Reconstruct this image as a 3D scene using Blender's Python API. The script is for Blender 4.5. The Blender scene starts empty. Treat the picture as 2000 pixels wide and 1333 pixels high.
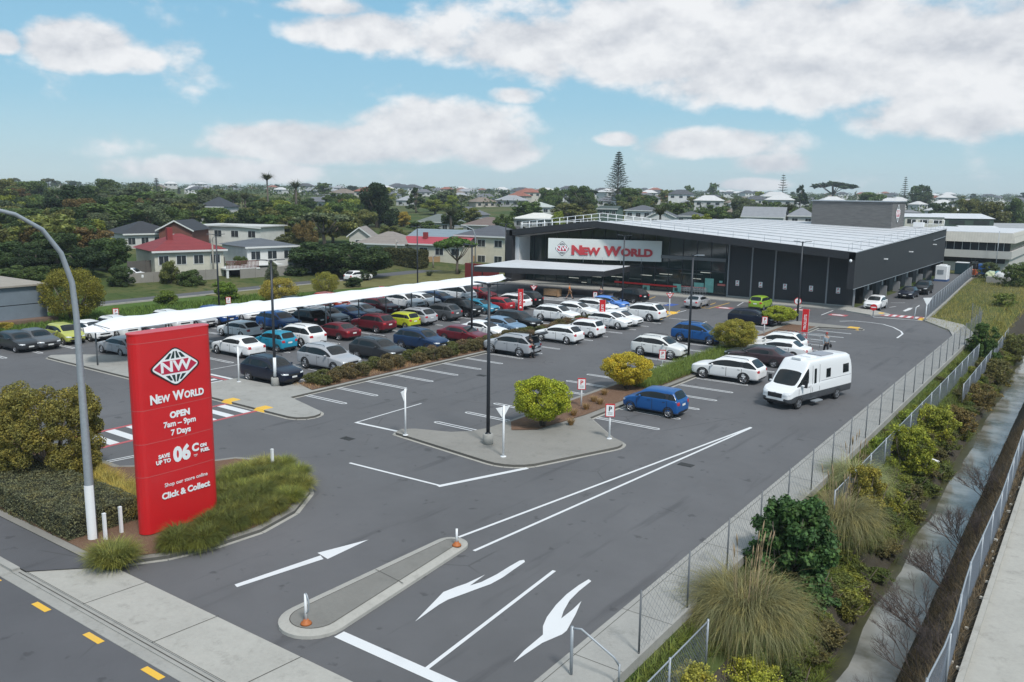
import bpy, bmesh, math, random
import numpy as np
from mathutils import Vector, Matrix, noise
from mathutils.bvhtree import BVHTree
PI=math.pi; R=math.radians
random.seed(7); rng=np.random.default_rng(7)
sc=bpy.context.scene; C=sc.collection
# ---------------------------------------------------------------- camera
# lot axes: +x across the parking stalls, +y along the rows towards the shop, origin below the drone
H=12.5; FPX=1673.0; PITCH=math.atan((666.5-375)/FPX); ROLL=.0125; KA=R(54)
S=(math.sin(KA),-math.cos(KA)); K=(math.cos(KA),math.sin(KA))
def lot(v): return Vector((v[0]*S[0]+v[1]*S[1], v[0]*K[0]+v[1]*K[1], v[2]))
cp,sp=math.cos(PITCH),math.sin(PITCH); cr,sr=math.cos(ROLL),math.sin(ROLL)
FW=Vector((0,cp,-sp)); UP=Vector((0,sp,cp)); RT=Vector((1,0,0))
RT2=RT*cr+UP*sr; UP2=-RT*sr+UP*cr
fwd,rt2,up2=lot(FW),lot(RT2),lot(UP2)
HEAD=lot((0,1,0)); SIDE=lot((1,0,0))
cam=bpy.data.objects.new('camera',bpy.data.cameras.new('camera')); C.objects.link(cam)
cam.matrix_world=Matrix(((rt2.x,up2.x,-fwd.x,0),(rt2.y,up2.y,-fwd.y,0),(rt2.z,up2.z,-fwd.z,H),(0,0,0,1)))
cam.data.sensor_width=36; cam.data.lens=FPX/2000*36; cam.data.clip_end=9000; cam.data.clip_start=.1
sc.camera=cam
def ray(px,py): return (fwd*FPX+rt2*(px-1000)+up2*(666.5-py)).normalized()
def g(px,py,z=0.0):
    d=ray(px,py); t=(z-H)/d.z; return (d.x*t,d.y*t)
def YP(px,py,y):
    d=ray(px,py); t=y/d.y; return (d.x*t,H+d.z*t)
def XP(px,py,x):
    d=ray(px,py); t=x/d.x; return (d.y*t,H+d.z*t)
def dp(px,py,dist):
    d=ray(px,py); t=dist/d.dot(HEAD); return Vector((d.x*t,d.y*t,H+d.z*t))
# ---------------------------------------------------------------- light
sc.view_settings.view_transform='Standard'; sc.view_settings.look='None'; sc.view_settings.gamma=1
sc.view_settings.use_curve_mapping=False; sc.view_settings.exposure=0.72
SUN_EL=R(52); SUN_DIR=(Vector((.62,-.35,0))).normalized()
sun=bpy.data.lights.new('sun','SUN'); sun.energy=1.9; sun.angle=R(10); sun.color=(1,.97,.92)
so=bpy.data.objects.new('sun',sun); C.objects.link(so)
sv=Vector((SUN_DIR.x*math.cos(SUN_EL),SUN_DIR.y*math.cos(SUN_EL),math.sin(SUN_EL)))
so.rotation_euler=sv.to_track_quat('Z','Y').to_euler()
class NT:
    def __init__(s,tree): s.t=tree; s.n=tree.nodes; s.l=tree.links
    def __call__(s,typ,**kw):
        nd=s.n.new(typ)
        for k,v in kw.items(): setattr(nd,k,v)
        return nd
    def val(s,a,sock):
        if isinstance(a,(int,float)): sock.default_value=a
        elif isinstance(a,tuple): sock.default_value=a
        else: s.l.new(a,sock)
    def m(s,op,a,b=0.0,c=None,clamp=False):
        nd=s.n.new('ShaderNodeMath'); nd.operation=op; nd.use_clamp=clamp
        s.val(a,nd.inputs[0]); s.val(b,nd.inputs[1])
        if c is not None: s.val(c,nd.inputs[2])
        return nd.outputs[0]
    def ss(s,x,a,b):
        nd=s.n.new('ShaderNodeMapRange'); nd.interpolation_type='SMOOTHSTEP'
        s.val(x,nd.inputs[0]); nd.inputs[1].default_value=a; nd.inputs[2].default_value=b
        return nd.outputs[0]
    def mix(s,f,a,b,typ='MIX'):
        nd=s.n.new('ShaderNodeMix'); nd.data_type='RGBA'; nd.blend_type=typ
        s.val(f,nd.inputs[0]); s.val(a,nd.inputs[6]); s.val(b,nd.inputs[7]); return nd.outputs[2]
    def noise(s,vec,scale,detail=3,rough=.55,w=None):
        nd=s.n.new('ShaderNodeTexNoise'); nd.inputs['Scale'].default_value=scale
        nd.inputs['Detail'].default_value=detail; nd.inputs['Roughness'].default_value=rough
        if vec is not None: s.l.new(vec,nd.inputs['Vector'])
        return nd.outputs[0]
def build_world():
    w=bpy.data.worlds.new('World'); sc.world=w; w.use_nodes=True
    t=NT(w.node_tree); w.node_tree.nodes.clear()
    out=t('ShaderNodeOutputWorld'); bg=t('ShaderNodeBackground'); t.l.new(bg.outputs[0],out.inputs[0])
    sky=t('ShaderNodeTexSky'); sky.sky_type='NISHITA'; sky.sun_disc=False
    sky.sun_elevation=SUN_EL; sky.sun_rotation=math.atan2(SUN_DIR.x,SUN_DIR.y)
    sky.air_density=1.1; sky.ozone_density=2.2; sky.dust_density=.3
    co=t('ShaderNodeTexCoord'); sep=t('ShaderNodeSeparateXYZ'); t.l.new(co.outputs['Generated'],sep.inputs[0])
    x,y,z=sep.outputs
    az=t.m('ARCTAN2',y,x); el=t.m('ARCSINE',z)
    # cloud banks of this sky: bearing, elevation and half sizes, in radians
    spots=[(155,92,90,52,1.05),(215,120,75,30,.8),(0,85,35,22,.9),(880,262,170,66,1.15),(640,285,225,42,.95),(500,265,90,20,.7),(960,292,105,50,1),
      (410,338,170,28,.9),(1000,85,300,62,.95),(1330,95,380,95,1.1),(1650,120,420,110,1.1),(1880,225,190,55,1),(730,70,160,42,.9),(1330,20,520,36,.7),
      (1420,285,150,36,1),(1500,318,80,28,.9),(1460,362,75,14,.9),(1205,274,42,16,.8),(1000,190,55,18,.7),(640,15,90,22,.7),(2150,100,250,160,1)]
    tot=None
    for (px,py,rx,ry,s_) in spots:
        d=ray(px,py); a0=math.atan2(d.y,d.x); e0=math.asin(d.z)
        u=t.m('DIVIDE',t.m('SUBTRACT',az,a0),rx/FPX*1.24); v=t.m('DIVIDE',t.m('SUBTRACT',el,e0),ry/FPX*1.26)
        v=t.m('MULTIPLY',v,t.m('ADD',1.0,t.m('MULTIPLY',t.m('LESS_THAN',v,0.0),.35)))
        r=t.m('ADD',t.m('MULTIPLY',u,u),t.m('MULTIPLY',v,v))
        b=t.m('MULTIPLY',t.m('SUBTRACT',1.0,r,clamp=True),s_)
        tot=b if tot is None else t.m('MAXIMUM',tot,b)
    mp=t('ShaderNodeMapping'); t.l.new(co.outputs['Generated'],mp.inputs[0]); mp.inputs['Scale'].default_value=(1,1,1.7)
    mp2=t('ShaderNodeMapping'); t.l.new(co.outputs['Generated'],mp2.inputs[0]); mp2.inputs['Scale'].default_value=(1,1,1.7); mp2.inputs['Location'].default_value=(0,0,-.03)
    n1=t.noise(mp.outputs[0],12,10,.58); n2=t.noise(mp2.outputs[0],12,10,.58); n3=t.noise(mp.outputs[0],4.5,5,.6)
    dens=t.ss(t.m('ADD',tot,t.m('MULTIPLY',t.m('SUBTRACT',n1,.50),2.1)),.10,.66)
    high=t.m('MULTIPLY',t.ss(el,.30,.5),t.ss(n3,.36,.56))          # unseen broken cloud over the rest of the sky, added for softer lighting
    mask=t.m('MAXIMUM',dens,high)
    lit=t.m('ADD',t.m('MULTIPLY',t.m('SUBTRACT',n1,n2),3.0),.66,clamp=True)
    cc=t.mix(lit,(.60,.62,.67,1),(.92,.92,.93,1))
    grad=t('ShaderNodeValToRGB'); e=grad.color_ramp.elements
    e[0].position=0; e[0].color=(.50,.68,.76,1); e[1].position=.62; e[1].color=(.18,.48,.72,1)
    m_=e.new(.18); m_.color=(.30,.57,.74,1)
    t.l.new(t.m('MULTIPLY',el,1.9,clamp=True),grad.inputs[0])
    hs=t.mix(.8,t.mix(1.0,sky.outputs[0],(.11,.115,.12,1),'MULTIPLY'),grad.outputs[0])
    c=t.mix(t.m('MULTIPLY',mask,.94),hs,cc)
    c=t.mix(t.ss(el,.02,-.05),c,(.30,.36,.38,1))
    t.l.new(c,bg.inputs[0]); bg.inputs[1].default_value=WS
WS=.62
build_world()
# ---------------------------------------------------------------- materials
MC={}
def mat(name,col,rough=.8,metal=0,spec=.5,nscale=None,namt=.25,bump=0,bscale=40,coat=0,objcol=False,fn=None,trans=0,emit=None,stretch=None):
    if name in MC: return MC[name]
    m=bpy.data.materials.new(name); m.use_nodes=True; t=NT(m.node_tree); b=t.n['Principled BSDF']
    b.inputs['Roughness'].default_value=rough; b.inputs['Metallic'].default_value=metal
    b.inputs['Specular IOR Level'].default_value=spec; b.inputs['Coat Weight'].default_value=coat
    b.inputs['Coat Roughness'].default_value=.06
    col=tuple(col)+(1,)
    co=t('ShaderNodeTexCoord')
    vec=co.outputs['Object']
    if stretch:
        mp=t('ShaderNodeMapping'); mp.inputs['Scale'].default_value=stretch; t.l.new(vec,mp.inputs[0]); vec=mp.outputs[0]
    src=None
    if objcol:
        oi=t('ShaderNodeObjectInfo'); src=oi.outputs['Color']
    if nscale:
        n=t.noise(vec,nscale,5,.6)
        f=t.m('ADD',1-namt,t.m('MULTIPLY',n,2*namt))
        cm=t('ShaderNodeCombineColor'); [t.l.new(f,cm.inputs[i]) for i in range(3)]
        src=t.mix(1.0,src if src is not None else col,cm.outputs[0],'MULTIPLY')
    if fn: src=fn(t,vec,src if src is not None else col,b)
    if src is None: b.inputs['Base Color'].default_value=col
    else: t.l.new(src,b.inputs['Base Color']) if not isinstance(src,tuple) else None
    if bump:
        n=t.noise(vec,bscale,4,.6); bp=t('ShaderNodeBump'); bp.inputs['Strength'].default_value=bump; bp.inputs['Distance'].default_value=.02
        t.l.new(n,bp.inputs['Height']); t.l.new(bp.outputs[0],b.inputs['Normal'])
    if emit: b.inputs['Emission Color'].default_value=tuple(emit)+(1,); b.inputs['Emission Strength'].default_value=1
    if trans:
        tr=t('ShaderNodeBsdfTranslucent'); mx=t('ShaderNodeMixShader'); mx.inputs[0].default_value=trans
        if src is not None: t.l.new(src,tr.inputs[0])
        o=t.n['Material Output']; t.l.new(b.outputs[0],mx.inputs[1]); t.l.new(tr.outputs[0],mx.inputs[2]); t.l.new(mx.outputs[0],o.inputs[0])
    MC[name]=m; return m
def f_asphalt(t,v,c,b):
    big=t.noise(v,.09,4,.6); mid=t.noise(v,.7,5,.65); fine=t.noise(v,45,2,.7)
    f=t.m('ADD',.40,t.m('ADD',t.m('MULTIPLY',big,.66),t.m('ADD',t.m('MULTIPLY',mid,.26),t.m('MULTIPLY',fine,.28))))
    cm=t('ShaderNodeCombineColor'); [t.l.new(f,cm.inputs[i]) for i in range(3)]
    o=t.mix(1.0,c,cm.outputs[0],'MULTIPLY')
    mp=t('ShaderNodeMapping'); mp.inputs['Scale'].default_value=(1.3,.12,1); t.l.new(v,mp.inputs[0])
    st=t.ss(t.noise(mp.outputs[0],.9,4,.6),.56,.72)          # oil and tyre wear
    o=t.mix(t.m('MULTIPLY',st,.45),o,(.052,.052,.056,1))
    sp_=t.ss(t.noise(v,1.5,3,.5),.64,.72)
    o=t.mix(t.m('MULTIPLY',sp_,.5),o,(.04,.04,.043,1))
    cv=t('ShaderNodeTexVoronoi'); cv.feature='DISTANCE_TO_EDGE'; cv.inputs['Scale'].default_value=.085; t.l.new(v,cv.inputs['Vector'])
    ck=t.m('MULTIPLY',t.ss(cv.outputs['Distance'],.0035,.0015),t.ss(t.noise(v,.3,2,.5),.5,.6))
    return t.mix(t.m('MULTIPLY',ck,.45),o,(.05,.05,.05,1))
def f_concrete(t,v,c,b):
    n=t.noise(v,.6,6,.65); n2=t.noise(v,9,4,.7); n3=t.ss(t.noise(v,1.6,5,.7),.52,.72)
    f=t.m('ADD',.66,t.m('ADD',t.m('MULTIPLY',n,.40),t.m('MULTIPLY',n2,.28)))
    cm=t('ShaderNodeCombineColor'); [t.l.new(f,cm.inputs[i]) for i in range(3)]
    return t.mix(t.m('MULTIPLY',n3,.28),t.mix(1.0,c,cm.outputs[0],'MULTIPLY'),(.10,.098,.085,1))
def f_ground(t,v,c,b):
    n=t.noise(v,.05,6,.6); n2=t.noise(v,.9,5,.7); n3=t.noise(v,9,3,.7)
    o=t.mix(t.ss(n,.4,.62),(.055,.085,.025,1),(.12,.115,.05,1))
    o=t.mix(t.ss(n2,.48,.66),o,(.035,.062,.018,1))
    f=t.m('ADD',.7,t.m('MULTIPLY',n3,.6)); cm=t('ShaderNodeCombineColor'); [t.l.new(f,cm.inputs[i]) for i in range(3)]
    return t.mix(1.0,o,cm.outputs[0],'MULTIPLY')
def f_mulch(t,v,c,b):
    n=t.noise(v,7,5,.8); n2=t.noise(v,35,2,.8)
    o=t.mix(n,(.10,.055,.035,1),(.26,.17,.12,1)); return t.mix(t.ss(n2,.5,.7),o,(.05,.03,.02,1))
def f_leaf(t,v,c,b):
    geo=t('ShaderNodeNewGeometry'); rp=geo.outputs['Random Per Island']
    f=t.m('ADD',.45,t.m('MULTIPLY',rp,1.15)); cm=t('ShaderNodeCombineColor'); [t.l.new(f,cm.inputs[i]) for i in range(3)]
    o=t.mix(1.0,c,cm.outputs[0],'MULTIPLY'); o=t.mix(1.0,o,(1.75,1.7,1.6,1),'MULTIPLY')
    n=t.noise(v,2.2,3,.6); o=t.mix(t.m('MULTIPLY',t.ss(n,.42,.66),.45),o,t.mix(1.0,o,(1.7,1.35,.75,1),'MULTIPLY'))
    return o
def f_paint(t,v,c,b):
    n=t.noise(v,1.1,4,.6); n2=t.ss(t.noise(v,60,2,.7),.60,.70)
    o=t.mix(t.m('MULTIPLY',n2,.22),c,(.22,.22,.22,1)); return t.mix(t.m('MULTIPLY',t.ss(n,.5,.75),.18),o,(.35,.35,.35,1))
def f_siding(sc_=7.0,axis=2,amt=.25):
    def f(t,v,c,b):
        sep=t('ShaderNodeSeparateXYZ'); t.l.new(v,sep.inputs[0]); w=t.m('FRACT',t.m('MULTIPLY',sep.outputs[axis],sc_))
        s=t.m('ADD',1-amt,t.m('MULTIPLY',t.ss(w,0,.16),amt)); cm=t('ShaderNodeCombineColor'); [t.l.new(s,cm.inputs[i]) for i in range(3)]
        n=t.noise(v,1.2,4,.6); f2=t.m('ADD',.8,t.m('MULTIPLY',n,.4)); cm2=t('ShaderNodeCombineColor'); [t.l.new(f2,cm2.inputs[i]) for i in range(3)]
        return t.mix(1.0,t.mix(1.0,c,cm.outputs[0],'MULTIPLY'),cm2.outputs[0],'MULTIPLY')
    return f
def f_wood(t,v,c,b):
    mp=t('ShaderNodeMapping'); mp.inputs['Scale'].default_value=(.8,.8,9); t.l.new(v,mp.inputs[0])
    n=t.noise(mp.outputs[0],1.1,5,.7); return t.mix(n,(.035,.037,.04,1),(.22,.215,.21,1))
def f_water(t,v,c,b):
    n=t.noise(v,.35,5,.6); mp=t('ShaderNodeMapping'); mp.inputs['Scale'].default_value=(1.2,4.5,1); t.l.new(v,mp.inputs[0])
    w=t.noise(mp.outputs[0],1.6,4,.6); bp=t('ShaderNodeBump'); bp.inputs['Strength'].default_value=.3; bp.inputs['Distance'].default_value=.03
    t.l.new(w,bp.inputs['Height']); t.l.new(bp.outputs[0],b.inputs['Normal'])
    return t.mix(t.ss(n,.38,.62),(.30,.30,.28,1),(.11,.105,.075,1))
ASPH=mat('asphalt',(.112,.112,.117),.86,spec=.35,fn=f_asphalt,bump=.25,bscale=60)
ROAD=mat('street asphalt',(.098,.099,.107),.86,spec=.35,fn=f_asphalt,bump=.3,bscale=60)
CONC=mat('concrete',(.315,.31,.29),.9,spec=.3,fn=f_concrete,bump=.2,bscale=30)
CONC2=mat('pale concrete',(.37,.36,.33),.9,spec=.3,fn=f_concrete,bump=.25,bscale=25)
GROUND=mat('rough ground',(.1,.12,.04),.95,spec=.1,fn=f_ground,bump=.6,bscale=9)
MULCH=mat('bark mulch',(.2,.13,.09),.95,spec=.1,fn=f_mulch,bump=.9,bscale=22)
DIRT=mat('bank soil',(.062,.056,.044),.95,spec=.1,nscale=2.5,namt=.6,bump=.8,bscale=10)
GRASS=mat('mown grass',(.075,.125,.028),.95,spec=.1,nscale=1.4,namt=.5,bump=.6,bscale=25)
DRYG=mat('dry grass',(.15,.145,.06),.95,spec=.1,nscale=.8,namt=.5,bump=.6,bscale=20)
WHITE=mat('white road paint',(.64,.65,.66),.7,fn=f_paint)
YEL=mat('yellow paint',(.72,.43,.05),.7,fn=f_paint)
REDP=mat('red road paint',(.42,.09,.10),.75,fn=f_paint)
BLUP=mat('blue road paint',(.04,.10,.36),.75,fn=f_paint)
JOINT=mat('joint dark',(.06,.058,.05),.95)
WATER=mat('water',(.2,.2,.18),.12,spec=.6,fn=f_water)
LEAF=mat('leaf',(.06,.1,.03),.6,spec=.25,objcol=True,fn=f_leaf,trans=.32)
BARK=mat('bark',(.13,.105,.085),.9,nscale=5,namt=.5)
CARP=mat('car paint',(1,1,1),.3,spec=.35,coat=.12,objcol=True)
GLASS=mat('car glass',(.014,.018,.02),.07,spec=.35)
TYRE=mat('tyre rubber',(.016,.016,.017),.8)
RIM=mat('alloy rim',(.42,.42,.44),.3,metal=.8)
BLK=mat('black trim',(.018,.018,.02),.5)
LAMPG=mat('lamp glass',(.62,.64,.66),.12,spec=.8)
TAIL=mat('tail lamp red',(.42,.02,.025),.2,spec=.8)
PLATE=mat('plate white',(.7,.7,.68),.5)
REDS=mat('sign red',(.56,.014,.018),.38,nscale=1.1,namt=.1,coat=.2)
WHT=mat('white gloss',(.78,.79,.80),.45,nscale=2,namt=.05)
POLEB=mat('dark pole paint',(.022,.026,.034),.45)
GALV=mat('galvanised steel',(.34,.37,.40),.5,metal=.35,nscale=8,namt=.2)
ORNG=mat('orange rubber',(.40,.12,.03),.6)
CLAD=mat('charcoal cladding',(.024,.025,.029),.6,fn=f_siding(3.3,0,.3))
CLAD2=mat('charcoal side cladding',(.023,.024,.028),.6,fn=f_siding(3.3,1,.3))
ROOFW=mat('white metal roof',(.55,.56,.58),.55,fn=f_siding(1.2,1,.05))
SGLASS=mat('shop glass',(.016,.030,.028),.07,spec=.8)
DARKIN=mat('dark interior',(.012,.013,.013),.8)
MEMB=mat('white membrane',(.80,.81,.83),.6,nscale=.6,namt=.04)
WOODC=mat('weathered cladding',(.2,.2,.2),.85,fn=f_wood)
FENCEW=mat('weathered fence timber',(.26,.245,.22),.9,fn=f_siding(6.5,0,.35))
# ---------------------------------------------------------------- mesh helpers
class MB:
    def __init__(s): s.v=[]; s.f=[]; s.m=[]; s.mi=0; s.sm=[]
    def add(s,vs,fs,smooth=False):
        o=len(s.v); s.v+= [tuple(v) for v in vs]; s.f+=[tuple(i+o for i in f) for f in fs]; s.m+=[s.mi]*len(fs); s.sm+=[smooth]*len(fs); return s
    def box(s,x0,y0,z0,x1,y1,z1):
        return s.add([(x0,y0,z0),(x1,y0,z0),(x1,y1,z0),(x0,y1,z0),(x0,y0,z1),(x1,y0,z1),(x1,y1,z1),(x0,y1,z1)],
          [(0,3,2,1),(4,5,6,7),(0,1,5,4),(1,2,6,5),(2,3,7,6),(3,0,4,7)])
    def prism(s,pts,z0,z1,bottom=True):
        n=len(pts); a=sum(pts[i][0]*pts[(i+1)%n][1]-pts[(i+1)%n][0]*pts[i][1] for i in range(n))
        if a<0: pts=pts[::-1]
        zf=lambda z,p: z(p) if callable(z) else z
        vs=[(p[0],p[1],zf(z0,p)) for p in pts]+[(p[0],p[1],zf(z1,p)) for p in pts]
        fs=[tuple(range(n,2*n))]+[(i,(i+1)%n,n+(i+1)%n,n+i) for i in range(n)]
        if bottom: fs.append(tuple(range(n-1,-1,-1)))
        return s.add(vs,fs)
    def poly(s,pts,z=0.0):
        n=len(pts); a=sum(pts[i][0]*pts[(i+1)%n][1]-pts[(i+1)%n][0]*pts[i][1] for i in range(n))
        if a<0: pts=pts[::-1]
        return s.add([(p[0],p[1],z if len(p)<3 else p[2]) for p in pts],[tuple(range(n))])
    def line(s,a,b,w,z):
        a=Vector(a[:2]);b=Vector(b[:2]); d=(b-a).normalized()*w/2; p=Vector((-d.y,d.x))
        return s.poly([a+p,a-p,b-p,b+p],z)
    def pline(s,pts,w,z):
        for a,b in zip(pts[:-1],pts[1:]): s.line(a,b,w,z)
        return s
    def tube(s,pts,r,n=8,cap=True):
        pts=[Vector(p) for p in pts]; rs=r if isinstance(r,(list,tuple)) else [r]*len(pts)
        vs=[];prev=None
        for i,p in enumerate(pts):
            d=(pts[min(i+1,len(pts)-1)]-pts[max(i-1,0)]).normalized()
            u=d.orthogonal().normalized() if prev is None else (prev-d*prev.dot(d)).normalized()
            prev=u; w=d.cross(u)
            for k in range(n): a=2*PI*k/n; vs.append(p+(u*math.cos(a)+w*math.sin(a))*rs[i])
        fs=[(i*n+k,i*n+(k+1)%n,(i+1)*n+(k+1)%n,(i+1)*n+k) for i in range(len(pts)-1) for k in range(n)]
        if cap: fs+= [tuple(range(n-1,-1,-1)),tuple(range((len(pts)-1)*n,len(pts)*n))]
        return s.add(vs,fs,True)
    def lathe(s,prof,n=24,axis='z',c=(0,0,0)):
        vs=[]
        for r,h in prof:
            for k in range(n):
                a=2*PI*k/n; u,v=r*math.cos(a),r*math.sin(a)
                p={'z':(u,v,h),'y':(u,h,v),'x':(h,u,v)}[axis]; vs.append((p[0]+c[0],p[1]+c[1],p[2]+c[2]))
        fs=[(i*n+k,i*n+(k+1)%n,(i+1)*n+(k+1)%n,(i+1)*n+k) for i in range(len(prof)-1) for k in range(n)]
        return s.add(vs,fs,True)
    def build(s,name,m,parent=None,loc=(0,0,0),rz=0,smooth=None,**tags):
        me=bpy.data.meshes.new(name); me.from_pydata([tuple(v) for v in s.v],[],s.f)
        ms=m if isinstance(m,(list,tuple)) else [m]
        for q in ms: me.materials.append(q)
        if len(ms)>1: me.polygons.foreach_set('material_index',s.m)
        me.polygons.foreach_set('use_smooth',s.sm if smooth is None else [smooth]*len(s.f))
        me.update()
        return link(me,name,parent,loc,rz,**tags)
def link(me,name,parent=None,loc=(0,0,0),rz=0,**tags):
    o=bpy.data.objects.new(name,me); C.objects.link(o); o.location=loc; o.rotation_euler=(0,0,rz)
    if parent is not None: o.parent=parent
    for k,v in tags.items(): 
        if v: o[{'cat':'category'}.get(k,k)]=v
    return o
def thing(name,label,cat,loc=(0,0,0),rz=0,group=None,scale=None):
    o=bpy.data.objects.new(name,None); C.objects.link(o); o.location=loc; o.rotation_euler=(0,0,rz); o.empty_display_size=.2
    o['label']=label; o['category']=cat
    if group: o['group']=group
    if scale: o.scale=scale if isinstance(scale,tuple) else (scale,)*3
    return o
KIDS={}
HAZE=.00021
def kids(o): return [c for c in bpy.data.objects if c.parent==o]
def dup(root,loc,rz,label,color=None,group=None,scale=None,tree=None):
    r=root.copy(); C.objects.link(r); r.location=loc; r.rotation_euler=(0,0,rz); r['label']=label
    if group: r['group']=group
    if scale: r.scale=scale if isinstance(scale,tuple) else (scale,)*3
    for ch,gs in tree:
        c=ch.copy(); C.objects.link(c); c.parent=r
        if color and c.get('tint'): c.color=color
        for q in gs:
            d=q.copy(); C.objects.link(d); d.parent=c
            if color and d.get('tint'): d.color=color
    return r
def tree_of(root): return [(c,kids(c)) for c in kids(root)]
def text_mesh(s,size,bold=0.0,ext=.01,align='CENTER',sp=1.0,shear=0):
    cu=bpy.data.curves.new('text','FONT'); cu.body=s; cu.size=size; cu.offset=bold; cu.extrude=ext; cu.align_x=align; cu.align_y='CENTER'; cu.space_character=sp; cu.shear=shear
    cu.resolution_u=3
    o=bpy.data.objects.new('t',cu); me=bpy.data.meshes.new_from_object(o); bpy.data.objects.remove(o); return me
def text(s,size,m,parent,M,bold=0.0,ext=.01,name='lettering',align='CENTER',sp=1.0,sx=1.0):
    me=text_mesh(s,size,bold,ext,align,sp); me.materials.clear(); me.materials.append(m)
    me.transform(Matrix.Diagonal((sx,1,1,1))); me.transform(M); me.name=name
    return link(me,name,parent)
def frame(o,ux,uy):                       # matrix whose local x,y run along ux,uy
    ux=Vector(ux);uy=Vector(uy);uz=ux.cross(uy); o=Vector(o)
    return Matrix(((ux.x,uy.x,uz.x,o.x),(ux.y,uy.y,uz.y,o.y),(ux.z,uy.z,uz.z,o.z),(0,0,0,1)))
def struct(mb,name,m,**k): return mb.build(name,m,kind='structure',**k)
def terr(x,y):
    d=math.hypot(x,y); dep=x*HEAD.x+y*HEAD.y; lat=x*SIDE.x+y*SIDE.y
    z=float(np.interp(d,[0,135,200,300,400,600,900,1400,2500,6000],[0,0,2.0,4.6,6.6,8.3,9.8,11.0,10,5]))
    if lat>0 and dep>0:
        rgt=min(1,max(0,(lat/max(dep,1)-.12)/.25)); z2=float(np.interp(d,[0,200,300,500,800,1400,2500,6000],[0,0,.6,4,8,11,10,5])); z=z*(1-rgt)+z2*rgt
    if -125<x<-97 and dep<190: z=max(z,1.9*min(1,(-97-x)/11))
    elif x<=-125 and dep<220: z=max(z,1.9+.03*(-125-x))
    if d>150: z+= (noise.noise(Vector((x/120,y/120,0))))*min(3.4,(d-150)/120)
    return z
def gt(px,py):
    d=ray(px,py); t=60.0
    while t<900:
        p=Vector((0,0,H))+d*t
        if p.z<=terr(p.x,p.y): return p
        t+=.4
    return p
def ucol(x,y): return x+.022*(y-20)
def build_terrain():
    us=[-6000,-4000,-2500,-1600,-1000,-700,-500,-400,-320]+list(range(-280,-19,10))+[-14,-11.6,-9.8,-9.72,-9.0,-8.4,-7.6,-7.0,-6.5,-5.6,-4.75,-4.4,-3.7,-3.15,-2.9,-2.5,0,5,15,40,80,150,300,600,1200,3000,6000]
    zp=[(-9.8,0),(-9.72,-.35),(-9.0,-.75),(-8.4,-.95),(-7.6,-1.9),(-7.0,-2.7),(-6.5,-3.15),(-5.6,-3.3),(-4.75,-3.2),(-4.4,-2.5),(-3.7,-1.2),(-3.15,-.15),(-2.9,0)]
    ys=[-3000,-1000,-300,-100,-40,-10]+[float(v) for v in np.arange(0,110,1.5)]+list(range(112,300,8))+[320,360,420,500,600,750,900,1200,1600,2200,3000,4500,6000]
    V=[];nu=len(us)
    for y in ys:
        for u in us:
            yy=min(max(y,-100),400); x=u-.022*(yy-20); z=terr(x,y)
            if -9.8<=u<=-2.9 and y<210:
                z=float(np.interp(u,[a for a,b in zp],[b for a,b in zp]))
                if -9.7<u<-3.2: z+=noise.noise(Vector((x*1.3,y*.9,3)))*.22*(1 if (u<-6.6 or u>-4.5) else .2)
            elif u>-18 and y>96 and y<210 and u<0: z=-.05+noise.noise(Vector((x*.3,y*.3,5)))*.25
            elif z<.5: z-=.03
            V.append((x,y,z))
    F=[];MI=[]
    for j in range(len(ys)-1):
        for i in range(nu-1):
            a=j*nu+i; F.append((a,a+1,a+nu+1,a+nu)); uc=(us[i]+us[i+1])/2; MI.append(1 if (-8.2<uc<-2.5 and ys[j]<200) else 0)
    me=bpy.data.meshes.new('ground'); me.from_pydata(V,[],F); me.materials.append(GROUND); me.materials.append(DIRT)
    me.polygons.foreach_set('material_index',MI); me.polygons.foreach_set('use_smooth',[True]*len(F)); me.update()
    link(me,'ground',kind='structure')
    w=MB(); P=[]
    for y in [0,10,20,40,80,120,160,205]:
        P.append(((-6.75-.022*(y-20)),y)); 
    Q=[((-4.62-.022*(y-20)),y) for y in [205,160,120,80,40,20,10,0]]
    w.poly(P+Q,-3.0); struct(w,'creek_water',WATER)
    w=MB(); a_=[];b_=[]
    for i in range(190):
        y=12+i*1.0; a_.append((-6.8-.022*(y-20),y)); b_.append((-6.28+.30*noise.noise(Vector((0,y*.23,1)))+.12*noise.noise(Vector((3,y*1.1,1)))-.022*(y-20),y))
    n=len(a_); w.add([(p[0],p[1],-2.994) for p in a_+b_],[(i,i+n,i+n+1,i+1) for i in range(n-1)]); struct(w,'creek_edge_algae',mat('algae',(.06,.06,.028),.5,nscale=2,namt=.5))
build_terrain()
# ---------------------------------------------------------------- car park, roads, islands
def arc(cx,cy,r,a0,a1,n=6): return [(cx+r*math.cos(R(a0+(a1-a0)*i/n)),cy+r*math.sin(R(a0+(a1-a0)*i/n))) for i in range(n+1)]
def PU(u,y): return (u-.022*(y-20),y)
lotp=[(-160,12.0),PU(-11.4,12),PU(-11.4,88.5),(-14.6,91.5),(-17.2,95.5),(-20.2,150),(-20.2,175),(-25.3,175),(-25.3,100),(-71,100),(-72.5,92),(-72.5,20),(-160,20)]
struct(MB().poly(lotp,.004),'car_park_asphalt',ASPH)
struct(MB().poly([(-400,-8),(60,-8),(60,11.35),(-400,11.35)],.004),'street',ROAD)
kb=MB(); kb.box(-200,11.35,-.1,-28.6,11.7,.03); kb.box(-28.6,11.35,-.1,30,11.7,.02); kb.box(-200,11.7,-.1,-28.6,11.95,.12); kb.box(-28.6,11.7,-.1,-10,11.95,.05)
struct(kb,'street_kerb',CONC)
fp=MB(); fp.poly([(-200,11.95),(-28.2,11.95),(-26.6,13.6),(-200,13.6)],.09); struct(fp,'footpath',ROAD)
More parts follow.
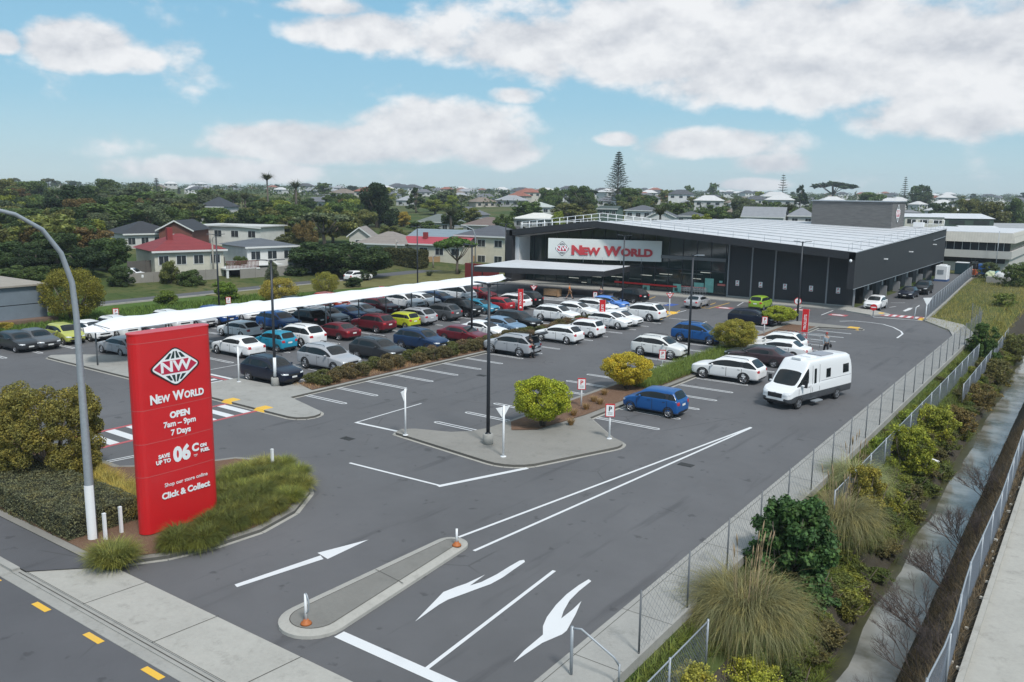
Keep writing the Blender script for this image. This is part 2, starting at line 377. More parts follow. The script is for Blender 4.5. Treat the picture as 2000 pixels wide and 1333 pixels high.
fc=MB(); fc.poly([(-28.2,11.95),(-9.9,11.95),(-9.9,14.0),(-26.9,13.9)],.055); struct(fc,'driveway_apron',CONC2)
js=MB()
for x in (-24.6,-20.9,-17.2,-13.5): js.line((x,11.95),(x+.15,14),.03,.060)
js.line((-28.4,11.82),(-10,11.82),.035,.056); js.line((-28.4,11.93),(-10,11.93),.02,.124)
struct(js,'apron_joints',JOINT)
pth=MB(); P_=[PU(-11.4,y) for y in (0,40,70,86)]+[(-13.7,89.5),(-16.6,94.3),(-17.6,96.2),(-16.6,97.6),(-13.2,94.2)]+[PU(-9.75,y) for y in (88,70,40,0)]
pth.prism(P_,-.3,.10); struct(pth,'concrete_path',CONC)
pk=MB()
for y in np.arange(3,88,3.1): pk.line(PU(-11.4,y),PU(-9.75,y),.02,.104)
pk.pline([PU(-11.22,0),PU(-11.22,85)],.02,.104); struct(pk,'path_joints',JOINT)
yd=MB(); yd.prism([PU(-2.5,-5),PU(-2.5,200),(60,200),(60,-5)],-.2,.05); struct(yd,'concrete_yard',CONC2)
yk=MB(); yk.prism([PU(-2.52,-5),PU(-2.52,200),PU(-2.36,200),PU(-2.36,-5)],-.2,.16); struct(yk,'yard_kerb',CONC2)
AGG=mat('exposed aggregate',(.19,.185,.17),.92,fn=f_concrete,bump=.5,bscale=60)
STC=mat('stained concrete',(.235,.225,.205),.92,fn=f_concrete,bump=.3,bscale=40)
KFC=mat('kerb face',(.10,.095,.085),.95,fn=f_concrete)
def island(poly,h=.13,name='traffic_island',m=CONC,bed=None):
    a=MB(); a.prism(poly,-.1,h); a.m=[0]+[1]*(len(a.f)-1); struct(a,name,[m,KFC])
    a=MB(); 
    c=Vector((sum(p[0] for p in poly)/len(poly),sum(p[1] for p in poly)/len(poly)))
    for p,q in zip(poly,poly[1:]+poly[:1]):
        d=(Vector(q)-Vector(p)); 
        if d.length<.01: continue
        a.line(p,q,.34,.012)
    struct(a,name+'_gutter',CONC2)
isl2=[(-30.15,31.3)]+arc(-29.9,31.55,.35,230,280,3)+arc(-23.2,32.4,2.0,262,330,5)+arc(-21.0,36.4,1.25,335,395,4)+[(-20.9,37.6),(-23.75,40.2),(-23.95,82.9)]+[(-20.6,84.0)]+arc(-20.7,84.45,.45,-80,90,4)+[(-26.9,85.3),(-27.3,83),(-26.85,35.0)]+[(-27.2,33.9),(-27.9,33.1),(-29.8,32.4),(-30.3,31.9)]
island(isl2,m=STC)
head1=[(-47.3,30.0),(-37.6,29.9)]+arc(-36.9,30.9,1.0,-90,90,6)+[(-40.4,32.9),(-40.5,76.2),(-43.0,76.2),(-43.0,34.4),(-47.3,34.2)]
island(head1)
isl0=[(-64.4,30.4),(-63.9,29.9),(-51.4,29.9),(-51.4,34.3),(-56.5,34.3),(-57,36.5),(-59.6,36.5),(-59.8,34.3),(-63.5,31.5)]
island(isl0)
ctr=MB(); ctr.prism([(-59.2,36.5),(-57.2,36.5),(-57.2,82),(-59.2,82)],-.1,.12); struct(ctr,'covered_walkway_path',CONC)
def med_(d):
    A=(-18.33,15.55,1.05-d); B=(-18.66,22.12,.62-d); t=math.degrees(math.atan2(B[1]-A[1],B[0]-A[0])); k=math.degrees(math.asin((A[2]-B[2])/6.58))
    return arc(B[0],B[1],B[2],t-90+k,t+90-k,10)+arc(A[0],A[1],A[2],t+90-k,t+270+k,14)
med=med_(0)
def inset(P,d):
    n=len(P); o=[]
    c=Vector((sum(p[0] for p in P)/n,sum(p[1] for p in P)/n))
    for i in range(n):
        a,b,e=Vector(P[i-1]),Vector(P[i]),Vector(P[(i+1)%n]); t=(e-a).normalized(); nrm=Vector((-t.y,t.x))
        o.append(tuple(b+nrm*d))
    return o
mm=MB(); mi=med_(.30); n=len(med); vs=[(p[0],p[1],-.05) for p in med]+[(p[0]*.97+q[0]*.03,p[1]*.97+q[1]*.03,.10) for p,q in zip(med,mi)]+[(q[0],q[1],.16) for q in mi]
mm.add(vs,[(i,(i+1)%n,n+(i+1)%n,n+i) for i in range(n)]+[(n+i,n+(i+1)%n,2*n+(i+1)%n,2*n+i) for i in range(n)]+[tuple(range(2*n,3*n))]); struct(mm,'median_island',CONC2)
mm=MB(); mm.poly(med_(.33),.165); struct(mm,'median_infill',AGG)
mm=MB(); mj=med_(.34); mm.pline(mj+mj[:1],.025,.168); mm.line((-19.2,18.9),(-17.75,18.7),.025,.169); struct(mm,'median_joints',JOINT)
bed=[(-26.6,36.6),(-25.6,35.3),(-24.6,36.2),(-24.2,40.5),(-24.15,82.6),(-26.65,82.6)]
struct(MB().poly(bed,.16),'mulch_bed',MULCH)
struct(MB().poly([(-42.85,35.6),(-40.75,34.9),(-40.75,75.9),(-42.85,75.9)],.16),'hedge_mulch_bed',MULCH)
plant=[(-26.5,14.0),(-25.6,15.4),(-25.15,17),(-25.0,18.8),(-25.5,20.8),(-26.7,22.6),(-28.5,23.9),(-31,24.6),(-33,23.6),(-34.2,21.2),(-36,19.6),(-60,19.4),(-60,13.6),(-26.9,13.6)]
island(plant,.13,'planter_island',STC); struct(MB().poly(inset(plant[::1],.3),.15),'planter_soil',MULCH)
for nm,poly,m,z in [('embankment',[(-88,-20),(-73,-20),(-73,100),(-80,130),(-88,130)],GRASS,.02),('bank_mulch',[(-78.5,30),(-72.6,30),(-72.6,92),(-76,100),(-79,100)],MULCH,.045),
    ('back_road',[(-96,-60),(-88.5,-60),(-88.5,84),(-89,160),(-96,200)],ROAD,.035),('side_road',[(-96,88),(-89,86),(-89,104),(-96,102),(-150,122),(-150,114)],ROAD,.04),
    ('verge',[(-99,-20),(-96.1,-20),(-96.1,86),(-99,84)],GRASS,.03),('far_verge',[(-103,112),(-96,104),(-92.5,125),(-92,170),(-110,170)],DRYG,.06),('road_verge',[(-88.6,60),(-84,60),(-76,99),(-82,125),(-88.6,125)],DRYG,.055)]:
    struct(MB().poly(poly,z),nm,m)
bk=MB()
for a,b in [((-72.7,20),(-72.7,92)),((-88.5,-20),(-88.5,86)),((-96.1,-20),(-96.1,88))]: 
    bk.box(min(a[0],b[0])-.1,a[1],-.05,a[0]+.1,b[1],.14)
struct(bk,'kerbs',CONC2)
sf=MB(); sf.prism([(-71,96.2),(-50,96.2),(-25.3,97.9),(-25.3,100.4),(-71,100.4)],-.1,.11); struct(sf,'shop_footpath',CONC2)
nose=MB(); nose.prism([(-25.3,97.9),(-25.3,100.4),(-23.0,99.6),(-20.8,97.4),(-22.2,95.2),(-25.3,97.0)],-.1,.125); struct(nose,'corner_footpath',CONC2)
# paint
wp=MB()
def stall(xo,xk,y,gap=.27,w=.1):
    s=1 if xo>xk else -1; z=.014
    wp.line((xk,y-gap/2),(xo-s*gap/2,y-gap/2),w,z); wp.line((xk,y+gap/2),(xo-s*gap/2,y+gap/2),w,z)
    wp.pline([(xo-s*gap/2,y-gap/2),(xo-s*.03,y-gap/4),(xo-s*.03,y+gap/4),(xo-s*gap/2,y+gap/2)],w,z)
for n in range(17): stall(-36.9,-40.4,34.15+2.58*n)
for n in range(16): stall(-19.75-.05*n,-23.6,40.75+2.7*n)
for n in range(18): stall(-30.15,-26.95,34.4+2.68*n)
for n in range(16): stall(-48.4,-43.2,37.0+2.58*n)
for n in range(17): stall(-52.2,-57.0,37.4+2.58*n)
for n in range(18): stall(-65.2,-59.4,36.6+2.58*n)
for n in range(24): stall(-66.2,-72.4,28+2.58*n)
for (a,b) in [((192,906),(272,890)),((200,935),(271,917)),((262,953),(276,949))]:
    p,q=Vector(g(*a)),Vector(g(*b)); d=(q-p).normalized(); p-=d*1.2; q+=d*1.2; nn=Vector((-d.y,d.x))*.12
    wp.line(p+nn,q+nn,.085,.014); wp.line(p-nn,q-nn,.085,.014)
def gl(a,b,w,mb=wp,z=.014): mb.line(g(*a),g(*b),w,z)
wp.line((-28.48,26.5),(-23.1,26.72),.14,.014); wp.line((-23.15,26.6),(-21.55,31.0),.24,.0145)
wp.line((-33.4,31.6),(-33.5,37.0),.1,.014); wp.line((-33.45,31.6),(-30.2,31.75),.2,.0145)
wp.line((-18.95,22.9),(-15.99,44.3),.13,.014); wp.line((-17.75,22.3),(-15.95,44.2),.13,.0145)
wp.line((-17.2,15.46),(-12.4,15.46),.38,.014); wp.line((-14.02,15.6),(-14.62,22.7),.13,.0145)
def gpoly(pts,m=wp,z=.015):
    m.poly([g(*p) for p in pts],z)
gpoly([(458,1143),(626,1086),(632,1093),(463,1148)]); gpoly([(620,1081),(720,1055),(640,1093)])
# turning arrows
def zp(L): return [(500+x/1.681,900+y/1.681) for x,y in L]
gpoly(zp([(880,327),(883,334),(845,360),(810,385),(770,407),(720,425),(680,440),(630,458),(600,475),(522,530),(560,490),(615,433),(660,415),(690,405),(752,376),(702,412),(740,400),(790,375),(830,350),(865,330)]))
gpoly(zp([(1092,391),(1101,397),(1060,430),(1030,460),(1010,495),(1002,520),(1040,490),(1068,463),(1050,505),(1020,560),(1005,572),(940,600),(845,664),(880,625),(942,573),(942,545),(955,515),(985,475),(1020,440),(1060,410)]))
wp.pline([g(*p) for p in [(1640,628),(1668,627.5),(1700,630.5),(1725,634),(1745,640),(1760,648),(1763,653),(1752,661)]],.16,.014)
gl((1705,620),(1803,627),.2)
for a,b in [((1307,622),(1380,629)),((1380,629),(1352,638)),((1340,607),(1300,617)),((1500,592),(1480,607)),((1627,607),(1604,616)),((1440,598),(1457,588)),((1565,600),(1545,611)),((1756,582),(1790,584)),((1740,592),(1768,592)),((1737,601),(1750,599))]: gl(a,b,.12)
gpoly([(1763,608),(1775,602),(1783,602),(1778,606),(1768,609)])
# zebra by the shop entrance
for i in range(7): wp.line((-57.5,83.6+i*.95),(-43,84.6+i*.95),.36,.014)
struct(wp,'white_markings',WHITE)
zb=MB()
for i in range(8): y=21.2+i*1.12; zb.box(-42.2,y,.010,-39.75,y+.52,.0165)
for i in range(5): x=-51.1+i*.8; zb.box(x,31.4,.010,x+.38,33.4,.0165)
zb.box(-51.4,33.95,.01,-47.4,34.2,.0165); zb.line((-51.4,34.1),(-51.4,38.5),.09,.015)
for i in range(6): x=-21.1+i*.72; zb.poly([(x,96.2),(x+.36,96.2),(x+.36,97.7),(x,97.7)],.0165)
struct(zb,'crossing_bars',WHITE)
rb=MB(); rb.box(-42.45,20.6,.008,-42.22,30.2,.0155); rb.box(-39.73,20.6,.008,-39.5,30.0,.0155); rb.box(-51.4,33.55,.008,-47.4,33.8,.0155); rb.box(-51.4,31.0,.008,-47.4,31.2,.0155)
rb.poly([(-21.4,96.0),(-17.2,96.0),(-17.2,97.9),(-21.4,97.9)],.0135)
for (px,py) in [(1415,602),(1565,606),(1637,616)]:
    x,y=g(px,py); rb.poly([(x-.9,y-.7),(x+.9,y-.7),(x+.9,y+.7),(x-.9,y+.7)],.0135)
struct(rb,'red_markings',REDP)
ab=MB()
for (px,py) in [(1415,602),(1565,606),(1637,616)]:
    x,y=g(px,py); ab.poly([(x-.5,y-.35),(x+.5,y-.35),(x+.7,y),(x,y+.45),(x-.7,y)],.0175)
struct(ab,'bay_symbols',WHITE)
yb=MB()
for x in (-28.7,-25.5,-22.5,-19.55): yb.poly([(x-.42,11.05),(x+.42,11.05),(x+.42,11.25),(x-.42,11.25)],.012)
for a,b in [((1365,603),(1398,592)),((1370,602),(1385,603)),((1385,603),(1425,592)),((1290,625),(1328,607)),((1235,590),(1260,578)),((1240,595),(1280,580))]: gl(a,b,.12,yb,.012)
struct(yb,'yellow_markings',YEL)
def ramp(x,y,sx,sy,h=.14):
    a=MB(); a.add([(x,y,.0),(x+sx,y,.0),(x+sx,y+sy,.0),(x,y+sy,.0),(x+sx*.15,y+sy*.15,h),(x+sx*.85,y+sy*.15,h),(x+sx*.85,y+sy*.85,h),(x+sx*.15,y+sy*.85,h)],[(4,5,6,7),(0,1,5,4),(1,2,6,5),(2,3,7,6),(3,0,4,7)]); return a
for q in [(-42.9,29.8,.9,.9),(-39.9,29.8,.9,.9),(-21.8,83.9,1.3,1.2),(-17.6,95.2,.9,1.0),(-21.9,96.7,.6,1.1),(-56.6,80.2,1.5,1.2),(-40.3,82.2,1.5,1.2)]:
    struct(ramp(*q,h=.16),'yellow_kerb_end',YEL)
bl=MB(); 
for (px,py) in [(1310,596),(1372,597)]: x,y=g(px,py); bl.poly([(x-.5,y-1),(x+.6,y-1),(x+.6,y+1),(x-.5,y+1)],.0125)
struct(bl,'blue_markings',BLUP)
GRT=mat('cast iron',(.035,.035,.035),.7,nscale=9,namt=.3)
for (x,y,lab) in [(-31.5,29.2,'iron drain grate in the lane in front of the near island'),(-16.0,36.0,'iron drain grate in the long lane near the double line'),(-35.6,45.5,'iron drain grate in the aisle beside the brown hedge bays'),(-49.8,44.0,'iron drain grate in the aisle between the hedge row and canopy row')]:
    q=MB(); q.box(x-.35,y-.22,.0,x+.35,y+.22,.016)
    for i in range(7): q.box(x-.3+i*.09,y-.18,.016,x-.26+i*.09,y+.18,.024)
    o=q.build('drain_grate',GRT); o['label']=lab; o['category']='drain'
# ---------------------------------------------------------------- vehicles
def evalmesh(me,sub=2):
    o=bpy.data.objects.new('tmp',me); C.objects.link(o); md=o.modifiers.new('s','SUBSURF'); md.levels=sub; md.render_levels=sub
    dg=bpy.context.evaluated_depsgraph_get(); r=bpy.data.meshes.new_from_object(o.evaluated_get(dg)); bpy.data.objects.remove(o); return r
def car_model(P):
    """body shell from cross sections; faces carry a material slot that names the part they become"""
    L,W,Hh=P['L'],P['W']/2,P['H']; zb=P.get('zb',.22); hood,belt=P['hood'],P['belt']; cow,rf,rr,tail=P['cow'],P['rf'],P['rr'],P['tail']; boot=P['boot']; bx=P['bx']
    st=[]   # x, halfwidth factor, zb, ring tail (z4, (w5,z5),(w6,z6),(w7,z7),z8), kind
    def hoodst(x,wf,zbb,zh,zbelt): st.append((x,wf,zbb,zbelt,((.93,zbelt+.01),(.84,zh-.015),(.66,zh),zh+.015),'h'))
    nz=hood-P.get('drop',.16)
    hoodst(0.0,.74,zb+.12,nz-.10,nz-.16); hoodst(.06,.86,zb+.04,nz-.02,nz-.10); hoodst(.28,.96,zb,nz+.06,nz-.02); hoodst(cow*.55,1,zb,hood-.03,belt-.10)
    hoodst(cow-.06,1,zb,hood,belt-.04)
    st.append((cow+.04,1,zb,belt-.03,((.95,belt),(.87,hood+.01),(.80,hood+.03),hood+.06),'c'))
    def roofst(x,dz=0,kind='r'): st.append((x,1,zb,belt,((.955,belt+.035),(P.get('tum',.79),Hh-.12+dz),(P.get('tum',.79)-.10,Hh-.02+dz),Hh+dz),kind))
    roofst(rf,P.get('rfz',-.03)); b1=P['b1']
    if P.get('rise'): roofst(*P['rise']); roofst(b1-.045,0); roofst(b1+.045,0)
    if P.get('b2'): roofst(P['b2']-.04,-.005); roofst(P['b2']+.04,-.01)
    roofst(rr,-.04 if P.get('slope',1) else 0)
    st.append((tail,P.get('tw',.985),zb,belt+.01,((.93,boot-.03 if boot>belt+.1 else belt+.03),(.82,boot),(.76,boot+.01),boot+.03),'t'))
    if L-tail>.45: hoodst(L-.22,.95,zb,boot-.01,belt)
    hoodst(L-.05,.90,zb+.03,boot-.08,belt-.06); hoodst(L,.80,zb+.12,boot-.20,belt-.16)
    V=[];N=9
    for (x,wf,zbb,z4,rg,kd) in st:
        w=W*wf; (a5,z5),(a6,z6),(a7,z7),z8=rg; zm=zbb+(z4-zbb)*.5
        V.append([(0,zbb),(.78*w,zbb),(.965*w,zbb+.10),(w,zm),(.975*w,z4),(a5*w,z5),(a6*w,z6),(a7*w,z7),(0,z8)])
    vs=[];fs=[];ms=[]
    for i,(row,s_) in enumerate(zip(V,st)):
        x=L/2-s_[0]
        for (y,z) in row: vs.append((x,y,z))
        for (y,z) in row[1:-1]: vs.append((x,-y,z))
    def idx(i,k,side): 
        b=i*16
        return b+k if side>0 or k in(0,8) else b+8+k
    n=len(st); kinds=[s_[5] for s_ in st]
    ci=kinds.index('c'); ti=kinds.index('t')
    for i in range(n-1):
        for side in(1,-1):
            for k in range(8):
                q=(idx(i,k,side),idx(i,k+1,side),idx(i+1,k+1,side),idx(i+1,k,side))
                if side<0: q=q[::-1]
                m_=0
                if k in(0,1): m_=5 if k==0 or P.get('clad') else 0
                if P.get('band') and k==2: m_=6
                if k==5 and ci<=i<ti:
                    wid=st[i+1][0]-st[i][0]
                    if wid>.12: m_=2 if (i<ti-1 or P.get('qg',1)) else 0
                    else: m_=5
                    if P.get('panel') and i>ci+1: m_=0
                if k==7 and i==ci: m_=1
                if k==7 and i==ti-1: m_=3
                if k in(2,3,4) and ci<=i<ti-1 and not (P.get('panel') and i>ci+1): m_=4 if not (P.get('band') and k==2) else 6
                fs.append(q); ms.append((m_,side,i))
    fs.append(tuple([idx(0,k,1) for k in range(9)]+[idx(0,k,-1) for k in range(7,0,-1)])); ms.append((0,0,0))
    fs.append(tuple(reversed([idx(n-1,k,1) for k in range(9)]+[idx(n-1,k,-1) for k in range(7,0,-1)]))); ms.append((0,0,n))
    me=bpy.data.meshes.new('cage'); me.from_pydata(vs,[],fs); 
    keys=sorted(set(ms)); 
    # fold doors: stations up to b1 belong to the front door, the rest to the rear door
    bi=next(i for i,s_ in enumerate(st) if s_[5]=='r' and s_[0]>b1-.05)
    def part(k):
        m_,side,i=k
        if m_==4: return ('door',side,0 if i<bi+1 else 1)
        if m_==2: return ('side_window',side,0 if i<bi+1 else (1 if not (P.get('b2') and st[i][0]>P['b2']-.05) else 2))
        return {0:('body',),1:('windscreen',),3:('rear_window',),5:('body',),6:('body',)}[m_]+((0,0))
    slotkeys=keys
    me.polygons.foreach_set('material_index',[slotkeys.index(m_) for m_ in ms])
    for _ in slotkeys: me.materials.append(None)
    me.update(); bm=bmesh.new(); bm.from_mesh(me); bm.verts.ensure_lookup_table(); bm.verts.index_update(); bmesh.ops.recalc_face_normals(bm,faces=bm.faces); 
    cl=bm.edges.layers.float.get('crease_edge') or bm.edges.layers.float.new('crease_edge')
    for e in bm.edges:
        mm_=set(slotkeys[f.material_index][0] for f in e.link_faces)
        if len(mm_)>1 and (mm_&{1,2,3}): e[cl]=.5
        a_,b_=e.verts[0].index,e.verts[1].index; ka,kb=[(q%16 if q%16<9 else q%16-8) for q in (a_,b_)]
        if ka==kb and a_//16!=b_//16 and 0<a_//16<n-1: e[cl]=max(e[cl],{4:.55,2:.5,7:.25,5:.3}.get(ka,0))
    bm.to_mesh(me); bm.free()
    ev=evalmesh(me,2)
    co=np.empty(len(ev.vertices)*3); ev.vertices.foreach_get('co',co); co=co.reshape(-1,3)
    polys=[tuple(p.vertices) for p in ev.polygons]; mi=[p.material_index for p in ev.polygons]
    nr=[tuple(v.normal) for v in ev.vertices]
    bvh=BVHTree.FromPolygons([tuple(c) for c in co],polys)
    groups={}
    for p,m_ in zip(polys,mi): groups.setdefault(part(slotkeys[m_]),[]).append((p,slotkeys[m_][0]))
    out=[]
    for key,pl in groups.items():
        used=sorted({v for p,_ in pl for v in p}); mp={v:i for i,v in enumerate(used)}
        m2=bpy.data.meshes.new(key[0]); m2.from_pydata([tuple(co[v]) for v in used],[],[tuple(mp[v] for v in p) for p,_ in pl])
        if key[0]=='body':
            for q in (CARP,BLK,P.get('bandmat',BLK)): m2.materials.append(q)
            m2.polygons.foreach_set('material_index',[{0:0,5:1,6:2}[q] for _,q in pl])
        else: m2.materials.append(CARP if key[0]=='door' else GLASS)
        m2.polygons.foreach_set('use_smooth',[True]*len(pl)); m2.update()
        try: m2.normals_split_custom_set_from_vertices([nr[v] for v in used])
        except Exception: pass
        out.append((key[0],m2,key[0] in('body','door')))
    return out,bvh
def patch(bvh,axis,sgn,quad,m,off=.006,nu=5,nv=4,name='panel',disc=None):
    """small panel laid on the shell: cast from outside along -sgn*axis"""
    mb=MB(); pts=[]
    def cast(a,b):
        if axis=='x': o=Vector((sgn*9,a,b)); d=Vector((-sgn,0,0))
        else: o=Vector((a,sgn*9,b)); d=Vector((0,-sgn,0))
        h=bvh.ray_cast(o,d)
        if h[0] is None: return None
        nn=h[1]; nn=nn if nn.dot(d)<0 else -nn
        return h[0]+nn*off
    if disc:
        cx,cz,r0,r1,zmin=disc; n=20; ring=[[],[]]
        for k in range(n+1):
            a=-.30*PI/2+ (PI+.30*PI)*k/n
            for j,r in enumerate((r0,r1)): ring[j].append((cx+r*math.cos(a),max(zmin,cz+r*math.sin(a))))
        G=[[cast(*p) for p in rg] for rg in ring]
    else:
        (a0,b0),(a1,b1),(a2,b2),(a3,b3)=quad; G=[]
        for j in range(nv+1):
            v=j/nv; G.append([cast((a0*(1-u)+a1*u)*(1-v)+(a3*(1-u)+a2*u)*v,(b0*(1-u)+b1*u)*(1-v)+(b3*(1-u)+b2*u)*v) for u in [i/nu for i in range(nu+1)]])
    vs=[];ix={}
    for j,row in enumerate(G):
        for i,p in enumerate(row):
            if p is not None: ix[(i,j)]=len(vs); vs.append(p)
    fs=[]
    for j in range(len(G)-1):
        for i in range(len(G[0])-1):
            q=[(i,j),(i+1,j),(i+1,j+1),(i,j+1)]
            if all(k in ix for k in q):
                f=tuple(ix[k] for k in q)
                if len(set(f))==4: fs.append(f)
    if not fs: return None
    if sgn*(1 if axis=='x' else -1)<0: fs=[f[::-1] for f in fs]
    mb.add(vs,fs,True); return mb
def wheel_meshes(r,w=.21):
    t=MB(); t.lathe([(r*.66,-w/2),(r*.93,-w/2),(r,-w*.36),(r,w*.36),(r*.93,w/2),(r*.66,w/2)],24,'y')
    m=MB(); m.lathe([(r*.70,w*.49),(r*.66,w*.5),(r*.62,w*.34)],24,'y'); 
    n=5
    for k in range(n):
        a=2*PI*k/n
        for da in (-.13,.13):
            u=Vector((math.cos(a+da),0,math.sin(a+da))); p=Vector((-u.z,0,u.x))*.028
            b_=u*r*.12+Vector((0,w*.46,0)); e_=u*r*.66+Vector((0,w*.44,0))
            m.add([b_+p,b_-p,e_-p,e_+p,b_+p-Vector((0,.05,0)),b_-p-Vector((0,.05,0)),e_-p-Vector((0,.05,0)),e_+p-Vector((0,.05,0))],[(0,1,2,3),(0,4,5,1),(3,2,6,7),(1,5,6,2),(0,3,7,4)])
    m.lathe([(0,w*.5),(r*.16,w*.48),(r*.16,w*.2)],12,'y')
    m.mi=1; m.lathe([(0,w*.16),(r*.66,w*.16)],20,'y'); m.mi=0
    return t,m
def make_vehicle(kind,P,label,cat='car',name='parked_car'):
    root=thing(name,label,cat)
    parts,bvh=car_model(P); L,W=P['L'],P['W']/2; r=P.get('r',.33); xa=L/2-P['wf']; xb=L/2-P['wr']; bodyo=None
    for nm,me,tint in parts:
        o=link(me,nm,root)
        if tint: o['tint']=1
        if nm=='body': bodyo=o
    zb=P.get('zb',.22); nz=P['hood']-P.get('drop',.16)
    def add(nm,mb,m,parent=root,**k):
        if mb is None: return None
        return mb.build(nm,m,parent,**k)
    t,rm=wheel_meshes(r); tm=t.build('wheel',TYRE,root); rmo=rm.build('rim',[P.get('rim',RIM),BLK],tm)
    first=True
    for x in(xa,xb):
        for s in(1,-1):
            if first: w_=tm; first=False
            else: w_=tm.copy(); C.objects.link(w_); rr_=rmo.copy(); C.objects.link(rr_); rr_.parent=w_
            w_.parent=root; w_.location=(x,s*(W-.115),r); w_.rotation_euler=(0,0,0 if s>0 else PI)
    for x in(xa,xb):
        for s in(1,-1): add('wheel_arch',patch(bvh,'y',s,None,BLK,.008,disc=(x,r,.0,r*1.17,zb+.02)),BLK)
    hl=P.get('hl',(nz-.17,nz-.05)); 
    for s in(1,-1):
        add('headlight',patch(bvh,'x',1,[(s*W*.50,hl[0]),(s*W*.90,hl[0]+.03),(s*W*.93,hl[1]),(s*W*.52,hl[1]-.03)][::1 if s>0 else -1],LAMPG,nu=6),LAMPG)
        tz=P.get('tl',(P['belt']-.22,P['belt']-.04))
        add('tail_light',patch(bvh,'x',-1,[(s*W*.58,tz[0]),(s*W*.88,tz[0]),(s*W*.93,tz[1]),(s*W*.60,tz[1])],TAIL,nu=5),TAIL)
        mr=MB(); mx=L/2-P['cow']-.42; mz=P['belt']+.08
        mr.tube([(mx,s*(W*.93),mz-.03),(mx,s*(W+.06),mz),(mx-.02,s*(W+.17),mz)],[.03,.075,.055],8); mo=add('wing_mirror',mr,CARP); mo['tint']=1
    gr=P.get('gr',(nz-.24,nz-.12)); add('grille',patch(bvh,'x',1,[(-W*.46,gr[0]),(W*.46,gr[0]),(W*.48,gr[1]),(-W*.48,gr[1])],BLK,nu=6),BLK)
    add('bumper_intake',patch(bvh,'x',1,[(-W*.72,zb+.12),(W*.72,zb+.12),(W*.62,zb+.24),(-W*.62,zb+.24)],BLK,nu=6),BLK)
    add('number_plate',patch(bvh,'x',1,[(-.2,gr[0]-.13),(.2,gr[0]-.13),(.2,gr[0]-.02),(-.2,gr[0]-.02)],PLATE,.012),PLATE)
    pz=P.get('pz',P['belt']-.24); add('number_plate',patch(bvh,'x',-1,[(-.2,pz-.06),(.2,pz-.06),(.2,pz+.06),(-.2,pz+.06)],PLATE,.012),PLATE)
    add('rear_bumper_trim',patch(bvh,'x',-1,[(-W*.74,zb+.06),(W*.74,zb+.06),(W*.74,zb+.18),(-W*.74,zb+.18)],BLK,nu=6),BLK)
    for s in(1,-1):
        for x in (P['cow']+.20,P['b1'],P.get('b2',None)):
            if x is None: continue
            q=patch(bvh,'y',s,[(L/2-x-.014,zb+.14),(L/2-x+.014,zb+.14),(L/2-x+.014,P['belt']-.01),(L/2-x-.014,P['belt']-.01)],BLK,.004,nu=1,nv=6)
            add('door_seam',q,BLK)
        for x in (P['b1']-.22,(P.get('b2') or P['b1'])-.2):
            q=patch(bvh,'y',s,[(L/2-x-.09,P['belt']-.12),(L/2-x+.09,P['belt']-.12),(L/2-x+.09,P['belt']-.09),(L/2-x-.09,P['belt']-.09)],BLK,.02,nu=2,nv=1)
            add('door_handle',q,BLK)
    if P.get('rails'):
        for s in(1,-1):
            q=MB(); q.tube([(L/2-P['rf']-.1,s*W*.66,P['H']-.03),(L/2-P['rf']-.2,s*W*.66,P['H']+.05),(L/2-P['rr']+.3,s*W*.66,P['H']+.03),(L/2-P['rr']+.15,s*W*.66,P['H']-.04)],.02,6); add('roof_rail',q,BLK)
    return root,bvh
MODELS={
 'compact':dict(L=3.7,W=1.68,H=1.52,hood=.98,belt=.98,cow=.85,rf=1.45,b1=2.05,b2=3.0,rr=3.3,tail=3.58,boot=1.02,bx=0,wf=.62,wr=3.1,r=.30,tum=.80,drop=.2),
 'hatch':dict(L=4.25,W=1.77,H=1.46,hood=.96,belt=.94,cow=1.05,rf=1.85,b1=2.35,b2=3.3,rr=3.55,tail=4.08,boot=.99,bx=0,wf=.85,wr=3.45,r=.32,tum=.79),
 'sedan':dict(L=4.7,W=1.82,H=1.43,hood=.94,belt=.93,cow=1.2,rf=2.0,b1=2.55,b2=3.35,rr=3.5,tail=4.1,boot=1.0,bx=0,wf=.9,wr=3.7,r=.33,tum=.76,slope=1,qg=0),
 'suv':dict(L=4.55,W=1.87,H=1.67,zb=.28,hood=1.10,belt=1.07,cow=1.1,rf=1.85,b1=2.45,b2=3.45,rr=3.85,tail=4.40,boot=1.12,bx=0,wf=.9,wr=3.6,r=.37,tum=.80,clad=1,rails=1),
 'big_suv':dict(L=4.9,W=1.96,H=1.72,zb=.28,hood=1.12,belt=1.08,cow=1.25,rf=2.05,b1=2.65,b2=3.75,rr=4.25,tail=4.75,boot=1.14,bx=0,wf=.95,wr=3.9,r=.39,tum=.80,rails=1),
 'wagon':dict(L=4.75,W=1.84,H=1.52,hood=.97,belt=.96,cow=1.15,rf=1.9,b1=2.5,b2=3.4,rr=4.2,tail=4.62,boot=1.0,bx=0,wf=.9,wr=3.65,r=.34,tum=.79,rails=1),
 'van':dict(L=4.9,W=1.75,H=1.98,hood=1.14,belt=1.12,cow=.45,rf=1.15,b1=1.75,b2=3.2,rr=4.65,tail=4.84,boot=1.25,bx=0,wf=.85,wr=3.6,r=.33,tum=.86,drop=.3,slope=0),
}
PROTO={}
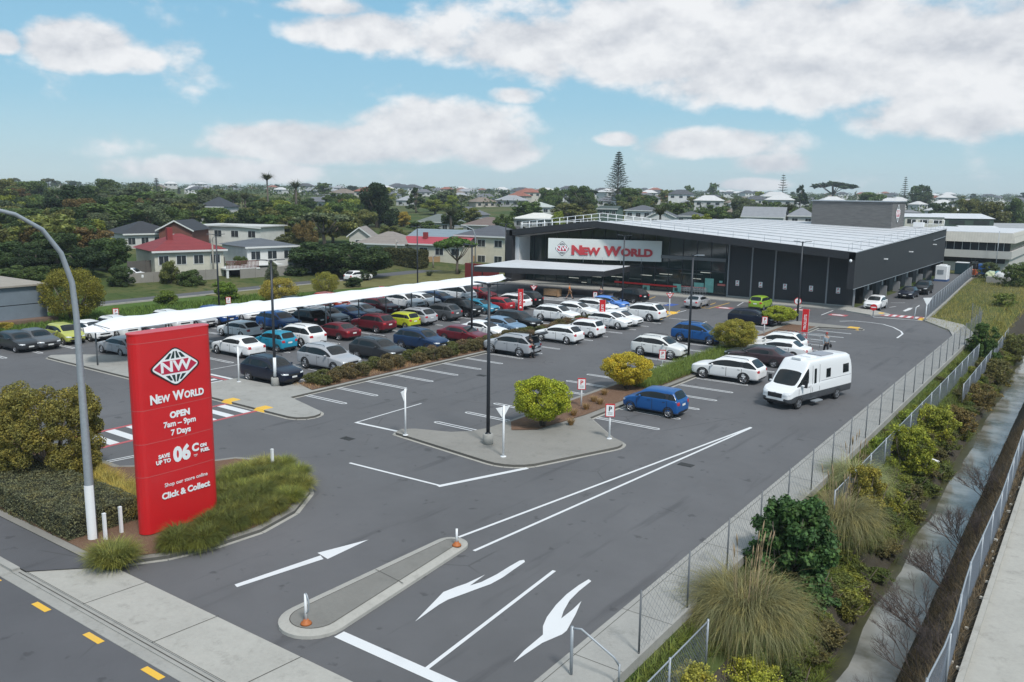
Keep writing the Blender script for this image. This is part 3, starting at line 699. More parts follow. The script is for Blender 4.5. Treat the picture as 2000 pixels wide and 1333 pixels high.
def vehicle(kind,x,y,rz,color,label,cat='car',name='parked_car',group=None,sc_=None):
    if kind not in PROTO:
        r,_=make_vehicle(kind,MODELS[kind],label,cat,name); bpy.context.view_layer.update()
        PROTO[kind]=[r,tree_of(r),False]
    r,tr,used=PROTO[kind]
    if not used:
        PROTO[kind][2]=True; r.location=(x,y,.006); r.rotation_euler=(0,0,rz); r['label']=label; r.name=name
        for ch,gs in tr:
            if ch.get('tint'): ch.color=color
        if group: r['group']=group
        if sc_: r.scale=(sc_,)*3
        return r
    n=dup(r,(x,y,.006),rz,label,color,group,sc_,tr); n.name=name; n['category']=cat
    return n
c_=lambda *a:(a+(1,))
CW=c_(.78,.78,.78); CPE=c_(.68,.68,.66); CSI=c_(.36,.37,.39); CGR=c_(.085,.09,.097); CDG=c_(.032,.035,.04); CBK=c_(.006,.007,.008); CNA=c_(.007,.011,.026)
CMA=c_(.13,.010,.018); CRE=c_(.33,.015,.022); CBL=c_(.012,.085,.27); CB2=c_(.012,.035,.09); CTE=c_(.02,.25,.38); CLI=c_(.46,.50,.03); CYG=c_(.40,.42,.10); CGN=c_(.24,.38,.03); CLB=c_(.16,.25,.36); CTQ=c_(.03,.13,.18); COR=c_(.38,.05,.02)
GR_='cars parked in the supermarket car park'
def at(px,py,z=.7): 
    p=g(px,py,z); return p
# kind, pixel of the body centre, row x (None = as seen), heading (+1 nose toward +x, -1 nose toward -x), colour, label
CARS=[
 ('compact',1280,781,None,-1,CBL,'bright blue small hatchback nearest the motorhome, parked beside the yellow bush'),
 ('big_suv',1423,720,None,-1,CW,'large white wagon with black ten-spoke wheels, nose in to the green verge beside the motorhome'),
 ('sedan',1485,704,-22.0,-1,c_(.055,.035,.04),'black sedan with red tail lamps right behind the large white wagon'),
 ('sedan',1480,688,-22.4,-1,c_(.03,.038,.036),'dark green-black coupe between the black sedan and the white sedan'),
 ('sedan',1521,684,-21.9,-1,CW,'white sedan between the dark coupe and the white wagon with a roof rail'),
 ('suv',1520,664,-22.6,-1,CW,'white wagon with roof rails parked beside the red trolley totem on the right'),
 ('suv',1290,678,None,1,CPE,'silver-white compact SUV facing right beside the yellow bush and low green verge'),
 ('suv',1365,652,None,1,CBL,'blue SUV with white writing on its door behind the lamp post'),
 ('wagon',1470,620,-29.9,1,CNA,'navy estate car half hidden behind the orange-green bush'),
 ('suv',1000,676,-38.7,-1,CSI,'silver SUV with its black tailgate raised and a person behind it'),
 ('hatch',1092,652,-38.9,-1,CW,'white hatchback right of the open-boot SUV, showing its red tail lamp'),
 ('compact',1140,643,-38.9,-1,CW,'small boxy white hatchback between the white hatchback and the trolley bay'),
 ('hatch',1192,630,-39.4,1,CW,'white hatchback with dark grille facing right just beside the red trolley totem'),
 ('hatch',1212,617,-39.6,1,CW,'white hatchback facing right behind the trolley totem car and before the white wagon'),
 ('big_suv',1252,612,-39.6,-1,CW,'white seven-seat wagon at the end of its row by the yellow-based give way sign'),
 ('suv',531,728,-45.1,1,CNA,'dark navy SUV at the row end beside the lamp post with a concrete foot'),
 ('big_suv',643,705,-45.2,1,CSI,'silver SUV nose to the brown hedge, second in the front row'),
 ('suv',738,684,-45.3,1,CDG,'dark grey coupe-like SUV nose to the hedge, third in the front row'),
 ('suv',823,667,-45.3,1,CB2,'steel blue SUV with roof bars nose to the hedge'),
 ('sedan',905,655,-45.2,1,CMA,'dark red sedan nose to the hedge behind the tall black lamp post'),
 ('sedan',945,642,-45.5,1,CW,'white coupe right behind the dark red sedan at the hedge'),
 ('hatch',985,636,-45.3,1,CLB,'pale blue sedan between the white coupe and a black SUV at the hedge'),
 ('big_suv',1010,628,-45.6,1,CBK,'black SUV nose to the hedge right of the pale blue sedan'),
 ('suv',1088,614,-45.4,1,CW,'white crossover with black wheel arches facing right at the far hedge end'),
 ('hatch',1128,606,-45.6,1,CW,'white hatchback directly beyond the white crossover with black arches'),
 ('wagon',1167,598,-45.6,1,CW,'white wagon near the entrance crossing with a blue car beyond it'),
 ('hatch',1192,590,-46.2,1,c_(.10,.24,.62),'light blue hatchback nearest the entrance crossing'),
 ('sedan',465,676,-54.6,-1,CW,'white electric fastback at the left end of its row with dark glass roof'),
 ('compact',537,669,-54.3,-1,CTE,'sky blue small hatchback between the white fastback and the white seven-seater'),
 ('big_suv',582,658,-54.5,-1,CW,'white seven-seat SUV with dark rear glass left of the dark red sports coupe'),
 ('sedan',656,646,-54.7,-1,CMA,'dark red coupe with rear spoiler beside the round speed sign'),
 ('suv',729,631,-54.9,-1,CMA,'dark red SUV left of the lime yellow hatchback'),
 ('compact',784,626,-54.6,-1,CLI,'lime yellow hatchback between the dark red SUV and a silver SUV'),
 ('suv',810,617,-55.0,-1,CSI,'silver SUV right behind the lime yellow hatchback'),
 ('suv',860,609,-55.0,-1,CGR,'grey SUV right of the silver SUV, fourth from the red sedan'),
 ('suv',903,602,-55.0,1,CBK,'black SUV facing right between the grey SUV and the turquoise car'),
 ('hatch',938,599,-55.0,1,c_(.04,.24,.36),'turquoise rounded hatchback facing right left of the bright red hatchback'),
 ('hatch',968,594,-54.6,-1,CRE,'bright red hatchback beside the two tall lamp posts'),
 ('suv',998,590,-54.6,-1,CW,'white hatchback with red lamps between the bright red car and a black SUV'),
 ('big_suv',1020,585,-54.8,-1,CBK,'black SUV at the entrance end beside the small red totem'),
 ('hatch',467,643,-61.4,-1,CW,'white sports hatchback with a rear spoiler left of the blue crossover'),
 ('suv',545,631,-61.8,1,CBL,'mid blue crossover facing right beneath the long white canopy edge'),
 ('suv',598,628,-61.2,-1,CBK,'black SUV with tail towards the walkway next to the blue crossover'),
 ('wagon',638,619,-61.4,1,CSI,'silver wagon facing right between the black SUV and dark blue sedan'),
 ('sedan',678,612,-61.6,1,c_(.015,.055,.19),'dark blue sedan facing right just behind the round speed sign'),
 ('sedan',708,607,-61.7,1,CSI,'silver sedan right of the dark blue sedan under the canopy posts'),
 ('suv',740,600,-62.0,1,CMA,'dark red SUV facing right below the far red totem'),
 ('hatch',35,668,-69.2,1,CDG,'dark grey hatchback at the left edge of the photo'),
 ('sedan',72,663,-69.2,1,CGR,'dark grey sports coupe left of the yellow-green hatchback'),
 ('compact',127,653,-69.6,1,CYG,'yellow-green small hatchback behind the street lamp pole'),
 ('hatch',180,646,-69.6,1,CW,'white hatchback with its bonnet to the lane at the left canopy tip'),
 ('hatch',237,674,-61.6,-1,CSI,'silver hatchback just left of the tall red pylon sign'),
 ('suv',231,643,-69.0,1,CPE,'white SUV under the left end of the canopy'),
 ('sedan',283,637,-69.0,1,CGR,'grey sedan half hidden under the canopy above the pylon sign'),
 ('suv',335,631,-69.0,1,CPE,'pale silver wagon with red lamps seen over the pylon sign'),
 ('sedan',382,626,-69.2,1,CSI,'silver car just right of the pylon top under the canopy'),
 ('suv',424,621,-69.3,1,c_(.015,.06,.22),'dark blue SUV under the canopy left of two white cars'),
 ('hatch',470,612,-69.4,1,CW,'white hatchback with round fog lamps under the canopy'),
 ('hatch',513,606,-69.4,1,CW,'white hatchback seen from the side below the canopy by the lamp post'),
 ('sedan',541,602,-69.4,1,CPE,'white saloon right of the lamp post under the canopy'),
 ('suv',580,598,-69.4,1,CBK,'black SUV in the far row below the canopy'),
 ('sedan',612,594,-69.4,1,CBK,'black sedan in the far row left of the orange-red SUV'),
 ('suv',645,590,-69.2,1,COR,'orange-red SUV at the end of the far row under the canopy'),
 ('suv',792,591,-63.0,1,CW,'white SUV facing right with a trolley bay in front of it'),
 ('hatch',826,587,-63.0,1,CW,'white hatchback between the white SUV and the blue hatchback'),
 ('hatch',858,584,-62.6,1,CB2,'dark blue hatchback in front of the white minibus'),
 ('van',893,577,-63.2,1,CW,'white minibus van with dark side glass near the shop canopy'),
 ('hatch',938,579,-61.5,1,CRE,'small red vehicle behind the minibus beside the lamp posts'),
]
def headpose(h): return 0.0 if h>0 else PI
for (k_,px,py,rx,h_,col,lab) in CARS:
    x,y=at(px,py,.75)
    if rx is not None: 
        # slide along the line of sight onto the row
        d=ray(px,py); y=d.y/d.x*rx; x=rx
    v_=vehicle(k_,x,y,headpose(h_)+random.uniform(-.02,.02),col,lab,group=None)
    k1,k2=random.uniform(.96,1.03),random.uniform(.95,1.05); v_.scale=(k1,random.uniform(.98,1.02),k2)
    if 'black tailgate' in lab: BOOTCAR=v_; v_.scale=(1,1,1)
# vehicles outside the rows
for (k_,px,py,rz,col,lab) in [
 ('hatch',1710,590,-PI/2,CW,'white sports sedan facing the camera at the shop corner beside the no entry sign'),
 ('sedan',1775,569,-PI/2,CNA,'dark blue sedan parked along the charcoal side wall'),
 ('suv',1803,562,-PI/2,CBK,'black car half hidden behind the dark blue sedan by the side wall'),
 ('suv',1232,577,PI-.25,CBK,'black SUV parked at the entrance under the shop canopy'),
 ('sedan',1362,586,PI/2+.1,CSI,'silver sedan backed out from the glass front by the disabled bays'),
 ('compact',1486,590,PI/2,CGN,'lime green hatchback nose in to the charcoal wall'),
 ('hatch',700,538,PI/2,CW,'white convertible-like coupe on the back road beside the dark tree'),
 ('hatch',748,515,-.6,CSI,'silver car on the side street half behind the dark tree')]:
    x,y=at(px,py,.8); vehicle(k_,x,y,rz,col,lab,name='parked_car' if py>545 else 'car_on_road')

tg=MB(); tg.add([(-1.95,-.68,1.66),(-1.95,.68,1.66),(-2.75,.66,2.02),(-2.75,-.66,2.02),(-3.0,.60,1.93),(-3.0,-.60,1.93)],[(0,1,2,3),(3,2,4,5)])
tg.add([(-1.95,-.68,1.62),(-1.95,.68,1.62),(-2.75,.66,1.96),(-2.75,-.66,1.96),(-3.0,.60,1.87),(-3.0,-.60,1.87)],[(3,2,1,0),(5,4,2,3)]); tg.build('tailgate',BLK,BOOTCAR)
bo=MB(); bo.add([(-2.30,-.62,.72),(-2.30,.62,.72),(-2.16,.60,1.15),(-1.99,.56,1.58),(-1.99,-.56,1.58),(-2.16,-.60,1.15)],[(0,1,2,5),(5,2,3,4)]); bo.build('boot_opening',DARKIN,BOOTCAR)
# ---------------------------------------------------------------- motorhome
GREYB=mat('motorhome grey band',(.05,.055,.062),.35,coat=.4)
MP=dict(L=7.1,W=2.02,H=2.78,zb=.32,hood=1.28,belt=1.32,cow=.78,rf=1.62,rfz=-.62,rise=(2.05,-.06),b1=2.25,rr=6.9,tail=7.0,boot=2.2,bx=0,wf=1.05,wr=5.35,r=.36,tum=.92,drop=.22,band=1,bandmat=GREYB,panel=1,hl=(.84,1.08),gr=(.72,.98),slope=0,clad=1,tw=.99,rim=mat('steel rim',(.25,.26,.28),.4,metal=.6),tl=(.9,1.15),pz=.7)
mh,mbv=make_vehicle('motorhome',MP,'white high-roof motorhome with grey lower band driving towards the exit','motorhome',name='motorhome')
for ch in kids(mh):
    if ch.get('tint'): ch.color=(.74,.75,.76,1)
x_,y_=g(1578,745,1.2); mh.location=(x_,y_,.006); mh.rotation_euler=(0,0,R(256))
def mpatch(s,x0,x1,z0,z1,nm,m=GLASS,off=.015):
    q=patch(mbv,'y',s,[(3.55-x1,z0),(3.55-x0,z0),(3.55-x0,z1),(3.55-x1,z1)],m,off)
    if q: q.build(nm,m,mh)
for s in (1,-1):
    mpatch(s,2.62,2.86,1.35,2.25,'door_window'); mpatch(s,3.95,4.45,1.55,2.1,'side_window',); mpatch(s,5.9,6.6,1.6,2.15,'side_window')
    mpatch(s,2.42,2.45,.5,2.45,'door_seam',BLK,.006); mpatch(s,3.2,3.23,.5,2.45,'door_seam',BLK,.006)
    mpatch(s,3.4,6.9,1.40,1.43,'stripe',mat('thin grey stripe',(.3,.3,.32),.5),.006)
q=MB(); q.box(1.15,.93,.28,.3,1.25,.34); q.build('entry_step',GALV,mh)
for (x0,x1,w_) in [(.9,1.5,.3),(-.1,.5,.34),(-1.9,-.5,.48)]:
    q=MB(); q.box(x0,-w_,2.74,x1,w_,2.84); q.build('roof_hatch',WHT if x0>-1 else mat('solar panel',(.28,.29,.32),.3),mh)
for s in (1,-1):
    q=MB(); q.tube([(2.2,s*.98,1.45),(2.25,s*1.2,1.5)],.03,6); q.box(2.2,s*1.22-.09,1.3,2.32,s*1.22+.09,1.75); q.build('door_mirror',BLK,mh)
q=MB(); q.lathe([(0,.03),(.16,.03),(.16,0)],16,'x',(3.50,0,.86)); q.build('round_badge',GALV,mh)
# ---------------------------------------------------------------- people
SKIN=mat('skin',(.42,.26,.19),.6); HAIRM=mat('hair',(.05,.035,.025),.7)
def skinned(name,joints,edges,m,parent,sub=2,root=0):
    me=bpy.data.meshes.new(name); me.from_pydata([j[:3] for j in joints],edges,[])
    o=bpy.data.objects.new(name,me); C.objects.link(o); o.modifiers.new('k','SKIN'); 
    sv=me.skin_vertices[0].data
    for i,j in enumerate(joints): sv[i].radius=(j[3],j[4] if len(j)>4 else j[3]); sv[i].use_root=(i==root)
    md=o.modifiers.new('s','SUBSURF'); md.levels=sub; md.render_levels=sub
    dg=bpy.context.evaluated_depsgraph_get(); r=bpy.data.meshes.new_from_object(o.evaluated_get(dg)); bpy.data.objects.remove(o); r.name=name
    r.materials.clear(); r.materials.append(m); r.polygons.foreach_set('use_smooth',[True]*len(r.polygons)); return link(r,name,parent)
def person(px,py,rz,label,top,bottom,legs='trousers',walk=.25,lean=0,arms=((-.02,.0),(.02,.0)),hat=None,bag=None,hair=(.05,.035,.025),reach=False):
    x,y=g(px,py); p=thing('person',label,'person',(x,y,.01 if py>595 or px>1200 else .12),rz)
    w=walk; fx=lambda z: lean*max(0,z-.95)
    J=[(0,0,.95,.13,.16),(fx(1.2),0,1.2,.11,.15),(fx(1.42),0,1.42,.10,.17),(fx(1.5),0,1.52,.055),(fx(1.6)+.01,0,1.60,.075,.07),(fx(1.7)+.01,0,1.70,.085,.075),(fx(1.75),0,1.77,.05)]
    E_=[(0,1),(1,2),(2,3),(3,4),(4,5),(5,6)]
    foot=[]
    for s,ww in ((1,w),(-1,-w)):
        b=len(J); J+=[(0,s*.10,.88,.09),(ww*.5+.03,s*.10,.49,.058),(ww-.02 if ww>0 else ww-.05,s*.10,.10,.038),(ww+.15 if ww>0 else ww+.10,s*.11,.035,.032)]
        E_+=[(0,b),(b,b+1),(b+1,b+2),(b+2,b+3)]; foot.append(b)
    hands=[]
    for s,sw in ((1,-w*.7),(-1,w*.7)):
        b=len(J); ax=fx(1.42)
        if reach: pts=[(ax,s*.19,1.42,.05),(ax+.18,s*.24,1.18,.038),(ax+.42,s*.2,1.15,.028),(ax+.50,s*.19,1.15,.03)]
        else: pts=[(ax,s*.19,1.42,.05),(ax+sw*.4-.03,s*.26,1.14,.04),(ax+sw+.05,s*.27,.90,.028),(ax+sw+.09,s*.26,.83,.032)]
        J+=pts; E_+=[(2,b),(b,b+1),(b+1,b+2),(b+2,b+3)]; hands.append(b)
    skinned('body',J,E_,mat('skin',(0,)*3),p)
    def shell(name,idx,grow,m):
        mp={i:k for k,i in enumerate(idx)}; jj=[tuple(J[i][:3])+tuple(r+grow for r in J[i][3:]) for i in idx]
        ee=[(mp[a],mp[b]) for a,b in E_ if a in mp and b in mp]; skinned(name,jj,ee,m,p,2)
    m1=mat('cloth %s'%(top,),top,.85,nscale=8,namt=.2); m2=mat('cloth %s'%(bottom,),bottom,.85,nscale=8,namt=.2)
    shell('jacket' if legs=='trousers' else 'shirt',[0,1,2,hands[0],hands[0]+1,hands[0]+2,hands[1],hands[1]+1,hands[1]+2] if legs=='trousers' else [0,1,2,hands[0],hands[0]+1,hands[1],hands[1]+1],.022,m1)
    shell(legs,[0,foot[0],foot[0]+1]+([foot[0]+2] if legs=='trousers' else [])+[foot[1],foot[1]+1]+([foot[1]+2] if legs=='trousers' else []),.02,m2)
    for b in foot:
        a=J[b+2]; q=MB(); q.tube([(a[0]-.06,a[1],.04),(a[0]+.02,a[1],.05),(a[0]+.17,a[1],.04),(a[0]+.22,a[1],.03)],[.03,.052,.048,.02],8); q.build('shoe',BLK,p)
    h=MB(); hx=fx(1.7); h.lathe([(.0,1.845),(.06,1.835),(.098,1.78),(.102,1.71),(.09,1.66)],14,'z',(hx-.012,0,0)); h.build('cap' if hat else 'hair',mat('hat %s'%(hat,),hat,.8) if hat else mat('hair %s'%(hair,),hair,.8),p)
    f=MB(); f.tube([(hx+.085,0,1.71),(hx+.115,0,1.675),(hx+.09,0,1.665)],[.008,.016,.008],6)
    for s in(1,-1): f.lathe([(0,.012),(.012,.006),(.013,0)],8,'x',(hx+.085,s*.034,1.72)); 
    f.box(hx+.075,-.025,1.625,hx+.092,.025,1.632); f.build('face_features',mat('face detail',(.16,.07,.06),.6),p)
    if bag:
        q=MB(); q.box(-.09,.30,.62,.12,.42,.86); q.tube([(-.06,.36,.86),(-.04,.36,1.0),(.06,.36,1.0),(.09,.36,.86)],.012,6); q.build('shopping_bag',mat('bag %s'%(bag,),bag,.7),p)
    return p
person(1612,694,R(-52),'man in a grey-blue jacket and black trousers walking across the open lane beyond the motorhome',(.22,.27,.31),(.012,.012,.015),hat=(.30,.06,.05),bag=(.02,.02,.02),walk=.2)
person(1112,586,R(20),'person in an orange top and brown shorts walking in front of the shop doors',(.60,.16,.03),(.20,.10,.04),'shorts',walk=.35)
person(1173,592,R(120),'person in dark purple top and black trousers standing on the entrance crossing',(.05,.035,.06),(.012,.018,.016),walk=.12)
person(1040,700,R(180),'person in black leaning into the raised boot of the silver SUV',(.018,.017,.02),(.02,.018,.02),lean=.35,walk=.08,reach=True)
# ---------------------------------------------------------------- street furniture
def area_lamp(px,py,rz,label,h=8.1,foot=False,heads=2,at_=None,white=False):
    x,y=at_ or g(px,py); t=thing('area_lamp',label,'lamp post',(x,y,0),rz,)
    z0=0
    if foot:
        q=MB(); q.lathe([(0,0),(.26,0),(.26,.62),(.22,.66),(0,.66)],20); q.build('concrete_foot',CONC,t); z0=.6
    q=MB(); q.tube([(0,0,z0),(0,0,h*.5),(0,0,h-.1)],[.095,.085,.07],12); q.lathe([(.17,z0),(.17,z0+.05),(.11,z0+.12)],12); q.box(-.07,-.07,h-.12,.07,.07,h+.03); q.build('pole',POLEB,t)
    if white:
        q=MB(); q.tube([(0,0,z0+.05),(0,0,z0+1.35)],.10,12); q.build('white_guard_sleeve',WHT,t)
    for s in ((1,-1) if heads==2 else (1,)):
        q=MB(); q.tube([(0,0,h-.03),(s*.3,0,h)],.03,6); q.add([(s*.25,-.12,h+.0),(s*.25,.12,h+.0),(s*.85,.15,h+.03),(s*.85,-.15,h+.03),(s*.25,-.12,h+.05),(s*.25,.12,h+.05),(s*.85,.13,h+.08),(s*.85,-.13,h+.08)],[(0,3,2,1) if s>0 else (0,1,2,3),(4,5,6,7) if s>0 else (4,7,6,5),(0,1,5,4),(1,2,6,5),(2,3,7,6),(3,0,4,7)]); q.build('lamp_head',POLEB if heads==2 else GALV,t)
    return t
area_lamp(953,872,0,'tall dark lamp post on a concrete foot in the near traffic island',foot=True)
area_lamp(538,757,R(60),'dark lamp post with white sleeve and concrete foot at the end of the brown hedge',foot=True,white=True)
area_lamp(1344,705,R(0),'dark single-headed lamp post rising from the green verge behind the silver SUV',heads=1,h=8.0)
area_lamp(1215,605,0,'dark lamp post standing in front of the big shop sign',h=8)
area_lamp(1557,630,R(10),'dark lamp post behind the round speed sign in front of the charcoal wall',h=8)
area_lamp(0,0,0,'dark lamp post just left of the tall one, behind the dark red sedan',h=8.1,at_=(-44.6,55.6),foot=False)
area_lamp(0,0,R(15),'dark twin-headed lamp post on the bank above the canopy middle',h=8,at_=(-73.4,80.5))
area_lamp(0,0,R(50),'dark lamp post on the bank in front of the red-roofed house',h=8,at_=(-73.4,51.3))
area_lamp(0,0,R(30),'dark lamp post on the bank next to the shop canopy',h=8,at_=(-72.9,98.5),heads=2)
# street lamp
t=thing('street_lamp','tall galvanised street lamp with curved arm beside the clipped hedge','street lamp',(-28.98,14.62,0))
q=MB(); pts=[(0,0,.0),(0,0,2),(0,0,5),(0,0,8.2),(0,-.06,9.3),(0,-.35,10.3),(0,-.9,11.1),(0,-1.7,11.6),(0,-2.8,11.9),(0,-4.0,12.0)]
q.tube(pts,[.17,.155,.125,.10,.092,.082,.072,.065,.058,.05],14); q.build('pole',GALV,t)
q=MB(); q.add([(.0,-4.0,11.93),(.16,-4.3,11.93),(.16,-4.9,11.95),(0,-5.0,11.95),(-.16,-4.9,11.95),(-.16,-4.3,11.93),(0,-4.0,12.08),(.12,-4.3,12.1),(.1,-4.9,12.06),(0,-5,12.0),(-.1,-4.9,12.06),(-.12,-4.3,12.1)],[(0,1,2,3,4,5),(11,10,9,8,7,6)]+[(i,6+i,6+(i+1)%6,(i+1)%6) for i in range(6)]); q.build('lamp_head',GALV,t)
q=MB(); 
q.add([(.178*math.cos(a),.178*math.sin(a),z) for z in(.05,2.15) for a in [R(-100+i*20) for i in range(7)]],[(i,i+1,i+8,i+7) for i in range(6)],True); q.build('white_panel',WHT,t)
def bollard(px,py,label,h=1.0):
    x,y=g(px,py); t=thing('bollard',label,'bollard',(x,y,.1)); q=MB(); q.box(-.05,-.05,0,.05,.05,h); q.build('post',WHT,t); q=MB(); q.box(-.055,-.055,h,.055,.055,h+.03); q.build('post_cap',WHT,t)
bollard(238,1048,'white square post behind the near flax clump, taller one beside the hedge end')
bollard(207,1062,'white square post nearest the street lamp foot')
bollard(533,925,'white post standing in the grassy tip of the planter island')
def loopguard(px,py,label,h,rz):
    x,y=g(px,py,.16); t=thing('hoop_guard',label,'hoop barrier',(x,y,.165),rz)
    q=MB(); q.lathe([(0,0),(.17,0),(.15,.05),(.09,.09),(.07,.14),(0,.14)],16); q.build('base',ORNG,t)
    q=MB(); q.tube([(0,0,.1),(0,0,h)],.04,10); q.build('post',WHT,t)
    if h<.8: return
    q=MB(); n=14; q.tube([(-.02-.22*math.sin(PI*i/n)*.7,0,.35+ (h-.35)*.5*(1-math.cos(PI*i/n))*1.04) for i in range(n+1)],.022,6); q.build('hoop',GALV,t)
loopguard(598,1219,'grey hoop and white post on an orange base at the near end of the median',.92,R(170))
loopguard(892,1066,'small white post on an orange base at the far end of the median',.62,R(170))
def yaw_to_cam(x,y): return math.atan2(-y,-x)
def sign(px,py,ptop,label,kind,name='give_way_sign',post=WHT,z0=.13,face=None,pw=.05,at_=None):
    x,y=at_ or g(px,py,z0); zt=ptop if at_ else dp(px,ptop,Vector((x,y,0)).dot(HEAD)).z
    rz=yaw_to_cam(x,y) if face is None else face
    t=thing(name,label,'sign',(x,y,z0),rz); h=zt-z0
    q=MB(); q.tube([(0,0,0),(0,0,h-.05)],pw,8); q.lathe([(0,.02),(.14,.02),(.14,0)],12); q.build('post',post,t)
    F=lambda z,off=.06: frame((off,0,z),(0,1,0),(0,0,1))
    def plate(pts,m,off,nm,th=.02):
        n=len(pts); q=MB(); q.add([(off-th,a,b) for a,b in pts]+[(off,a,b) for a,b in pts],[tuple(range(n,2*n)),tuple(range(n-1,-1,-1))]+[(i,(i+1)%n,n+(i+1)%n,n+i) for i in range(n)]); return q.build(nm,m,t)
    if kind in('tri','triback'):
        s_=.42; zc=h-.36; tri=lambda k:[(0,zc-s_*.85*k),(s_*k,zc+s_*.85*k*.6+.0),(-s_*k,zc+s_*.85*k*.6)]
        plate(tri(1),REDS if kind=='tri' else WHT,.08,'plate')
        if kind=='tri': 
            plate(tri(.68),WHT,.083,'plate_inner',.002); text('GIVE',.11,REDS,t,F(zc+.09,.085),.003,.001); text('WAY',.11,REDS,t,F(zc-.03,.085),.003,.001)
    if kind=='round':
        zc=h-.34; rr=.36; c=lambda k:[(rr*k*math.cos(2*PI*i/28),zc+rr*k*math.sin(2*PI*i/28)) for i in range(28)]
        plate(c(1),REDS,.08,'plate'); plate(c(.80),WHT,.083,'plate_inner',.002); text('10',.30,BLK,t,F(zc-.03,.085),.008,.001); 
    if kind=='noentry':
        zc=h-.30; rr=.34; c=lambda k:[(rr*k*math.cos(2*PI*i/28),zc+rr*k*math.sin(2*PI*i/28)) for i in range(28)]
        plate(c(1),REDS,.08,'plate'); plate([(-.24,zc-.05),(.24,zc-.05),(.24,zc+.05),(-.24,zc+.05)],WHT,.084,'bar',.003)
    if kind in('rect','rectred','rectside'):
        zc=h-.36; a,b=.24,.34
        plate([(-a,zc-b),(a,zc-b),(a,zc+b),(-a,zc+b)],REDS,.08,'plate',.05)
        plate([(-a+.04,zc-b+.04),(a-.04,zc-b+.04),(a-.04,zc+b-.06),(-a+.04,zc+b-.06)],WHT,.083,'plate_inner',.002)
        text('P',.34,REDS if kind=='rectred' else BLK,t,F(zc+.07,.085),.01,.001)
        for i in range(2): plate([(-.12,zc-.13-i*.07),(.12,zc-.13-i*.07),(.12,zc-.11-i*.07),(-.12,zc-.11-i*.07)],BLK,.0845,'small_print',.001)
    return t
sign(792,850,758,'back of a give way sign at the left tip of the near island','triback',face=R(200))
sign(983,892,790,'back of a give way sign in front of the tall dark lamp post','triback',face=R(165))
sign(467,746,676,'give way sign seen edge-on beside the navy SUV','triback',face=R(100))
sign(1190,857,788,'red-framed white sign at the right tip of the near island','rect','parking_sign')
sign(1135,795,738,'red-framed sign between the lime bush and the yellow bush','rectred','parking_sign')
sign(1293,715,683,'red-framed sign in the low green verge before the silver SUV','rectred','parking_sign')
sign(1492,655,618,'red-framed sign between the orange-green bush and the far lime bush','rectred','parking_sign')
sign(1042,590,556,'give way sign on yellow kerb end left of the entrance crossing','tri')
sign(1307,612,570,'give way sign on yellow kerb end right of the seven-seat wagon','tri')
sign(1162,592,570,'white pedestrian sign beside the person on the entrance crossing','rect','crossing_sign')
sign(1556,622,582,'round red-ringed speed sign on a black post near the far lime bush','round','speed_sign',post=POLEB)
sign(0,0,3.0,'round speed sign on a grey post under the canopy middle','round','speed_sign',post=GALV,at_=(-58.0,51.5))
sign(1705,618,595,'no entry sign at the shop corner by the white sports sedan','noentry','no_entry_sign',post=GALV)
sign(228,640,602,'red-edged parking sign above the left end of the canopy','rectred','parking_sign',z0=0,at_=None)
sign(447,608,580,'red-edged parking sign above the canopy near the round green bush','rectred','parking_sign',z0=0)
# leaning give way board by the right exit
t=thing('give_way_board','large white give way board on two white posts beside the upper fence','sign',(*g(1807,626,.1),.1),R(-60))
q=MB(); q.tube([(0,0,0),(.06,0,1.9)],.05,8); q.build('post',WHT,t); q=MB(); q.tube([(0,-1.1,0),(0,-1.0,1.3),(0,-.7,1.5)],.04,8); q.build('brace',WHT,t)
q=MB(); q.add([(.1,.45,2.35),(.1,-.45,2.3),(.1,0,1.5),(.14,.45,2.35),(.14,-.45,2.3),(.14,0,1.5)],[(0,1,2),(5,4,3),(0,3,4,1),(1,4,5,2),(2,5,3,0)]); q.build('plate',WHT,t)
# trolley totems
def totem(x,y,h,label):
    t=thing('trolley_totem',label,'totem sign',(x,y,.0),yaw_to_cam(x,y))
    q=MB(); q.box(-.09,-.27,.12,.09,.27,h); q.build('board',REDS,t); q=MB(); q.box(-.11,-.285,.1,.07,-.27,h+.02); q.box(-.11,.27,.1,.07,.285,h+.02); q.build('edge_trim',WHT,t)
    text('TROLLEYS',.30,WHT,t,frame((.095,0,.12+(h-.12)*.56),(0,0,1),(0,-1,0)),.006,.002)
    q=MB(); q.lathe([(0,.01),(.13,.01),(.13,0)],18,'x',(.095,0,.45)); q.build('round_emblem',WHT,t)
totem(-40.1,69.6,2.6,'red trolley totem standing over the middle trolley bay by the white hatchback')
totem(-52.2,73.3,2.4,'red trolley totem near the give way sign left of the entrance crossing')
totem(-22.9,75.2,2.7,'red trolley totem beside the white wagon on the right')
totem(-64.0,64.6,2.5,'red trolley totem below the canopy in front of the white SUV')
def trolley_bay(x,y,rz,label,L=3.2):
    t=thing('trolley_bay',label,'trolley bay',(x,y,.01),rz)
    q=MB()
    for s in(-.6,.6):
        q.tube([(-L/2,s,0),(-L/2,s,.95),(L/2,s,.95),(L/2,s,0)],.025,6); q.tube([(-L/2,s,.45),(L/2,s,.45)],.02,6)
    q.tube([(-L/2,-.6,.95),(-L/2,.6,.95)],.025,6); q.build('rail_frame',GALV,t)
    return t
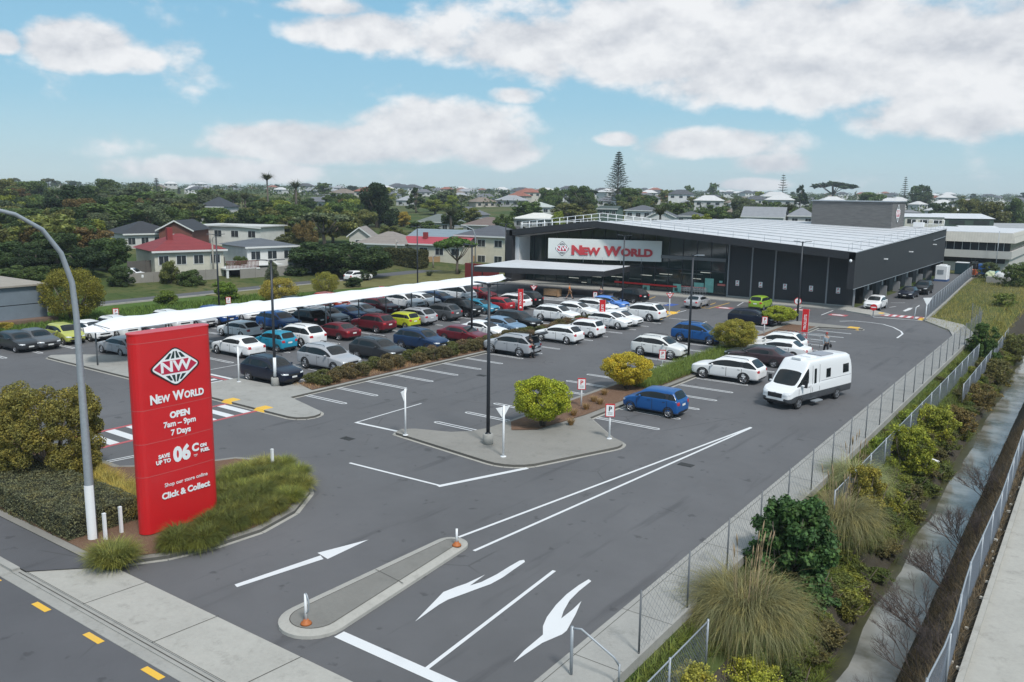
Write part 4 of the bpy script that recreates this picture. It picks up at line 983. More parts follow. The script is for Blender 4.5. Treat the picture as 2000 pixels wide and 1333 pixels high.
def trolley(x,y,rz,label,group='trolleys in the bays',n=1):
    t=thing('shopping_trolley',label,'trolley',(x,y,.01),rz,group)
    q=MB()
    for z,k in ((.5,.9),(.72,.95),(.98,1)):
        q.tube([(-.42*k,-.24,z),(.42*k,-.2,z),(.42*k,.2,z),(-.42*k,.24,z),(-.42*k,-.24,z)],.011,5)
    for i in range(8):
        xx=-.38+i*.11; q.tube([(xx,-.22,.98),(xx,-.2,.5),(xx,.2,.5),(xx,.22,.98)],.006,4)
    q.build('basket',GALV,t)
    q=MB(); q.tube([(-.5,-.25,1.05),(-.5,.25,1.05)],.022,6); q.build('handle',REDS,t)
    q=MB(); q.tube([(-.45,-.22,.98),(-.38,-.22,.5),(-.2,-.22,.18),(.4,-.2,.14)],.014,5); q.tube([(-.45,.22,.98),(-.38,.22,.5),(-.2,.22,.18),(.4,.2,.14)],.014,5)
    for a,b in((-.3,-.22),(-.3,.22),(.4,-.2),(.4,.2)): q.lathe([(0,-.02),(.065,-.02),(.065,.02),(0,.02)],10,'y',(a,b,.07))
    q.build('chassis',GALV,t); return t
trolley_bay(-39.9,67.0,0,'steel trolley bay behind the small boxy white hatchback')
tr0=trolley(-40.6,66.7,0,'steel shopping trolley nested in the row inside the middle bay'); bpy.context.view_layer.update(); trt=tree_of(tr0)
for i in range(1,7): dup(tr0,(-40.6+i*.28,66.7,.01),0,'steel shopping trolley nested in the row inside the middle bay',tree=trt)
for i in range(6): dup(tr0,(-40.6+i*.28,67.3,.01),0,'steel shopping trolley nested in the row inside the middle bay',tree=trt)
trolley_bay(-22.2,72.6,0,'steel trolley bay at the foot of the right-hand totem'); 
for i in range(4): dup(tr0,(-22.9+i*.3,72.6,.01),0,'steel trolley in the bay under the right-hand totem',group='trolleys in the right bay',tree=trt)
for i in range(9): dup(tr0,(-42.6-.35*i,99.0-.0*i,.12),R(90),'trolley in the row lined up against the dark shop glass',group='trolleys lined up at the shop front',tree=trt)
trolley_bay(-64.5,61.5,R(90),'steel trolley bay in front of the white SUV under the canopy')
for i in range(6): dup(tr0,(-64.3,60.4+.3*i,.01),R(90),'trolley in the bay in front of the white SUV under the canopy',group='trolleys in the far bay',tree=trt)
crate=thing('pallet_bin','wooden display bin outside the shop doors','bin',(*g(1079,578,.12),.12))
q=MB()
for i in range(6): q.box(-1+.0,-.5,.1+i*.13,1,-.46,.2+i*.13); q.box(-1,.46,.1+i*.13,1,.5,.2+i*.13)
q.box(-1,-.5,0,-.95,.5,.85); q.box(.95,-.5,0,1,.5,.85); q.box(-.95,-.46,.05,.95,.46,.6); q.build('slatted_box',mat('pine',(.36,.22,.12),.8,nscale=4,namt=.3),crate)
# ---------------------------------------------------------------- pylon sign
t=thing('pylon_sign','tall red pylon sign with white lettering between the clipped hedge and the flax','sign',(-27.9,17.35,0))
q=MB(); sec=[]
for (cx,cy,a0,a1) in ((.0,1.24,0,180),(.0,-1.24,180,360)):
    for i in range(11): a=R(a0+(a1-a0)*i/10); sec.append((.33*math.cos(a),cy+.33*math.sin(a)))
ys_=np.linspace(-1.24,1.24,9)
front=[(.33+.04*math.cos(v/1.24*PI/2),v) for v in ys_]; back=[(-.33-.04*math.cos(v/1.24*PI/2),v) for v in ys_[::-1]]
sec=[p for p in sec[1:10]]+back+[p for p in sec[12:21]]+front
def secsc(k): return [(a*k,b*k) for a,b in sec]
q.prism(secsc(1),.18,7.45); pb=q.build('panel',REDS,t); q=MB(); q.prism(secsc(.82),0,.18); q.build('plinth',BLK,t)
sm=mat('panel seam',(.50,.10,.10),.4)
q=MB()
for z in (7.14,4.74,3.52,2.31): 
    n=len(sec); ss_=secsc(1.006); vs=[(a,b,z) for a,b in ss_]+[(a,b,z+.022) for a,b in ss_]
    q.add(vs,[(i,(i+1)%n,n+(i+1)%n,n+i) for i in range(n)],True)
q.build('seam',sm,t)
q=MB(); q.prism(secsc(1.015),7.45,7.49); q.build('top_cap',REDS,t)
FP=lambda y,z,x=.378: frame((x,y-17.35,z),(0,1,0),(0,0,1))
def measured(s,size,bold,sp=1.0):
    me=text_mesh(s,size,0,.001,'LEFT',sp); xs=[v.co.x for v in me.vertices]; bpy.data.meshes.remove(me); return max(xs)-min(xs)
def smallcaps(words,size,m,parent,y,z,fr,bold,ext,width,small=.76,name='lettering'):
    """big first letters, smaller following ones, set on one base line"""
    segs=[]; x=0; gap=size*.10
    for w in words:
        for s_,k in ((w[0],1),(w[1:],small)):
            if not s_: continue
            wd=measured(s_,size*k,bold*k); segs.append((s_,k,x)); x+=wd+gap
        x+=size*.26
    tot=x-size*.26-gap; sx=width/tot
    for s_,k,x0 in segs:
        me=text_mesh(s_,size*k,bold*k,ext,'LEFT'); me.materials.clear(); me.materials.append(m)
        m0=text_mesh(s_,size*k,0,ext,'LEFT'); xm=min(v.co.x for v in m0.vertices); zmin=min(v.co.y for v in m0.vertices); bpy.data.meshes.remove(m0); me.transform(Matrix.Translation((x0-xm,-zmin,0))); me.transform(Matrix.Diagonal((sx,1,1,1)))
        me.transform(Matrix.Translation((-width/2,0,0))); me.transform(fr); me.name=name; link(me,name,parent)
def logo(parent,fr,w,h,colA,colW,colR,colG,ring=None):
    L=thing if False else None
    def dia(k,r=.16):
        pts=[]
        C4=[(1,0),(0,1),(-1,0),(0,-1)]
        for i in range(4):
            a,b,c=Vector(C4[i-1]),Vector(C4[i]),Vector(C4[(i+1)%4]); p=b+(a-b)*r; n_=b+(c-b)*r
            for u in (0,.25,.5,.75,1): q_=(p*(1-u)**2+b*2*u*(1-u)+n_*u*u); pts.append((q_.x*w/2*k,q_.y*h/2*k))
        return pts
    def lay(name,polys,m,z,th=.012):
        q=MB()
        for P_ in polys:
            n=len(P_); q.add([(a,b,z-th) for a,b in P_]+[(a,b,z) for a,b in P_],[tuple(range(n,2*n))]+[(i,(i+1)%n,n+(i+1)%n,n+i) for i in range(n)])
        me=bpy.data.meshes.new(name); me.from_pydata(q.v,[],q.f); me.transform(fr); me.materials.append(m); return link(me,name,parent)
    lay('emblem_outline',[dia(1.0)],colA,.012); lay('emblem_field',[dia(.93)],colW,.016)
    def clipx(y,k): return max(0,(k-abs(y)))
    band=[(-.82,0),(-.50,.31),(.50,.31),(.82,0),(.50,-.31),(-.50,-.31)]
    lay('emblem_band',[[(a*w/2,b*h/2) for a,b in band]],colR,.020)
    seg=[]
    for s in(1,-1):
        y0,y1=.40,.80
        xs0=[-.42,-.20,0,.20,.42]; 
        for i in range(4):
            a,b=xs0[i]+.035,xs0[i+1]-.035; k=.18 ; yt=.74 if i in(1,2) else .66
            top0=a*(1-yt)/(1-y0)*.95; top1=b*(1-yt)/(1-y0)*.95
            P_=[(a,s*y0),(b,s*y0),(top1,s*yt),(top0,s*yt)]
            seg.append([(u*w/2,v*h/2) for u,v in (P_ if s>0 else P_[::-1])])
    for sg_ in seg: lay('emblem_wedge',[sg_],colG,.020)
    me=text_mesh('NW',h*.36,.02*h/2,.004); me.materials.clear(); me.materials.append(colW); me.transform(Matrix.Diagonal((1.25,1,1,1))); me.transform(Matrix.Translation((0,0,.026))); me.transform(fr); link(me,'emblem_letters',parent)
NWK=mat('emblem dark green',(.012,.03,.03),.5)
logo(t,FP(17.30,6.17),2.10,1.50,BLK,WHT,mat('emblem crimson',(.46,.02,.06),.4),NWK)
smallcaps(['NEW','WORLD'],.46,WHT,t,0,0,FP(17.33,4.94),.019,.004,2.12)
text('OPEN',.31,WHT,t,FP(17.38,4.40),.017,.004); text('7am – 9pm',.29,WHT,t,FP(17.36,4.08),.009,.004); text('7 Days',.29,WHT,t,FP(17.38,3.75),.010,.004)
text('SAVE',.20,WHT,t,FP(16.66,2.96),.009,.004); text('UP TO',.20,WHT,t,FP(16.62,2.76),.009,.004); text('06',.74,WHT,t,FP(17.37,2.88),.038,.004,sx=.92)
text('C',.40,WHT,t,FP(17.93,2.98),.02,.004); text('ON',.17,WHT,t,FP(18.27,3.0),.011,.004); text('FUEL',.17,WHT,t,FP(18.33,2.81),.011,.004)
q=MB(); q.box(.372,.50,2.70,.379,.66,2.72); q.box(.372,.53,2.65,.379,.63,2.665); q.build('fine_print',WHT,t)
text('Shop our store online',.20,WHT,t,FP(17.50,1.86),.0015,.004); text('Click & Collect',.32,WHT,t,FP(17.47,1.46),.013,.004)
# ---------------------------------------------------------------- covered walkway
t=thing('walkway_canopy','long white fabric walkway canopy on thin posts across the car park','canopy',(-58.2,55,0))
n=72; m_=8; vs=[];fs=[]
for i in range(n+1):
    u=i/n; y=-25.2+u*48.4; sag=.07*math.cos(u*2*PI*13); wv=2.55+.10*math.cos(u*2*PI*13)
    if u<.06: wv*=math.sqrt(max(0.0,u/.06))*.95+.03
    if u>.90: wv*=math.sqrt(max(0.0,(1-u)/.10))*.97+.02
    for j in range(m_+1):
        v=-1+2*j/m_; vs.append((v*wv-.0,y+.0,3.20-.30*v*v+sag*(1-v*v)*.8-(.35*max(0,.06-u)/.06)))
for i in range(n):
    for j in range(m_): a=i*(m_+1)+j; fs.append((a,a+1,a+m_+2,a+m_+1))
q=MB(); q.add(vs,fs,True); q.add([(a,b,c-.04) for a,b,c in vs],[f[::-1] for f in fs],True); q.build('membrane',MEMB,t)
for yy in (30.6,36.0,41.4,45.0,48.6,52.2,55.7,59.3,62.9,66.4,70.0,73.6,77.2):
    q=MB(); q.tube([(0,yy-55,0),(0,yy-55,3.05)],.055,8); q.tube([(-1.9,yy-55,2.93),(0,yy-55,3.02),(1.9,yy-55,2.93)],.03,6); q.build('post',mat('grey post',(.12,.13,.14),.5),t)
# ---------------------------------------------------------------- supermarket
shop=thing('supermarket','long charcoal supermarket with low white gabled roof and big white shop sign','supermarket',(0,0,0))
def bp(nm,mb,m,parent=shop,**k): return mb.build(nm,m,parent,**k)
YF=100.4
RP=[(-71.0,7.25),(-57.5,8.85),(-24.6,6.45)]     # front eave line x,z (left, ridge, right)
RB=[(-71.0,7.2),(-57.5,8.25),(-24.9,7.65)]      # rear eave line
def roofz(x,y):
    u=min(1,max(0,(y-96.8)/(151-96.8))); a=np.interp(x,[p[0] for p in RP],[p[1] for p in RP]); b=np.interp(x,[p[0] for p in RB],[p[1] for p in RB]); return float(a*(1-u)+b*u)
q=MB(); nx=[-71,-64,-57.5,-50,-42,-34,-24.6]; ny=[96.8,110,124,138,151]
vs=[(x,y,roofz(x,y)) for y in ny for x in nx]; q.add(vs,[(j*7+i,j*7+i+1,j*7+i+8,j*7+i+7) for j in range(4) for i in range(6)]); bp('roof',q,ROOFW)
q=MB(); 
for y in np.arange(101,150,4.9): q.add([(x,y+dy,roofz(x,y)+dz) for x in(-57.5,-25) for dy,dz in((0,.02),(0,.09),(.12,.09),(.12,.02))],[(0,1,5,4),(1,2,6,5),(2,3,7,6)])
bp('roof_step',q,mat('roof flashing',(.42,.43,.45),.5))
q=MB()                                   # charcoal fascia with the folded soffit
for (x0,z0),(x1,z1) in zip(RP[:-1],RP[1:]):
    t0=.95 if x0<-60 else .85; 
    q.add([(x0,96.8,z0+.05),(x1,96.8,z1+.05),(x1,96.8,z1-.80),(x0,96.8,z0-.80),(x0,97.05,z0+.05),(x1,97.05,z1+.05),(x1,YF,z1-1.0),(x0,YF,z0-1.0)],[(3,2,1,0),(0,1,5,4),(3,7,6,2)])
bp('fascia',q,CLAD)
q=MB(); q.add([(-70.6,96.9,6.42),(-57.6,96.9,8.02),(-57.6,99.5,7.92),(-70.6,99.5,6.32)],[(0,1,2,3)]); q.add([(-70.6,96.78,6.42),(-57.6,96.78,8.02),(-57.6,96.78,8.10),(-70.6,96.78,6.50)],[(3,2,1,0),(0,1,2,3)]); bp('white_soffit_edge',q,WHT)
q=MB(); q.box(-71.6,96.8,0,-70.55,100.4,7.25); q.box(-71.6,100.4,0,-71.2,151,7.2); bp('left_wing_wall',q,CLAD2)
q=MB(); q.box(-70.55,97.6,2.7,-69.9,100.3,6.35); bp('white_return_panel',q,WHT)
q=MB(); q.add([(-70.5,YF,0),(-40.5,YF,0),(-40.5,YF,6.6),(-57.5,YF,7.95),(-70.5,YF,6.4)],[(0,1,2,3,4)]); bp('shop_window',q,SGLASS)
q=MB()
for x in np.arange(-69.2,-40.5,1.9): q.box(x-.035,YF-.07,.12,x+.035,YF-.004,float(np.interp(x,[-70.5,-57.5,-40.5],[6.3,7.85,6.5])))
q.box(-70.5,YF-.08,3.0,-40.6,YF-.01,3.1); q.box(-70.5,YF-.08,.1,-40.6,YF-.01,.3); bp('window_frame',q,POLEB)
q=MB(); q.box(-50.5,YF-.32,4.35,-40.6,YF-.09,4.75); bp('concrete_beam',q,mat('grey band',(.16,.16,.165),.7))
q=MB(); q.box(-70.5,YF+5,0,-25.6,YF+5.1,6); bp('inner_wall',q,DARKIN)
jx=[-40.3,-37.35,-34.5,-31.45,-28.4,-25.35]
for a,b in zip(jx[:-1],jx[1:]):
    q=MB(); q.add([(a+.09,YF,.25),(b-.09,YF,.25),(b-.09,YF,roofz(b,97)-.9),(a+.09,YF,roofz(a,97)-.9)],[(0,1,2,3)]); bp('wall_panel',q,CLAD)
for a in jx:
    q=MB(); q.box(a-.085,YF-.10,.1,a+.085,YF+.1,roofz(a,97)-.95); bp('concrete_column',q,mat('column grey',(.27,.275,.29),.7,nscale=2,namt=.12))
q=MB(); q.box(-40.3,YF-.06,.1,-25.35,YF+.05,.27); bp('plinth',q,CONC)
for i,(a,b) in enumerate(zip(jx[:-1],jx[1:])):
    c=(a+b)/2-.25; q=MB(); q.box(c-.22,YF-.04,1.55,c+.22,YF-.01,2.2); s_=bp('bay_sign',q,WHT); text('P',.34,REDS,shop,frame((c,YF-.045,1.98),(1,0,0),(0,0,1)),.01,.001,name='bay_letter'); q=MB(); q.box(c-.14,YF-.05,1.62,c+.14,YF-.041,1.70); bp('bay_sign_bar',q,REDS)
# side wall with the tapered upper band
q=MB(); q.add([(-24.6,96.8,2.5),(-24.9,151,2.5),(-24.9,151,7.65),(-24.6,96.8,6.45)],[(0,1,2,3)]); q.add([(-24.6,96.8,2.5),(-25.3,96.8,2.5),(-25.3,96.8,6.4),(-24.6,96.8,6.45)],[(0,3,2,1)]); q.add([(-24.6,96.8,2.5),(-24.9,151,2.5),(-27.6,151,2.5),(-27.6,100.4,2.5),(-25.3,100.4,2.5),(-25.3,96.8,2.5)],[(0,5,4,3,2,1)]); bp('side_band',q,CLAD2)
q=MB(); q.add([(-24.56,96.7,6.44),(-24.86,151,7.64),(-24.86,151,7.74),(-24.56,96.7,6.54)],[(0,1,2,3)]); q.add([(-24.56,96.7,2.46),(-24.86,151,2.46),(-24.86,151,2.54),(-24.56,96.7,2.54)],[(0,1,2,3)]); bp('side_trim',q,GALV)
q=MB(); q.add([(-26.6,100.4,0),(-26.6,151,-.1),(-26.6,151,2.5),(-26.6,100.4,2.5)],[(0,1,2,3)]); q.add([(-25.3,100.5,0),(-26.6,100.5,0),(-26.6,100.5,2.5),(-25.3,100.5,2.5)],[(3,2,1,0)]); bp('side_wall',q,mat('side wall grey',(.060,.066,.076),.7,fn=f_siding(2.2,1,.2)))
for k,y in enumerate((105.5,112.8,120,127.2,134.5,141.5)):
    q=MB(); q.box(-26.59,y,.1,-26.45,y+2.2,2.45); bp('side_doorway',q,DARKIN)
    q=MB(); q.box(-26.0,y+2.3,0,-25.2,y+2.55,1.35); bp('bollard_wall',q,mat('column grey',(.27,.275,.29),.7))
    q=MB(); q.box(-26.58,y-1.6,1.1,-26.5,y-1.3,2.0); bp('side_sign',q,WHT)
for y,z in ((110,5.0),(124,5.2),(140,5.5)):
    q=MB(); q.box(-24.75,y,z,-24.3,y+.5,z+.12); bp('wall_light',q,WHT)
q=MB(); q.tube([(-24.7,140,6.15),(-24.7,149.5,6.45)],.05,6); bp('wall_pipe',q,GALV)
q=MB(); q.lathe([(0,-.18),(.13,-.12),(.16,0),(.13,.12),(0,.18)],10,'z',(-25.0,96.5,5.6)); bp('security_camera',q,WHT)
q=MB(); q.add([(-71.4,151,0),(-25,151,0),(-25,151,7.6),(-57.5,151,8.2),(-71.4,151,7.1)],[(4,3,2,1,0)]); bp('rear_wall',q,CLAD)
# shop sign, standing slightly skew in front of the glass
A=Vector((*YP(1071,466,97.0)[:1],97.0,0)); A=Vector((YP(1071,466,97.2)[0],97.2,0)); B=Vector((YP(1293,471,102.2)[0],102.2,0))
B=Vector((YP(1293,471,100.1)[0],100.1,0)); A=Vector((YP(1071,466,95.0)[0],95.0,0))
zt=(YP(1071,466,95.0)[1]+YP(1293,471,100.1)[1])/2; zb_=(YP(1071,507,95.0)[1]+YP(1293,510,100.1)[1])/2
u=(B-A).normalized(); wS=(B-A).length; hS=zt-zb_; nrm=Vector((u.y,-u.x,0))
if nrm.y>0: nrm=-nrm
def SFm(a,b,off=.0): o=A+u*a+nrm*off; return frame((o.x,o.y,zb_+b),u,(0,0,1))
q=MB(); c0=A;c1=B; 
q.add([(*(c0[:2]),zb_),(*(c1[:2]),zb_),(*(c1[:2]),zt),(*(c0[:2]),zt)]+[(p.x-nrm.x*.35,p.y-nrm.y*.35,z) for p,z in((c0,zb_),(c1,zb_),(c1,zt),(c0,zt))],[(0,1,2,3),(7,6,5,4),(0,4,5,1),(1,5,6,2),(2,6,7,3),(3,7,4,0)]); sb=bp('sign_board',q,mat('sign board white',(.66,.68,.66),.55,nscale=.4,namt=.05))
for a in (.12,.9):
    q=MB(); p=A+u*wS*a-nrm*.3; q.tube([(p.x,p.y,(zb_+zt)/2),(p.x,YF,(zb_+zt)/2)],.08,6); bp('sign_bracket',q,POLEB)
logo(sb,SFm(wS*.128,hS*.50,.02),wS*.135,hS*.78,BLK,WHT,mat('emblem crimson',(.46,.02,.06),.4),NWK)
REDL=mat('letter red',(.50,.045,.055),.4)
smallcaps(['NEW','WORLD'],1.62,REDL,sb,0,0,SFm(wS*.57,hS*.24,.05),.085,.05,wS*.70,.80)
# entrance canopy
cz=3.5; CP=[(-65.4,81.9),(-50.1,87.1),(-51.4,95.8),(-55.2,94.3),(-67.4,93.5)]
q=MB(); q.prism(CP,cz-.68,cz-.03); ec=bp('entrance_canopy',q,CLAD)
q=MB(); q.prism(CP,cz-.03,cz+.015); bp('canopy_top',q,ROOFW)
q=MB(); q.tube([(-50.6,87.7,.1),(-50.6,87.7,cz-.6)],.07,8); q.tube([(-64.8,82.8,0),(-64.8,82.8,cz-.6)],.07,8); bp('canopy_post',q,POLEB)
for a in(.33,.5,.66,.84):
    q=MB(); p=A+u*wS*a; q.tube([(p.x,p.y-.3,cz),(p.x,p.y-.3,cz+.75)],.035,5); bp('canopy_stay',q,GALV)
q=MB(); q.box(-77.5,95.0,.1,-71.7,95.4,2.4); bp('red_entry_wall',q,mat('dark red wall',(.16,.015,.015),.6))
q=MB(); q.box(-56,YF-.25,.75,-47,YF-.12,.95); bp('red_rail',q,REDS)
teal=mat('teal poster',(.22,.50,.44),.6,nscale=2.5,namt=.35); dkt=mat('poster print',(.03,.09,.08),.6)
for (px,py,w,h_,dk) in [(1262,565,1.05,1.5,1),(1322,568,1.1,1.7,1),(1322,585,.9,1.4,0),(1343,583,.6,.9,0),(1365,557,1.3,.55,0),(1385,558,1.15,1.75,0),(1408,551,.4,.25,0)]:
    x,z=YP(px,py,YF-.1); q=MB(); q.box(x-w/2,YF-.11,z-h_/2,x+w/2,YF-.085,z+h_/2); s_=bp('window_poster',q,teal)
    if dk:
        q=MB(); q.box(x-w*.3,YF-.12,z-.1,x+w*.1,YF-.112,z+.3); q.box(x-w*.05,YF-.12,z-h_*.35,x+w*.3,YF-.112,z-.15); q.build('poster_print',dkt,s_)
x,z=YP(1409,557,YF-.1); q=MB(); q.box(x-.5,YF-.12,z-.12,x+.5,YF-.09,z+.12); bp('red_window_strip',q,mat('faded red',(.5,.14,.12),.6))
# inside life seen through the dark glass: hung lights and displays
q=MB()
for (px,py,w,h_) in [(1150,552,.6,1.0),(1172,556,.9,.7),(1205,552,.5,.9),(1290,548,1.4,.2),(1295,540,2.2,.12),(1350,535,3,.12),(1240,545,1.8,.15),(1385,530,2.2,.1),(1120,560,.5,.5),(1090,556,.7,.8)]:
    x,z=YP(px,py,YF-.1); q.box(x-w/2,YF-.03,z-h_/2,x+w/2,YF-.006,z+h_/2)
bp('window_display',q,mat('dim display',(.10,.12,.11),.6,nscale=3,namt=.5))
for (px,py,w) in [(1120,543,1.6),(1165,541,1.4),(1205,541,1.8),(1262,538,1.6),(1300,536,1.8),(1340,534,1.6),(1378,533,1.4),(1285,548,1.2),(1360,545,1.2),(1140,552,.8)]:
    x,z=YP(px,py,YF-.1); q=MB(); q.box(x-w/2,YF-.028,z-.035,x+w/2,YF-.008,z+.035); bp('ceiling_light',q,mat('shop light',(.6,.6,.55),.5,emit=(.20,.20,.17)))
# roof rail: white barrier over the left gable, fine guard wires on the right slope
q=MB()
for i in range(17):
    x=-70.4+i*1.25; z=roofz(x,99); q.tube([(x,99,z),(x,99,z+1.05)],.045,5)
for k in (1.05,.55):
    q.tube([(-70.4,99,roofz(-70.4,99)+k),(-57.5,99,roofz(-57.5,99)+k),(-50.4,99,roofz(-50.4,99)+k)],.04,5)
for i in range(12): x=-70.6; y=99+i*2; q.tube([(x,y,roofz(x,y)),(x,y,roofz(x,y)+1.05)],.04,5)
q.tube([(-70.6,99,8.1),(-70.6,121,8.1)],.04,5); bp('white_roof_rail',q,WHT)
q=MB()
for i in range(13): x=-48.5+i*1.9; z=roofz(x,98); q.tube([(x,98,z),(x,98,z+.75)],.022,4)
q.tube([(-50,98,roofz(-50,98)+.75),(-25.6,98,roofz(-25.6,98)+.75)],.016,4)
for i in range(15): y=99+i*3.6; z=roofz(-25.6,y); q.tube([(-25.6,y,z),(-25.6,y,z+.85)],.022,4)
q.tube([(-25.6,98,roofz(-25.6,98)+.8),(-25.6,150,roofz(-25.6,150)+.85)],.018,4); bp('roof_safety_line',q,GALV)
q=MB(); q.box(-43.4,141.8,7.2,-31.2,150.4,11.65); pr=bp('plant_room',q,WOODC)
q=MB(); q.box(-43.6,141.6,11.65,-31.0,150.6,11.78); bp('plant_room_cap',q,GALV)
logo(shop,frame((-31.15,145.6,9.9),(0,1,0),(0,0,1)),3.6,3.3,BLK,WHT,mat('emblem crimson',(.46,.02,.06),.4),NWK)
q=MB()
for i in range(7): q.tube([(-30+i*.8,150.2,7.7),(-30+i*.8,150.2,8.9)],.05,4)
q.tube([(-30,150.2,8.9),(-25.2,150.2,8.9)],.05,4); q.tube([(-30,150.2,8.3),(-25.2,150.2,8.3)],.05,4); q.box(-29.5,149,7.8,-28,150,8.5); bp('roof_plant_frame',q,WHT)
# ---------------------------------------------------------------- chain-link and post fences
WIREM=mat('fence wire',(.15,.17,.20),.6)
def chain_fence(pts,h,label,name='chain_link_fence',pitch=.22,wr=.008,post=.035,step=3.0,zf=None,toprail=True,overh=.06,pm=None):
    t=thing(name,label,'fence',(pts[0][0],pts[0][1],0)); o=Vector((pts[0][0],pts[0][1],0)); W_=MB(); Pm=[]
    rl=MB(); dist=0; nextp=0; zf=zf or (lambda x,y:0)
    segs=[]; tot=0
    for a,b in zip(pts[:-1],pts[1:]):
        a=Vector(a[:2]);b=Vector(b[:2]); segs.append((tot,a,b)); tot+=(b-a).length
    def P_(s):
        for (t0,a,b) in reversed(segs):
            if s>=t0: d=(b-a); return a+d*min(1,(s-t0)/d.length)
        return segs[0][1]
    n=int(tot/step)
    for i in range(n+1):
        p=P_(min(tot,i*tot/max(n,1))); z=zf(p.x,p.y); q=MB(); q.tube([(p.x-o.x,p.y-o.y,z-.1),(p.x-o.x,p.y-o.y,z+h+overh)],post,6); q.build('fence_post',pm or GALV,t)
    if toprail:
        rl.tube([(P_(s).x-o.x,P_(s).y-o.y,zf(*P_(s))+h) for s in np.linspace(0,tot,max(2,int(tot/1.5)))],.024,5); rl.build('top_rail',GALV,t)
    nz=max(1,int(h/pitch)); dz=h/nz
    ns=int(tot/pitch)
    V=[];F=[]
    def seg(p,q,w):
        k=len(V); d=(q-p).normalized(); s_=d.cross(Vector((d.y,-d.x,.3))).normalized()*w; r_=d.cross(s_).normalized()*w
        for c in (p,q): V.extend([c+s_,c-s_*.5+r_*.87,c-s_*.5-r_*.87])
        F.extend([(k,k+1,k+4,k+3),(k+1,k+2,k+5,k+4),(k+2,k,k+3,k+5)])
    for i in range(-nz,ns):
        for dirn in(1,-1):
            s0=i*pitch; s1=s0+nz*pitch; z0,z1=(0,h) if dirn>0 else (h,0)
            sa,sb_=max(0,s0),min(tot,s1)
            if sb_<=sa: continue
            fa=(sa-s0)/(s1-s0); fb=(sb_-s0)/(s1-s0)
            pa,pb_=P_(sa),P_(sb_)
            seg(Vector((pa.x-o.x,pa.y-o.y,zf(pa.x,pa.y)+z0+(z1-z0)*fa)),Vector((pb_.x-o.x,pb_.y-o.y,zf(pb_.x,pb_.y)+z0+(z1-z0)*fb)),wr)
    W_.v=[tuple(v) for v in V]; W_.f=F; W_.m=[0]*len(F); W_.sm=[False]*len(F); W_.build('wire_mesh',WIREM,t); return t
chain_fence([PU(-9.83,19.6),PU(-9.83,60),PU(-9.83,93),(-13.0,97.5)],1.8,'tall post and mesh fence along the outer edge of the concrete path','path_fence',pitch=.3,wr=.0035,post=.03,step=3.15,zf=lambda x,y:.08,toprail=False,pm=mat('grey post',(.12,.13,.14),.5))
chain_fence([PU(-8.7,14),PU(-8.66,21.6)],1.45,'short end of the bank chain-link fence running into the big pampas clump',zf=lambda x,y:-.88,pitch=.17,wr=.006,step=2.5)
chain_fence([PU(-8.62,35),PU(-8.6,42),PU(-8.5,60),PU(-8.45,79)],1.45,'galvanised chain-link fence half way down the planted creek bank',zf=lambda x,y:-.88,pitch=.17,wr=.006)
chain_fence([PU(-7.6,64),PU(-7.6,80),PU(-7.7,95)],1.2,'low chain-link fence above the creek beyond the round shrub',zf=lambda x,y:-1.2,pitch=.2)
chain_fence([PU(-2.92,10),PU(-2.86,20),PU(-2.72,23),PU(-2.9,28),PU(-2.8,36),PU(-2.9,46),PU(-2.9,70)],1.5,'sagging chain-link fence along the concrete yard on the right of the creek',pitch=.14,wr=.006,step=2.6,overh=.03)
chain_fence([(-16.9,95.2),(-18.0,112),(-20.0,140),(-20.6,150)],1.9,'grey mesh fence on a kerb beside the delivery lane',pitch=.22,wr=.007,step=2.6,zf=lambda x,y:.1)
q=MB(); q.prism([(-16.7,95.2),(-17.8,112),(-19.8,140),(-20.4,150),(-20.65,150),(-20.05,140),(-18.1,112),(-17.0,95.2)],-.3,.2); struct(q,'lane_kerb',CONC)
x,y=g(1147,1333); t=thing('gate_frame','bent galvanised gate frame at the bottom end of the concrete path','gate',(*PU(-10.8,17.6),.1))
q=MB(); q.tube([(0,0,0),(0,0,1.35)],.045,8); q.tube([(1.25,.3,0),(1.25,.3,.6)],.03,6); q.build('gate_post',GALV,t); q=MB(); q.tube([(0,0,1.3),(.25,.05,1.33),(1.1,.26,.75),(1.25,.3,.55)],.03,8); q.build('gate_rail',GALV,t)
x,y=g(1600,1120,-2.2); t=thing('drain_outlet','round concrete drain outlet in the creek bank','drain',(PU(-6.95,22.5)[0],22.5,-2.6),0); q=MB(); q.lathe([(.26,0),(.38,0),(.38,.5),(.26,.5)],16,'x'); q.build('pipe',CONC,t); q=MB(); q.lathe([(0,.4),(.27,.4)],16,'x'); q.build('pipe_mouth',DARKIN,t)
t=thing('waste_pipe','short white pipe sticking out of the creek bank below the fence','pipe',(*PU(-7.7,50),-1.5)); q=MB(); q.tube([(0,0,0),(.9,-.2,-.15)],.06,8); q.build('pipe',WHT,t)
rr_=random.Random(3); q=MB()
for i in range(26):
    yy=rr_.uniform(16,44); uu=rr_.uniform(-2.85,-2.56); x,y=PU(uu,yy); s_=rr_.uniform(.03,.09); q.box(x,y,.0,x+s_*1.4,y+s_,.04+s_*.4)
lt=q.build('litter',mat('litter white',(.6,.58,.52),.8),kind='stuff')
